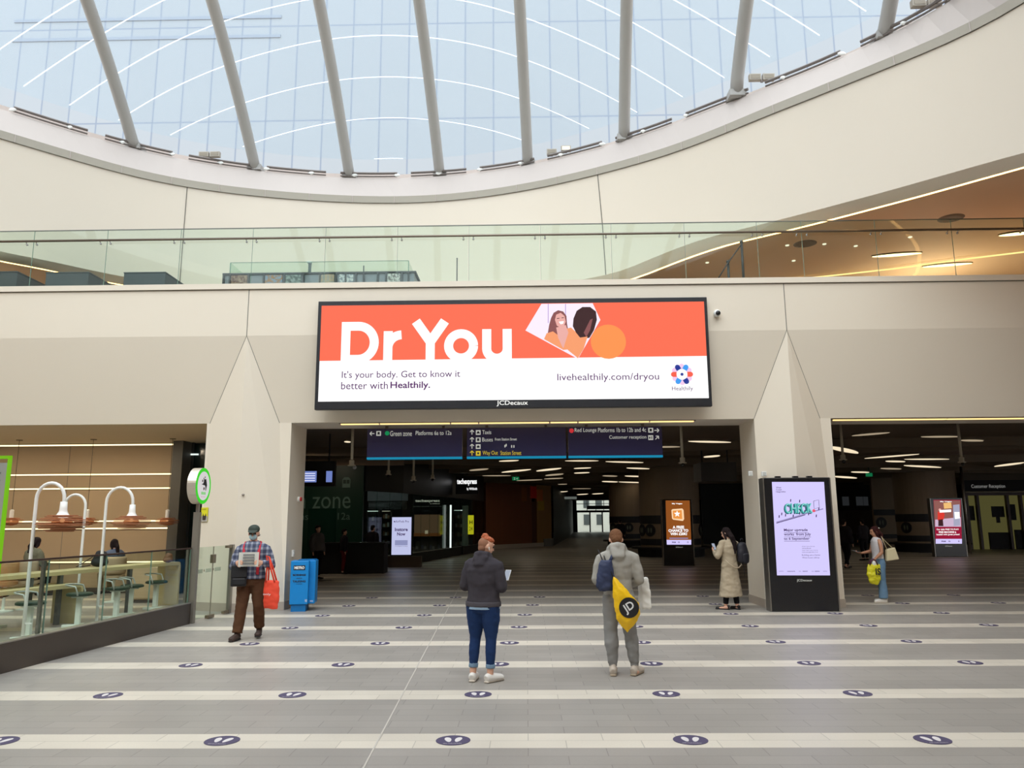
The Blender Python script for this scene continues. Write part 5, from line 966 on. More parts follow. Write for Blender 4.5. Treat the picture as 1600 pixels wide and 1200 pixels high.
box('transom', -hh_, hh_, 0, .2, zd - .15, zd + .15, FR, d3_); box('transom_bar', -hh_, hh_, 0, .1, (zd + zt3) / 2 - .05, (zd + zt3) / 2 + .03, FR, d3_); box('dark_canopy', -.4 * hh_, hh_, .3, .8, zd + .3, zd + .8, FR, d3_); box('glass_pane', -hh_, hh_, .05, .06, 0, zt3, glass_mat('clear_door_glass', (.9, .95, .93)), d3_)
o = empty('street_building', (8, 122, 0), 0, 'white street building with dark windows seen through the far doors', 'building'); BW = mat('street_white', rgb(236, 232, 222), .7); box('facade', -14, 16, 0, 1, 0, 12, BW, o)
for i in range(10):
    for j in range(3): f_ = box('window', -9 + 2 * i, -8.1 + 2 * i, -.05, 0, .9 + 2.6 * j, 2.5 + 2.6 * j, mat('street_window', rgb(96, 100, 100), .3), o)
# timber clad columns with their distancing marks
BAND = mat('band_black', rgb(24, 24, 30), .6); MARKW = mat('mark_grey_print', rgb(110, 118, 104), .6)
def column(cx, cy, rx, ry, lab, discs=(), bench=True, m=TIMB, bands=((1.55, 1.95), (.55, .85))):
    o = empty('timber_column', (cx, cy, 0), 0, lab, 'column'); bm = nb(); n = 40
    slab(bm, [(rx * math.cos(2 * PI * k / n), ry * math.sin(2 * PI * k / n)) for k in range(n)], 0, ZCC); finish(bm, 'shaft', m, o, smooth=False)
    def band(z0, z1_): bm = nb(); slab(bm, [((rx + .012) * math.cos(2 * PI * k / n), (ry + .012) * math.sin(2 * PI * k / n)) for k in range(n)], z0, z1_); finish(bm, 'black_band', BAND, o)
    for z0, z1_ in bands: band(z0, z1_)
    for a in discs:
        c = Vector((rx * math.cos(R(a)), ry * math.sin(R(a)), 1.25)); nx = Vector((c.x / rx ** 2, c.y / ry ** 2, 0)).normalized(); t = Vector((-nx.y, nx.x, 0)); c = c + nx * .02
        def flat(pts, d0, d1, nm, mm, par): bm = nb(); A_ = [bm.verts.new(c + t * u_ + Vector((0, 0, v_)) + nx * d0) for u_, v_ in pts]; B_ = [bm.verts.new(c + t * u_ + Vector((0, 0, v_)) + nx * d1) for u_, v_ in pts]; bm.faces.new(A_); bm.faces.new(B_); [bm.faces.new((A_[i], B_[i], B_[(i + 1) % len(pts)], A_[(i + 1) % len(pts)])) for i in range(len(pts))]; return finish(bm, nm, mm, par)
        dd = flat([(.29 * math.cos(2 * PI * k / 24), .29 * math.sin(2 * PI * k / 24)) for k in range(24)], -.12, .012, 'round_mark', BAND, o)
        for s in (-1, 1): flat([(s * .08 + .05 * math.cos(2 * PI * k / 14), .13 * math.sin(2 * PI * k / 14)) for k in range(14)], .012, .016, 'footprint_mark', MARKW, dd)
    if bench: bm = nb(); slab(bm, [((rx + .45) * math.cos(2 * PI * k / n), (ry + .45) * math.sin(2 * PI * k / n)) for k in range(n)], .38, .46); finish(bm, 'bench', NEARBLACK, o); bm = nb(); slab(bm, [((rx + .15) * math.cos(2 * PI * k / n), (ry + .15) * math.sin(2 * PI * k / n)) for k in range(n)], 0, .38); finish(bm, 'bench_base', MATTBLACK, o)
c1x = (onY(1003, 800, 37.5).x + onY(1099, 800, 37.5).x) / 2; column(c1x, 38.3, 1.45, 1.3, 'broad timber clad column behind the A FREE CHANCE advertising pillar', (-166, -140, -20))
c0x = (onY(960, 800, 50).x + onY(1008, 800, 50).x) / 2; column(c0x, 51, 1.2, 1.1, 'darker timber clad column further back, left of the broad column', (-150, -95))
c00 = onY(973, 800, 70).x; column(c00, 71, 1.0, 1.0, 'farthest timber clad column beside the far glazed doors', (-110,), bench=False)
c3x = (onY(1424, 800, 40.5).x + onY(1512, 800, 40.5).x) / 2; column(c3x, 41.8, 1.55, 1.3, 'broad timber clad column in the right opening behind the red advert', (-155, -25))
# tan wall beside it
wa, wb = onY(1365, 800, 47), onY(1428, 800, 46); o = empty('wall_tan_panel', (wa.x, 47, 0), 0); o['kind'] = 'structure'; Lw = wb.x - wa.x
box('panel', 0, Lw + 1, 0, .2, 0, ZCC, TIMB, o); box('black_band', 0, Lw + 1, -.01, 0, 1.9, 2.25, BAND, o); box('black_band', 0, Lw + 1, -.01, 0, .55, .8, BAND, o)
for x in (1377, 1410.5):
    q_ = onY(x, 816.5, 47); dd = finish(prism(nb(), disc(q_.x - wa.x, q_.z, .32, n=28), -.02, 0), 'round_mark', BAND, o)
    for s in (-1, 1): finish(prism(nb(), disc(q_.x - wa.x + s * .09, q_.z, .055, .14, 14), -.024, -.02), 'footprint_mark', MARKW, dd)
# dim gate area and posters at the left of the right opening
struct(box('wall_dim_panels', onY(1290, 800, 52).x, wa.x + .2, 52, 52.2, 0, ZCC, NEARBLACK)); 
o = flatbox(1308, 1366, 797, 834, 51.6, mat('dim_mauve_panel', rgb(78, 70, 78), .6), 'low_partition', 'dim grey partition in the far left of the right opening', 'partition')
for x0, x1, lab in ((1317, 1326, 'dim poster on the dark far wall, left one of three'), (1338.5, 1348, 'dim poster on the dark far wall, middle one of three'), (1350, 1356, 'narrow dim poster on the dark far wall, right one of three')): flatbox(x0, x1, 776, 790, 51.8, mat('dim_poster', rgb(100, 104, 108), emit=.12), 'wall_poster', lab, 'poster', dep=.03)
o = flatbox(1353.5, 1363, 739, 744.5, 40, mat('exit_green'), 'exit_sign', 'small green exit sign hanging in the right opening', 'sign', dep=.05); box('hanger', -.02, .02, .01, .03, .2, ZCC - o.location.z, NEARBLACK, o)
struct(box('wall_dim_gates', onY(1097, 800, 56).x, onY(1300, 800, 56).x + 4, 56, 56.2, 0, ZCC, NEARBLACK))
o = flatbox(1096, 1150, 722, 752, 27, mat('upper_booth_dark', rgb(52, 48, 46), .5), 'signal_booth', 'dark hanging booth under the ceiling, upper right of the middle opening', 'booth', dep=1.2)
for a in (-.45, .45): box('hanger', a - .02, a + .02, .5, .54, .6, ZCC - o.location.z, NEARBLACK, o)
# customer reception
YR = 44.0; ra, rb = onY(1512, 800, YR).x, onY(1660, 800, YR).x; o = empty('customer_reception', (ra, YR, 0), 0, 'customer reception front with dim yellow glazing and a black name board', 'reception front'); Lr = rb - ra; zz = lambda y: onY(1555, y, YR).z; xx = lambda x: onY(x, 800, YR).x - ra
YE = mat('reception_glow', rgb(96, 92, 52), emit=.55); box('glazing', 0, Lr, .3, .35, 0, zz(774), YE, o); box('name_board', -.1, Lr, 0, .15, zz(767), zz(750), MATTBLACK, o); text('Customer Reception', xx(1522), zz(764), -.004, mat('sign_grey_lit', rgb(150, 150, 146), emit=.7), o, w=xx(1575) - xx(1522), h=.26); box('cornice', -.1, Lr, -.03, .2, zz(770), zz(767.5), mat('cornice_tan', rgb(130, 118, 92), .5), o)
box('header', 0, Lr, 0, .2, zz(774), zz(770), mat('frame_brown', rgb(62, 40, 34), .5), o); box('upper_wall', -.1, Lr, .1, .3, zz(750), ZCC, CBR, o)
for x in (1513, 1530, 1577, 1598): box('door_frame', xx(x) - .07, xx(x) + .07, .0, .2, 0, zz(774), mat('frame_brown'), o)
for x0, x1, y0, y1 in ((1517.5, 1527, 790, 813), (1554, 1574, 791, 808), (1580, 1592, 788, 813), (1560, 1566, 808, 817)): box('notice', xx(x0), xx(x1), .27, .29, zz(y1), zz(y0), MATTBLACK, o)
box('inner_desk', xx(1545), xx(1575), .2, .29, 0, zz(832), MATTBLACK, o); box('inner_desk', xx(1586), xx(1598), .2, .29, 0, zz(828), MATTBLACK, o)
bm = nb(); tube(bm, [(onY(1509, 800, 39).x, 39, 0), (onY(1509, 800, 39).x, 39, ZCC - .002)], .07, 14); tag(finish(bm, 'steel_post', STEEL, smooth=True), 'slim steel post beside the customer reception', 'post')
struct(box('wall_right_end', rb, 45, YR, YR + .2, 0, ZCC, NEARBLACK))
# ------------------------------------------------------------ people
SKIN = mat('skin_light', rgb(222, 172, 146), .55, vary=.04, vscale=12)
SKIN2 = mat('skin_tan', rgb(196, 142, 112), .55)
def V(*a): return Vector(a)
BASE = dict(shL=(.185, .0, 1.40), shR=(-.185, .0, 1.40), elL=(.235, .03, 1.12), elR=(-.235, .03, 1.12), wrL=(.25, -.06, .88), wrR=(-.25, -.06, .88),
            hpL=(.092, 0, .90), hpR=(-.092, 0, .90), knL=(.10, -.015, .49), knR=(-.10, -.015, .49), anL=(.105, .02, .09), anR=(-.105, .02, .09), toL=(.12, -.15, .03), toR=(-.12, -.15, .03))
TORSO = [(0, .82, .150, .105), (0, .90, .168, .120), (0, 1.00, .150, .108), (0, 1.10, .142, .104), (0, 1.20, .155, .112), (0, 1.30, .168, .114), (-.005, 1.38, .165, .100), (.0, 1.43, .115, .080), (.0, 1.47, .062, .060)]
def hand(bm, wr, dirv, pal, curl=.5, s=1.0, mir=1):
    """palm, four unequal bent fingers and a thumb leaving the side of the palm; dirv: where the fingers point, pal: where the palm faces"""
    d = Vector(dirv).normalized(); n = Vector(pal); n = (n - d * n.dot(d)).normalized(); a = d.cross(n) * mir
    w0 = Vector(wr)
    tube(bm, [w0 - d * .02 * s, w0 + d * .03 * s, w0 + d * .075 * s, w0 + d * .095 * s], [(.024 * s, .02 * s), (.036 * s, .016 * s), (.042 * s, .015 * s), (.036 * s, .011 * s)], 12, up=n)
    for k, (off, ln) in enumerate(((.031, .068), (.0105, .078), (-.0105, .072), (-.031, .056))):
        b = w0 + d * .085 * s + a * off * s; c1 = curl * 1.0; c2 = curl * 1.9
        p1 = b + (d * math.cos(c1 * .8) + n * math.sin(c1 * .8)) * ln * .5 * s; p2 = p1 + (d * math.cos(c1 * .8 + c2 * .5) + n * math.sin(c1 * .8 + c2 * .5)) * ln * .3 * s; p3 = p2 + (d * math.cos(c1 + c2) + n * math.sin(c1 + c2)) * ln * .25 * s
        capsule(bm, [b, p1, p2, p3], [.0092 * s, .0088 * s, .008 * s, .0068 * s], 8)
    b = w0 + d * .028 * s + a * .028 * s; p1 = b + (d * .55 + a * .75 + n * .25).normalized() * .038 * s; p2 = p1 + (d * .85 + a * .25 + n * .45 * curl).normalized() * .032 * s
    capsule(bm, [b, p1, p2], [.0125 * s, .0105 * s, .008 * s], 8)
def headpart(bm, hc, M, s=1.0, face=True):
    f = lambda x, y, z: Vector(hc) + M @ Vector((x * s, y * s, z * s))
    ball(bm, f(0, .012, .02), (.076 * s, .095 * s, .098 * s), 20, M); ball(bm, f(0, -.012, -.035), (.062 * s, .076 * s, .078 * s), 16, M); ball(bm, f(0, -.040, -.078), (.036 * s, .036 * s, .030 * s), 12, M)
    if face:
        capsule(bm, [f(0, -.082, .012), f(0, -.094, -.012), f(0, -.100, -.026)], [.009 * s, .011 * s, .014 * s], 8); ball(bm, f(0, -.078, .036), (.05 * s, .018 * s, .012 * s), 10, M)
        capsule(bm, [f(-.02, -.080, -.052), f(.02, -.080, -.052)], [.008 * s, .008 * s], 8)
    for q in (-1, 1): ball(bm, f(q * .078, .012, -.008), (.010 * s, .020 * s, .032 * s), 10, M)
def person(name, label, x, y, face, H, pose, clothes, hw=1.0, head_yaw=0, head_pitch=0, skin=None, hand_l=((0, -.2, -1), (-1, 0, 0), .5), hand_r=((0, -.2, -1), (1, 0, 0), .5), vox=.0075, lean=0, group=None, simple=False, hair=None):
    """face: compass of the facing direction in degrees (0 looks towards the camera, 180 away); clothes: list of (name, kind, material, options)"""
    k = H / 1.70; P = {a: Vector(b) for a, b in BASE.items()}; P.update({a: Vector(b) for a, b in pose.items()})
    root = empty(name, (x, y, 0), R(face), label, 'person', group); root.scale = (k, k, k)
    ln = lambda z: Vector((0, -math.tan(R(lean)) * max(0, z - .9), 0))
    for a in ('shL', 'shR'): P[a] = P[a] + ln(P[a].z)
    neck = Vector((0, .005, 1.46)) + ln(1.46); M = (Matrix.Rotation(R(head_yaw), 3, 'Z') @ Matrix.Rotation(R(head_pitch), 3, 'X')); hc = neck + M @ Vector((0, -.012, .135))
    bm = nb()
    tube(bm, [Vector((0, cy, z)) + ln(z) for cy, z, a, b in TORSO], [(a * hw, b * hw) for cy, z, a, b in TORSO], 20, up=(0, 1, 0))
    capsule(bm, [neck - V(0, 0, .04), hc - M @ V(0, -.0, .05)], [.056, .052]); headpart(bm, hc, M)
    for s, q in (('L', 1), ('R', -1)):
        capsule(bm, [P['sh' + s] - V(q * .04, 0, .012), P['sh' + s].lerp(P['el' + s], .4), P['el' + s]], [.044, .044, .038]); capsule(bm, [P['el' + s], P['el' + s].lerp(P['wr' + s], .35), P['wr' + s]], [.039, .037, .025])
        capsule(bm, [P['hp' + s], P['hp' + s].lerp(P['kn' + s], .5), P['kn' + s]], [.088 * hw, .074 * hw, .054]); capsule(bm, [P['kn' + s], P['kn' + s].lerp(P['an' + s], .35), P['an' + s]], [.053, .056, .038])
        capsule(bm, [P['an' + s] - V(0, -.03, .045), P['to' + s]], [(.035, .03), (.036, .022)])
        hd = hand_l if s == 'L' else hand_r
        if not simple: hand(bm, P['wr' + s], hd[0], hd[1], hd[2], 1.0, q)
        else: capsule(bm, [P['wr' + s], P['wr' + s] + Vector(hd[0]).normalized() * .12], [.03, .02])
    body = meshobj(remesh(bm, vox if not simple else .014, 3), 'body', skin or SKIN, root)
    ctx = dict(P=P, M=M, hc=hc, neck=neck, ln=ln, hw=hw, root=root, f=lambda x_, y_, z_: hc + M @ Vector((x_, y_, z_)))
    for nm, kind, m, o in clothes:
        bm = nb(); build_cloth(bm, kind, ctx, o)
        meshobj(remesh(bm, o.get('vox', .011 if not simple else .016), o.get('smooth', 4), o.get('fold', .006), o.get('fs', 9), o.get('seed', 1)), nm, m, root, label=o.get('label'))
    if not simple:
        for q in (-1, 1):
            bm = nb(); ball(bm, ctx['f'](q * .030, -.083, .008), .0105, 10); e = finish(bm, 'eye', mat('eye_dark', rgb(50, 40, 36), .3), root, smooth=True)
    return root, ctx
def tor(bm, c, z0, z1, g, front=0, wide=1.0):
    ln = c['ln']; sec = [(cy, z, a, b) for cy, z, a, b in TORSO if z0 - .001 <= z <= z1 + .001]
    tube(bm, [Vector((0, cy - front * .5 * (1 if z < 1.2 else .3), z)) + ln(z) for cy, z, a, b in sec], [(a * c['hw'] * wide + g, b * c['hw'] + g + front * .5) for cy, z, a, b in sec], 20, up=(0, 1, 0))
def build_cloth(bm, kind, c, o):
    P = c['P']; g = o.get('g', .018); ln = c['ln']
    if kind in ('top', 'hoodie', 'shirt', 'tank', 'coat'):
        tor(bm, c, .90 if kind != 'coat' else .82, 1.47, g, o.get('belly', 0), o.get('wide', 1))
        if kind == 'tank':
            for s in 'LR': capsule(bm, [P['sh' + s] * .62 + c['neck'] * .38 - V(0, 0, .03), P['sh' + s] * .55 + c['neck'] * .45], [.03, .02])
        else:
            for s, q in (('L', 1), ('R', -1)):
                e = o.get('sleeve', 1.0); w1 = P['el' + s].lerp(P['wr' + s], e * .93)
                capsule(bm, [P['sh' + s] - V(q * .05, 0, .01), P['sh' + s] + V(-q * .008, 0, -.03), P['sh' + s].lerp(P['el' + s], .5), P['el' + s]], [.056 + g * .6, .054 + g * .8, .047 + g, .041 + g], 14)
                capsule(bm, [P['el' + s], P['el' + s].lerp(w1, .5), w1], [.042 + g, .037 + g, .030 + g * .6], 14)
                capsule(bm, [c['neck'] + V(q * .02, .0, -.03), P['sh' + s] - V(q * .04, 0, .005)], [.046 + g * .3, .048 + g * .5])
        if kind == 'hoodie':
            n = c['neck']
            if o.get('hood', 1):
                capsule(bm, [n + V(-.075, -.02, .03), n + V(-.065, .05, .035), n + V(0, .085, .04), n + V(.065, .05, .035), n + V(.075, -.02, .03)], [.03, .04, .045, .04, .03]); capsule(bm, [n + V(0, .08, .0), n + V(0, .125, -.09), n + V(0, .115, -.15)], [(.10, .045), (.075, .04), (.03, .02)]); capsule(bm, [n + V(-.075, .0, .0), n + V(0, .05, .0), n + V(.075, .0, .0)], .05)
                capsule(bm, [n + V(-.08, -.0, -.01), n + V(-.05, -.07, -.04), n + V(0, -.09, -.06), n + V(.05, -.07, -.04), n + V(.08, 0, -.01)], .03)
        if kind == 'shirt': n = c['neck']; capsule(bm, [n + V(-.06, .02, .01), n + V(0, .065, .015), n + V(.06, .02, .01), n + V(.03, -.055, -.02)], .018); capsule(bm, [n + V(-.06, .02, .01), n + V(-.03, -.055, -.02)], .018)
        if kind == 'coat':
            sec = o['skirt']; tube(bm, [Vector((cx, cy, z)) for cx, cy, z, a, b in sec], [(a, b) for cx, cy, z, a, b in sec], 28, up=(0, 1, 0))
            n = c['neck']; capsule(bm, [n + V(-.07, .03, .0), n + V(0, .08, -.01), n + V(.07, .03, .0)], .028)
    elif kind == 'hem':
        z = o.get('z', .92); tube(bm, [V(0, 0, z - .03), V(0, 0, z + .03)], [(.168 * c['hw'] * o.get('wide', 1) + g, .122 * c['hw'] + g)] * 2, 24, up=(0, 1, 0))
    elif kind == 'trousers':
        hw = c['hw']; tube(bm, [V(0, 0, z) for z in (.80, .86, .93, .99)], [(a * hw + g, b * hw + g) for a, b in ((.135, .10), (.160, .118), (.160, .115), (.148, .108))], 20, up=(0, 1, 0))
        th, kn, an = o.get('r', (.098, .07, .055)); low_ = o.get('low', .93)
        for s in 'LR':
            e = P['kn' + s].lerp(P['an' + s], low_); capsule(bm, [P['hp' + s] + V(0, .012, -.02), P['hp' + s].lerp(P['kn' + s], .45), P['kn' + s]], [th * hw, th * .9 * hw, kn], 14); m = P['kn' + s].lerp(e, .45)
            tube(bm, [P['kn' + s] + V(0, 0, .03), m + V(0, .01, 0), e], [kn, o.get('calf', (kn + an) / 2 + .006), an], 16)
    elif kind == 'cuff':
        s = o['s']; e = P['kn' + s].lerp(P['an' + s], o.get('low', .93)); d = (P['an' + s] - P['kn' + s]).normalized(); tube(bm, [e - d * .045, e + d * .012], o.get('r', .052), 16)
    elif kind == 'shoe':
        s = o['s']; a, t = P['an' + s], P['to' + s]; d = Vector((t.x - a.x, t.y - a.y, 0)).normalized(); z = min(a.z - .09, t.z - .03)
        lift = Vector((0, 0, z)); h = Vector((a.x, a.y, 0)) - d * .055 + lift; tt = Vector((t.x, t.y, 0)) + d * .045 + lift; zt_ = o.get('pitch', 0); h.z += zt_
        w_ = o.get('w', .046); mid_ = h.lerp(tt, .5)
        tube(bm, [h - d * .02 + V(0, 0, .05), h + V(0, 0, .056), mid_ + V(0, 0, .05 if not o.get('flat') else .036), tt.lerp(mid_, .25) + V(0, 0, .04 if not o.get('flat') else .03), tt + V(0, 0, .032)], [(w_ * .6, .04), (w_ * .85, .056 if not o.get('flat') else .042), (w_, .05 if not o.get('flat') else .028), (w_ * 1.05, .038 if not o.get('flat') else .026), (w_ * .55, .024)], 14, up=(0, 0, 1))
        if not o.get('flat'): capsule(bm, [h + d * .045 + V(0, 0, .07), a + V(0, 0, o.get('top', -.01))], [.045, o.get('ra', .044)])
    elif kind == 'sole':
        s = o['s']; a, t = P['an' + s], P['to' + s]; d = Vector((t.x - a.x, t.y - a.y, 0)).normalized(); z = min(a.z - .09, t.z - .03); h = Vector((a.x, a.y, z)) - d * .07; tt = Vector((t.x, t.y, z)) + d * .055; h.z += o.get('pitch', 0)
        tube(bm, [h - d * .01 + V(0, 0, .014), h + V(0, 0, .014), h.lerp(tt, .5) + V(0, 0, .014), tt - d * .03 + V(0, 0, .014), tt + V(0, 0, .016)], [(.03, .013), (.042, .014), (.046, .014), (.048, .014), (.026, .012)], 14, up=(0, 0, 1))
    elif kind == 'hair_short':
        f, M = c['f'], c['M']; ball(bm, f(0, .022, .035), (.083, .094, .094), 18, M); ball(bm, f(0, .05, -.01), (.072, .062, .075), 14, M); ball(bm, f(0, -.03, .085), (.06, .06, .035), 12, M)
    elif kind == 'hair_long':
        f, M = c['f'], c['M']; L_ = o.get('L', .3); ball(bm, f(0, .022, .035), (.086, .094, .096), 18, M); ball(bm, f(0, .05, -.02), (.078, .065, .08), 14, M)
        q = Vector(o.get('to', (0, .13, -.1))); n = c['neck']; e = n + q + V(0, 0, -L_ * .6)
        tube(bm, [f(0, .055, .02), n + V(0, .085, .06) + q * .2, n + q * .8 + V(0, 0, .0), n + q + V(0, 0, -L_ * .3), e], [(.075, .05), (o.get('w', .085), .045), (o.get('w', .085), .036), (o.get('w', .085) * .8, .03), (.02, .012)], 16, up=(0, 1, 0))
        for s in (-1, 1): capsule(bm, [f(s * .068, -.01, .03), f(s * .08, .0, -.05), n + V(s * .075, .03, .0)], [.028, .028, .025])
    elif kind == 'bun':
        f, M = c['f'], c['M']; ball(bm, f(0, .045, .118), (.043, .043, .034), 14, M); ball(bm, f(.018, .06, .10), (.026, .03, .026), 10, M); ball(bm, f(-.024, .038, .104), (.028, .03, .024), 10, M); ball(bm, f(0, .0, .078), (.074, .086, .045), 16, M)
    elif kind == 'fade':
        f, M = c['f'], c['M']; ball(bm, f(0, .028, .025), (.0765, .086, .082), 18, M); ball(bm, f(0, .05, -.025), (.064, .052, .066), 14, M)
    elif kind == 'cap':
        f, M = c['f'], c['M']; ball(bm, f(0, .008, .062), (.088, .105, .072), 20, M); tube(bm, [f(0, -.07, .055), f(0, -.12, .045), f(0, -.165, .03)], [(.078, .010), (.072, .008), (.04, .006)], 16, up=M @ V(0, 0, 1))
    elif kind == 'mask':
        f, M = c['f'], c['M']; ball(bm, f(0, -.060, -.045), (.060, .050, .050), 16, M)
    elif kind == 'tube':
        pts = [Vector(p) for p in o['pts']]; tube(bm, pts, o['r'], 10, up=o.get('up'))
    elif kind == 'caps':
        capsule(bm, [Vector(p) for p in o['pts']], o['r'])
def world_of(root, p): bpy.context.view_layer.update(); return root.matrix_world @ Vector(p)
def plaid():
    m = bpy.data.materials.new('blue_grey_plaid'); m.use_nodes = True; nt = m.node_tree; b = nt.nodes['Principled BSDF']; N = nt.nodes.new; L = nt.links.new; tc = N('ShaderNodeTexCoord'); sp_ = N('ShaderNodeSeparateXYZ'); L(tc.outputs['Object'], sp_.inputs[0]); outs = []
    for ax, sc in ((0, .075), (2, .085)):
        mo = N('ShaderNodeMath'); mo.operation = 'PINGPONG'; mo.inputs[1].default_value = sc / 2; L(sp_.outputs[ax], mo.inputs[0]); lt = N('ShaderNodeMath'); lt.operation = 'LESS_THAN'; lt.inputs[1].default_value = sc * .20; L(mo.outputs[0], lt.inputs[0]); outs.append(lt.outputs[0])
    ad = N('ShaderNodeMath'); ad.operation = 'ADD'; L(outs[0], ad.inputs[0]); L(outs[1], ad.inputs[1]); dv = N('ShaderNodeMath'); dv.operation = 'DIVIDE'; dv.inputs[1].default_value = 2; L(ad.outputs[0], dv.inputs[0]); cr = N('ShaderNodeValToRGB'); cr.color_ramp.interpolation = 'CONSTANT'
    cr.color_ramp.elements[0].color = (*rgb(62, 68, 92), 1); cr.color_ramp.elements[1].position = .3; cr.color_ramp.elements[1].color = (*rgb(108, 114, 136), 1); e = cr.color_ramp.elements.new(.8); e.color = (*rgb(160, 164, 178), 1); L(dv.outputs[0], cr.inputs[0]); L(cr.outputs[0], b.inputs['Base Color']); b.inputs['Roughness'].default_value = .85; return m
def cloth(nm, c, **k): return mat(nm, rgb(*c), .9, bump=.25, bscale=300, vary=.06, vscale=6, spec=.2)
def shoes(m, ms, **k): return [('shoe', 'shoe', m, dict(s='L', fold=0, vox=.008, **k)), ('shoe', 'shoe', m, dict(s='R', fold=0, vox=.008, **k)), ('sole', 'sole', ms, dict(s='L', fold=0, vox=.008)), ('sole', 'sole', ms, dict(s='R', fold=0, vox=.008))]

# --- man with newspaper, walking to the camera
RED = mat('braces_red', rgb(196, 30, 52), .7); BRT = cloth('brown_cord_trousers', (86, 58, 40))
mp = dict(shL=(.20, 0, 1.38), shR=(-.20, 0, 1.38), elL=(.285, .0, 1.09), elR=(-.285, .0, 1.09), wrL=(.20, -.25, 1.15), wrR=(-.20, -.25, 1.15), hpL=(.095, 0, .90), hpR=(-.10, 0, .90), knL=(.12, -.03, .50), knR=(-.12, -.07, .49), anL=(.125, .12, .15), anR=(-.15, -.14, .09), toL=(.13, -.02, .05), toR=(-.19, -.30, .03))
man, mc = person('person', 'man in a cap, face mask and red braces walking with a newspaper', -4.33, 12.38, 8, 1.72, mp, [
    ('shirt', 'shirt', plaid(), dict(g=.026, fold=.007, wide=1.04, belly=.02)), ('trousers', 'trousers', BRT, dict(g=.022, r=(.108, .088, .078), calf=.086, low=.96, fold=.009, seed=5)),
    ('cap', 'cap', mat('cap_dark_green', rgb(52, 62, 54), .8), dict(fold=0, vox=.007, smooth=2)), ('face_mask', 'mask', mat('mask_pale_blue', rgb(176, 206, 214), .8), dict(fold=0, vox=.007, smooth=2)),
    ('hair', 'caps', mat('grey_hair', rgb(150, 144, 138), .9), dict(pts=[(-.07, .03, 1.565), (-.04, .095, 1.56), (.04, .095, 1.56), (.07, .03, 1.565)], r=.022, fold=0))] + shoes(mat('boot_brown', rgb(66, 50, 44), .7), mat('boot_sole_dark', rgb(40, 34, 32), .8), top=.10, ra=.05),
    hw=1.10, hand_l=((-.72, -.68, .1), (-.6, .7, 0), .75), hand_r=((.72, -.68, .1), (.6, .7, 0), .75), head_pitch=8)
for s in (-1, 1):
    bm = nb(); tube(bm, [(s * .085, .10, 1.36), (s * .10, .05, 1.465), (s * .108, -.03, 1.462), (s * .112, -.115, 1.40), (s * .112, -.158, 1.28), (s * .112, -.170, 1.15), (s * .112, -.172, 1.05), (s * .11, -.165, .97)], [(.022, .006)] * 8, 8, up=(0, -1, .3)); finish(bm, 'brace', RED, man, smooth=True)
bm = nb()
for q in (-1, 1): bx(bm, q * .032 - .022, q * .032 + .022, -.004, 0, -.014, .014)
gl = finish(bm, 'glasses', mat('glasses_dark', rgb(60, 50, 48), .3), man); gl.location = mc['f'](0, -.1, .01)
# newspaper, pouch, red tote
def held(nm, root, p, lab, cat, rz=0): w_ = world_of(root, p); return empty(nm, w_, root.rotation_euler.z + rz, lab, cat)
o = held('newspaper', man, (0, -.315, 1.10), 'folded newspaper held open in both hands by the man in a cap', 'newspaper'); PAPER = mat('newsprint', rgb(206, 204, 196), .8)
bm = nb(); n = 12
for k in range(n):
    x0, x1 = -.15 + .30 * k / n, -.15 + .30 * (k + 1) / n; y0_, y1_ = .02 * math.cos(x0 * 16), .02 * math.cos(x1 * 16)
    v = [bm.verts.new(p) for p in ((x0, y0_, 0), (x1, y1_, 0), (x1, y1_ + .02, .215), (x0, y0_ + .02, .215), (x0, y0_ + .006, 0), (x1, y1_ + .006, 0), (x1, y1_ + .026, .215), (x0, y0_ + .026, .215))]
    for f in ((0, 1, 2, 3), (7, 6, 5, 4), (0, 4, 5, 1), (3, 2, 6, 7)): bm.faces.new([v[j] for j in f])
sh_ = finish(bm, 'sheets', PAPER, o); pp = mat('newsprint_ink', rgb(120, 120, 120), .8)
for i in range(4): box('print_block', -.085, .085, -.012 + .0045 * i, -.006 + .0045 * i, .03 + .045 * i, .05 + .045 * i, pp, o)
o = held('shoulder_pouch', man, (-.155, -.20, .80), 'black shoulder pouch hanging at the hip of the man in a cap', 'bag', R(12)); bm = nb(); bx(bm, -.115, .115, -.05, .05, 0, .30); f_ = finish(bm, 'pouch', mat('nylon_black', rgb(28, 28, 32), .7), o, bev=.02); box('flap', -.118, .118, -.062, -.04, .14, .31, mat('nylon_black'), o, bev=.008); box('zip_pocket', -.09, .09, -.066, -.05, .03, .12, mat('nylon_black'), o, bev=.006); box('piping', -.085, .085, -.069, -.066, .115, .12, mat('piping_grey', rgb(120, 120, 124), .5), o)
TR = mat('tote_red', rgb(236, 74, 48), .7, vary=.05, vscale=5); o = held('tote_bag', man, (.34, -.20, .46), 'bright red tote bag hanging from the arm of the man in a cap', 'bag', R(-25))
bm = nb(); tube(bm, [(0, 0, .0), (0, 0, .05), (0, 0, .2), (0, 0, .40), (.0, 0, .43)], [(.12, .03), (.135, .05), (.14, .055), (.135, .035), (.13, .015)], 20, up=(0, 1, 0)); meshobj(remesh(bm, .012, 3, .012, 7), 'bag_body', TR, o)
for y_ in (-.03, .03): bm = nb(); tube(bm, [(-.09, y_, .40), (-.085, y_, .56), (-.10, 0, .72), (-.12, 0, .80), (-.07, 0, .78), (.0, y_, .58), (.07, y_, .40)], [(.016, .004)] * 7, 8, up=(0, 1, 0)); finish(bm, 'handle', TR, o, smooth=True)
text('only', -.10, .20, -.072, mat('print_white'), o, w=.14, h=.04)

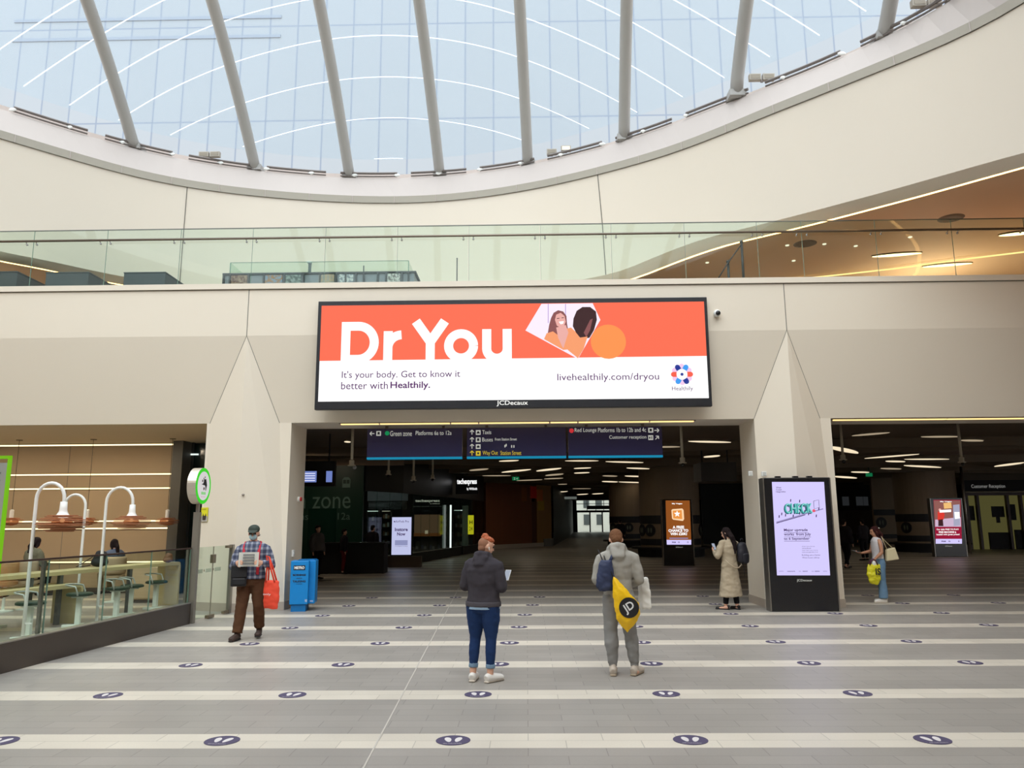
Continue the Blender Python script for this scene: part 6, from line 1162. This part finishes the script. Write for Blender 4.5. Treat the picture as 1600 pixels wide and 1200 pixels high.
# --- woman in charcoal hoodie
CH = cloth('charcoal_hoodie', (62, 58, 64)); JE = cloth('dark_blue_jeans', (34, 56, 98)); JC = cloth('pale_denim_cuff', (120, 146, 170)); WS = mat('trainer_white', rgb(232, 228, 222), .6)
wp = dict(shL=(.19, 0, 1.39), shR=(-.19, 0, 1.39), elL=(.245, .0, 1.11), elR=(-.245, .0, 1.11), wrL=(.12, -.24, 1.12), wrR=(-.14, -.25, 1.14), knL=(.115, -.02, .49), knR=(-.10, -.01, .49), anL=(.125, .03, .09), anR=(-.10, .02, .09), toL=(.17, -.13, .03), toR=(-.16, -.13, .03))
wm, wc = person('person', 'woman with a ginger top bun in a charcoal hoodie and blue jeans, seen from behind', -.50, 9.12, 158, 1.60, wp, [
    ('hoodie', 'hoodie', CH, dict(g=.030, fold=.010, fs=7, wide=1.02)), ('hoodie_hem', 'hem', mat('hem_grey', rgb(74, 70, 76), .9), dict(g=.036, z=.905, wide=1.02, fold=.002)), ('shirt_tail', 'hem', mat('pale_blue_shirt', rgb(160, 190, 220), .8), dict(g=.026, z=.875, fold=.001)),
    ('jeans', 'trousers', JE, dict(g=.018, r=(.112, .068, .05), calf=.066, low=.80, fold=.004, fs=16)), ('cuff', 'cuff', JC, dict(s='L', low=.80, r=.058, fold=0)), ('cuff', 'cuff', JC, dict(s='R', low=.80, r=.058, fold=0)),
    ('hair', 'fade', mat('ginger_short', rgb(146, 104, 82), .9, spec=.2), dict(fold=0, vox=.006, smooth=2)), ('hair_bun', 'bun', mat('ginger_hair', rgb(176, 92, 54), .7), dict(fold=.006, fs=40, vox=.006, smooth=2))] + shoes(WS, mat('sole_cream', rgb(214, 204, 190), .7), w=.054, top=-.02),
    hw=1.12, head_yaw=-42, head_pitch=14, hand_l=((-.8, -.5, .2), (0, .2, 1), .6), hand_r=((.4, -.8, .3), (.1, .3, 1), .6))
bm = nb(); capsule(bm, [(0, 0, 0), (0, -.006, -.03)], [.007, .004], 8); e = finish(bm, 'earbud', WHITEPAINT, wm, smooth=True); e.location = wc['f'](.086, .0, -.012); 
bm = nb(); capsule(bm, [(0, 0, 0), (0, -.006, -.03)], [.007, .004], 8); e = finish(bm, 'earbud', WHITEPAINT, wm, smooth=True); e.location = wc['f'](-.088, .0, -.012)
for x_ in (-.14, .14): bm = nb(); bx(bm, x_ - .02, x_ + .02, -.13, -.08, .062, .068); finish(bm, 'shoe_print', MATTBLACK, wm)
def phone(root, p, lab, rx=50, col=None):
    o = held('phone', root, p, lab, 'phone'); b = box('phone_body', -.037, .037, -.004, .004, -.075, .075, col or BLACK, o, bev=.003); b.rotation_euler = (R(rx), 0, 0); s = box('phone_screen', -.034, .034, .004, .005, -.07, .07, mat('phone_screen_lit', rgb(200, 210, 230), emit=.6), b); return o
phone(wm, (-.155, -.375, 1.22), 'white phone in the hand of the woman in a charcoal hoodie', 40, WHITEPAINT)

# --- young man in grey
GH = cloth('grey_marl', (164, 160, 152)); GJ = cloth('grey_joggers', (140, 139, 137))
gp = dict(shL=(.20, 0, 1.38), shR=(-.20, 0, 1.38), elL=(.255, .02, 1.10), elR=(-.255, .02, 1.10), wrL=(.16, -.20, 1.04), wrR=(-.16, -.22, 1.02), knL=(.10, -.01, .49), knR=(-.13, -.01, .49), anL=(.09, .03, .09), anR=(-.17, .02, .09), toL=(.07, -.14, .03), toR=(-.25, -.12, .03))
gm, gc = person('person', 'young man in a grey hooded tracksuit looking down, seen from behind', 1.09, 9.47, 180, 1.68, gp, [
    ('hoodie', 'hoodie', GH, dict(g=.024, fold=.009, fs=8, wide=.98, sleeve=1.0)), ('joggers', 'trousers', GJ, dict(g=.022, r=(.106, .082, .05), calf=.082, low=.90, fold=.010, fs=9, seed=3)), ('cuff', 'cuff', GJ, dict(s='L', low=.94, r=.05, fold=0)), ('cuff', 'cuff', GJ, dict(s='R', low=.94, r=.05, fold=0)),
    ('hair', 'hair_short', mat('short_brown_hair', rgb(112, 76, 52), .85, spec=.2), dict(fold=.004, fs=40, vox=.007, smooth=2))] + shoes(mat('trainer_stone', rgb(196, 184, 170), .7), mat('sole_tan', rgb(176, 160, 138), .7), w=.05, top=.05),
    hw=1.0, head_pitch=32, hand_l=((-.7, -.7, .0), (0, .3, -1), .7), hand_r=((.5, -.8, .0), (0, .3, -1), .7))
NB = mat('navy_nylon', rgb(44, 54, 86), .6, vary=.08, vscale=6)
o = held('navy_bag', gm, (.165, .17, .98), 'navy blue crossbody bag on the back of the young man in grey', 'bag', R(6)); bm = nb(); tube(bm, [(0, 0, 0), (0, 0, .04), (0, 0, .18), (-.01, 0, .30), (-.015, 0, .35)], [(.08, .03), (.12, .055), (.105, .055), (.085, .045), (.07, .03)], 18, up=(0, 1, 0)); meshobj(remesh(bm, .011, 3, .010, 12), 'bag_body', NB, o)
bm = nb(); tube(bm, [(-.05, -.01, .32), (-.09, -.03, .39), (-.12, -.055, .435), (-.14, -.12, .465)], [(.018, .005)] * 4, 8, up=(0, 1, 0)); finish(bm, 'strap', NB, o, smooth=True); bm = nb(); tube(bm, [(.02, -.02, .33), (.045, -.04, .41), (.06, -.10, .47)], .006, 6); finish(bm, 'cord', MATTBLACK, o, smooth=True)
YB_ = mat('bag_yellow', rgb(246, 196, 12), .45, vary=.05, vscale=8); o = held('drawstring_bag', gm, (-.02, .235, .70), 'bright yellow drawstring bag with a round black logo slung on the young man in grey', 'bag')
bm = nb(); Y2 = [(.105, .46), (.04, .41), (-.09, .26), (-.19, .15), (-.205, .02), (-.15, -.08), (-.045, -.185), (.02, -.12), (.075, -.04), (.10, .10), (.115, .30)]
ctr = Vector((-.03, 0, .10)); a_ = [bm.verts.new((x_, -.0, z_)) for x_, z_ in Y2]; b3 = [bm.verts.new((ctr.x + (x_ - ctr.x) * .6, .06, ctr.z + (z_ - ctr.z) * .6)) for x_, z_ in Y2]; c3 = [bm.verts.new((ctr.x + (x_ - ctr.x) * .6, -.05, ctr.z + (z_ - ctr.z) * .6)) for x_, z_ in Y2]
for r0, r1 in ((a_, b3), (a_, c3)):
    for i in range(len(Y2)): bm.faces.new((r0[i], r0[(i + 1) % len(Y2)], r1[(i + 1) % len(Y2)], r1[i]))
bm.faces.new(b3); bm.faces.new(c3); meshobj(remesh(bm, .009, 3, .006, 14), 'bag_body', YB_, o)
def logo_disc(): 
    bm = nb(); c_ = (-.065, .10); prism(bm, disc(*c_, .115, n=28), .058, .066); return finish(bm, 'logo_disc', mat('logo_black', rgb(26, 24, 28), .5), o)
ld = logo_disc(); lt = text('JD', 0, -.06, 0, mat('logo_white', rgb(230, 230, 230), .5), o, w=.13, h=.12, bold=.02, name='logo_lettering', anchor='c'); lt.matrix_local = Matrix.Translation((-.065, .068, .10)) @ Matrix.Rotation(PI, 4, 'Z') @ Matrix.Rotation(R(-32), 4, 'Y')
bm = nb(); tube(bm, [(.10, -.0, .44), (.13, -.05, .52), (.17, -.13, .62), (.19, -.2, .70)], .007, 6); finish(bm, 'drawstring', MATTBLACK, o, smooth=True)
WB = mat('carrier_white', rgb(238, 236, 230), .35); o = held('carrier_bag', gm, (-.335, -.14, .735), 'glossy white carrier bag at the right side of the young man in grey', 'bag'); bm = nb(); tube(bm, [(0, 0, 0), (0, 0, .03), (-.0, 0, .2), (.01, 0, .35), (.015, 0, .37)], [(.09, .03), (.105, .05), (.10, .05), (.09, .035), (.08, .02)], 4, up=(.7, .7, 0)); meshobj(remesh(bm, .011, 3, .010, 9), 'bag_body', WB, o); bm = nb(); tube(bm, [(.0, 0, .34), (.02, -.02, .38), (.09, -.03, .37)], .006, 6); finish(bm, 'handle', WB, o, smooth=True)

# --- woman in a trench coat
TC = cloth('trench_beige', (174, 159, 136)); BKT = cloth('black_trousers', (26, 26, 30)); HB = mat('black_brown_hair', rgb(30, 20, 21), .85, spec=.2)
cp = dict(elL=(.28, -.02, 1.11), elR=(-.26, -.04, 1.10), wrL=(.20, -.24, 1.20), wrR=(-.08, -.26, 1.18), knL=(.10, -.01, .49), knR=(-.09, .0, .49), anL=(.13, -.03, .09), anR=(-.10, .06, .09), toL=(.24, -.15, .03), toR=(-.10, -.10, .03))
cm, cc = person('person', 'woman in a long beige trench coat with black backpack by the right wall pillar', 4.10, 16.0, 205, 1.60, cp, [
    ('coat', 'coat', TC, dict(g=.026, fold=.014, fs=7, wide=1.0, skirt=[(0, .0, .27, .27, .20), (0, 0, .29, .272, .20), (0, 0, .50, .240, .18), (0, 0, .70, .208, .16), (0, 0, .86, .185, .145), (0, 0, 1.0, .166, .13)])),
    ('trousers', 'trousers', BKT, dict(g=.01, r=(.09, .065, .055), fold=0, low=.93)), ('hair', 'hair_long', HB, dict(L=.42, to=(-.06, .135, -.05), w=.06, fold=.006, fs=20, vox=.009))] + shoes(mat('flat_black', rgb(24, 22, 24), .5), MATTBLACK, flat=True, w=.038),
    hw=1.0, head_yaw=25, head_pitch=16, hand_l=((-.2, -.8, .5), (-.6, .3, .2), .6), hand_r=((.8, -.5, .3), (0, .3, 1), .6))
bm = nb(); tube(bm, [(-.22, .10, 1.02), (-.16, .20, .93), (-.05, .235, .875), (.06, .235, .88), (.16, .20, .95), (.21, .12, 1.04)], [(.006, .016)] * 6, 8, up=(0, 0, 1)); finish(bm, 'coat_belt', TC, cm, smooth=True)
phone(cm, (.10, -.36, 1.30), 'dark phone held up by the woman in the trench coat', 30)
o = held('backpack', cm, (-.25, .14, .90), 'black backpack slung on one shoulder of the woman in the trench coat', 'backpack', R(12)); BP = mat('backpack_black', rgb(26, 24, 34), .6); bm = nb(); capsule(bm, [(0, 0, .12), (0, .01, .26), (.01, .0, .40)], [(.13, .09), (.145, .10), (.115, .08)], 18); meshobj(remesh(bm, .012, 4, .006, 9), 'main_compartment', BP, o); bm = nb(); capsule(bm, [(0, .075, .10), (0, .08, .22)], [(.09, .05), (.095, .05)], 16); meshobj(remesh(bm, .012, 3, .004), 'front_pocket', BP, o)
bm = nb(); tube(bm, [(.08, -.05, .45), (.12, -.10, .54), (.13, -.16, .56), (.13, -.26, .46), (.12, -.28, .30), (.09, -.20, .15), (.06, -.08, .10)], [(.022, .007)] * 7, 8); finish(bm, 'shoulder_strap', BP, o, smooth=True); bm = nb(); tube(bm, [(.02, .02, .03), (.03, .05, -.08), (.02, .04, -.20)], .005, 6); finish(bm, 'dangling_strap', BP, o, smooth=True); bm = nb(); tube(bm, [(-.04, 0, .50), (-.03, 0, .54), (.03, 0, .54), (.04, 0, .50)], .008, 6); finish(bm, 'grab_handle', BP, o, smooth=True)

# --- young woman with yellow carrier bag
LJ = cloth('light_blue_jeans', (110, 142, 172)); TK = cloth('white_tank', (226, 222, 226)); RB_ = mat('auburn_hair', rgb(58, 26, 26), .85, spec=.2)
yp = dict(elL=(.235, .0, 1.13), elR=(-.22, -.06, 1.14), wrL=(.22, -.17, .97), wrR=(-.17, -.30, 1.10), knL=(.10, .0, .49), knR=(-.09, .06, .49), anL=(.11, .0, .09), anR=(-.11, .10, .09), toL=(.12, -.17, .03), toR=(-.12, -.07, .03))
ym, yc = person('person', 'young woman in a white vest top and pale jeans with a yellow carrier bag', 7.60, 17.15, -92, 1.59, yp, [
    ('vest_top', 'tank', TK, dict(g=.012, fold=.004)), ('jeans', 'trousers', LJ, dict(g=.02, r=(.112, .088, .10), calf=.092, low=.97, fold=.009, fs=8)), ('hair', 'hair_long', RB_, dict(L=.34, to=(.03, .125, -.04), w=.075, fold=.008, fs=16, vox=.009))] + shoes(WS, mat('sole_cream'), w=.048),
    hw=1.0, skin=SKIN2, head_pitch=10, hand_l=((0, -.3, -1), (-1, 0, 0), .9), hand_r=((.1, -.95, .1), (0, 0, 1), .5))
bm = nb(); ball(bm, (0, 0, 0), .018, 8); ball(bm, (.02, 0, .0), .016, 8); e = finish(bm, 'hair_clip', WHITEPAINT, ym, smooth=True); e.location = yc['f'](.0, .115, .06)
for s in (-1, 1): bm = nb(); tube(bm, [(s * .10, -.09, 1.34), (s * .105, -.06, 1.425), (s * .10, .03, 1.43), (s * .085, .09, 1.34)], [(.013, .004)] * 4, 6, up=(0, -1, .3)); finish(bm, 'top_strap', TK, ym, smooth=True)
phone(ym, (-.15, -.44, 1.14), 'phone held out in front by the young woman in a white vest top', 75, mat('phone_grey', rgb(120, 124, 130), .4))
o = held('yellow_carrier_bag', ym, (.24, -.21, .42), 'crumpled yellow carrier bag with IS lettering held by the young woman', 'bag', R(92)); YC = mat('carrier_yellow', rgb(232, 224, 40), .45, vary=.06, vscale=9)
bm = nb(); tube(bm, [(0, 0, 0), (0, 0, .05), (-.01, 0, .22), (0, 0, .38), (0, 0, .42)], [(.06, .03), (.12, .05), (.15, .06), (.14, .04), (.13, .015)], 18, up=(0, 1, 0)); meshobj(remesh(bm, .011, 3, .018, 9), 'bag_body', YC, o)
for y_ in (-.03, .03): bm = nb(); tube(bm, [(-.09, y_, .40), (-.06, y_, .48), (0, 0, .53), (.04, y_, .50), (.08, y_, .40)], [(.012, .004)] * 5, 6); finish(bm, 'handle', mat('handle_plum', rgb(90, 40, 66), .6), o, smooth=True)
bm = nb(); ball(bm, (.02, 0, .43), (.05, .03, .06), 12); finish(bm, 'tissue_paper', WHITEPAINT, o, smooth=True); text('IS', .0, .20, -.078, MATTBLACK, o, w=.11, h=.14, bold=.03)
o = held('shoulder_bag', ym, (.15, .22, .93), 'cream shoulder bag behind the young woman in a white vest top', 'bag', R(92)); CR = mat('cream_leather', rgb(222, 210, 172), .5); bm = nb(); prism(bm, [(-.10, .0), (.17, .04), (.10, .29), (-.08, .25)], -.05, .05); finish(bm, 'bag_body', CR, o, bev=.02); bm = nb(); tube(bm, [(-.06, 0, .25), (-.13, -.02, .42), (-.17, -.04, .52), (-.10, .0, .44), (.06, 0, .28)], .008, 6); finish(bm, 'strap', CR, o, smooth=True)

# --- people in the cafe (seated on stools, seen from behind)
def seated(px_, yy, face, lab, top, topm, hairk, hairm, zs=.62, extra=(), H=1.6, pants=None):
    p = onY(px_, 860, yy); dz = zs - .82
    ps = dict(knL=(.12, -.40, .86), knR=(-.12, -.40, .86), anL=(.12, -.36, .47), anR=(-.12, -.36, .47), toL=(.13, -.50, .41), toR=(-.13, -.50, .41), elL=(.25, -.10, 1.12), elR=(-.25, -.10, 1.12), wrL=(.12, -.33, 1.10), wrR=(-.12, -.33, 1.10))
    r_, c_ = person('person', lab, p.x, yy, face, H, ps, [('top', top, topm, dict(g=.03, fold=.01)), ('trousers', 'trousers', pants or BKT, dict(g=.02, fold=.004)), ('hair', hairk, hairm, extra[0] if extra else dict(fold=.004))] + [('shoe', 'shoe', MATTBLACK, dict(s=s_, fold=0, flat=True)) for s_ in 'LR'], simple=True, lean=8, head_pitch=14)
    r_.location.z = dz; return r_
seated(49, 16.6, 160, 'seated cafe guest with long dark hair and olive checked jacket', 'top', cloth('olive_check', (106, 104, 84)), 'hair_long', HB, extra=(dict(L=.22, to=(0, .12, -.03), w=.08, fold=.006),), zs=.70)
seated(182, 18.0, -120, 'seated cafe guest with dark ponytail and denim jacket bending forward', 'top', cloth('denim_grey_blue', (92, 104, 124)), 'hair_long', HB, extra=(dict(L=.25, to=(0, .14, -.02), w=.05, fold=.006),), zs=.62, pants=cloth('khaki_trousers', (128, 112, 84)))
def chair_at(px_, yy, face, lab, m):
    p = onY(px_, 860, yy); o = empty('tub_stool', (p.x, yy, 0), R(face), lab, 'chair'); bm = nb(); lathe(bm, [(.2, 0), (.2, .02), (.03, .04), (.03, .5)]); finish(bm, 'base', STW2, o); bm = nb(); lathe(bm, [(.14, .5), (.22, .54), (.22, .6)]); finish(bm, 'seat', m, o)
    bm = nb(); ring_ = [(.22 * math.cos(R(a)), .22 * math.sin(R(a)), .82) for a in range(-10, 191, 20)]; tube(bm, ring_, [(.02, .2)] * len(ring_), 8, up=(0, 0, 1)); finish(bm, 'backrest', m, o, smooth=True)
chair_at(49, 16.6, 160, 'pale stool carrying the guest with long dark hair', CAFEW); chair_at(182, 18.0, -120, 'pale stool carrying the guest in a denim jacket', CAFEW); chair_at(14, 16.2, 180, 'round backed tan chair beside the lime green menu frame', mat('tan_shell', rgb(186, 140, 92), .5))

# --- dim figures in the concourse
DC = cloth('dark_coat', (34, 32, 38)); 
def figure(px_, ybase, lab, face=180, H=1.7, m=None, hairm=None, m2=None, pose={}):
    p = onZ(px_, ybase); return person('person', lab, p.x, p.y, face, H, pose, [('coat', 'top', m or DC, dict(g=.045, fold=.008)), ('trousers', 'trousers', m2 or BKT, dict(g=.03, fold=.004)), ('hair', 'hair_short', hairm or HB, dict(fold=0))] + [('shoe', 'shoe', MATTBLACK, dict(s=s_, fold=0, flat=True)) for s_ in 'LR'], simple=True)
figure(581, 893, 'dim standing figure in dark clothes left of the Instore Now screen', 150, 1.62); figure(1324, 888, 'dim figure in dark clothes walking at the left of the right opening', 120, 1.72, pose=dict(anL=(.12, -.2, .09), toL=(.13, -.36, .03), knL=(.11, -.13, .49), anR=(-.12, .22, .12), toR=(-.13, .08, .03)))
figure(1352, 876, 'dark silhouetted person behind the young woman with the yellow bag', 200, 1.7); figure(970, 860, 'dark silhouetted person before the far glazed doors', 180, 1.75); figure(494, 905, 'dim person in a grey top left of the black counter', 60, 1.65, cloth('dim_grey_top', (92, 88, 88)))
figure(536, 897, 'dim person in dark red trousers beside the black counter', 100, 1.5, m2=cloth('dark_red_trousers', (110, 28, 34)))
for c_ in list(TMP.objects): bpy.data.objects.remove(c_)
SC.collection.children.unlink(TMP); bpy.data.collections.remove(TMP)
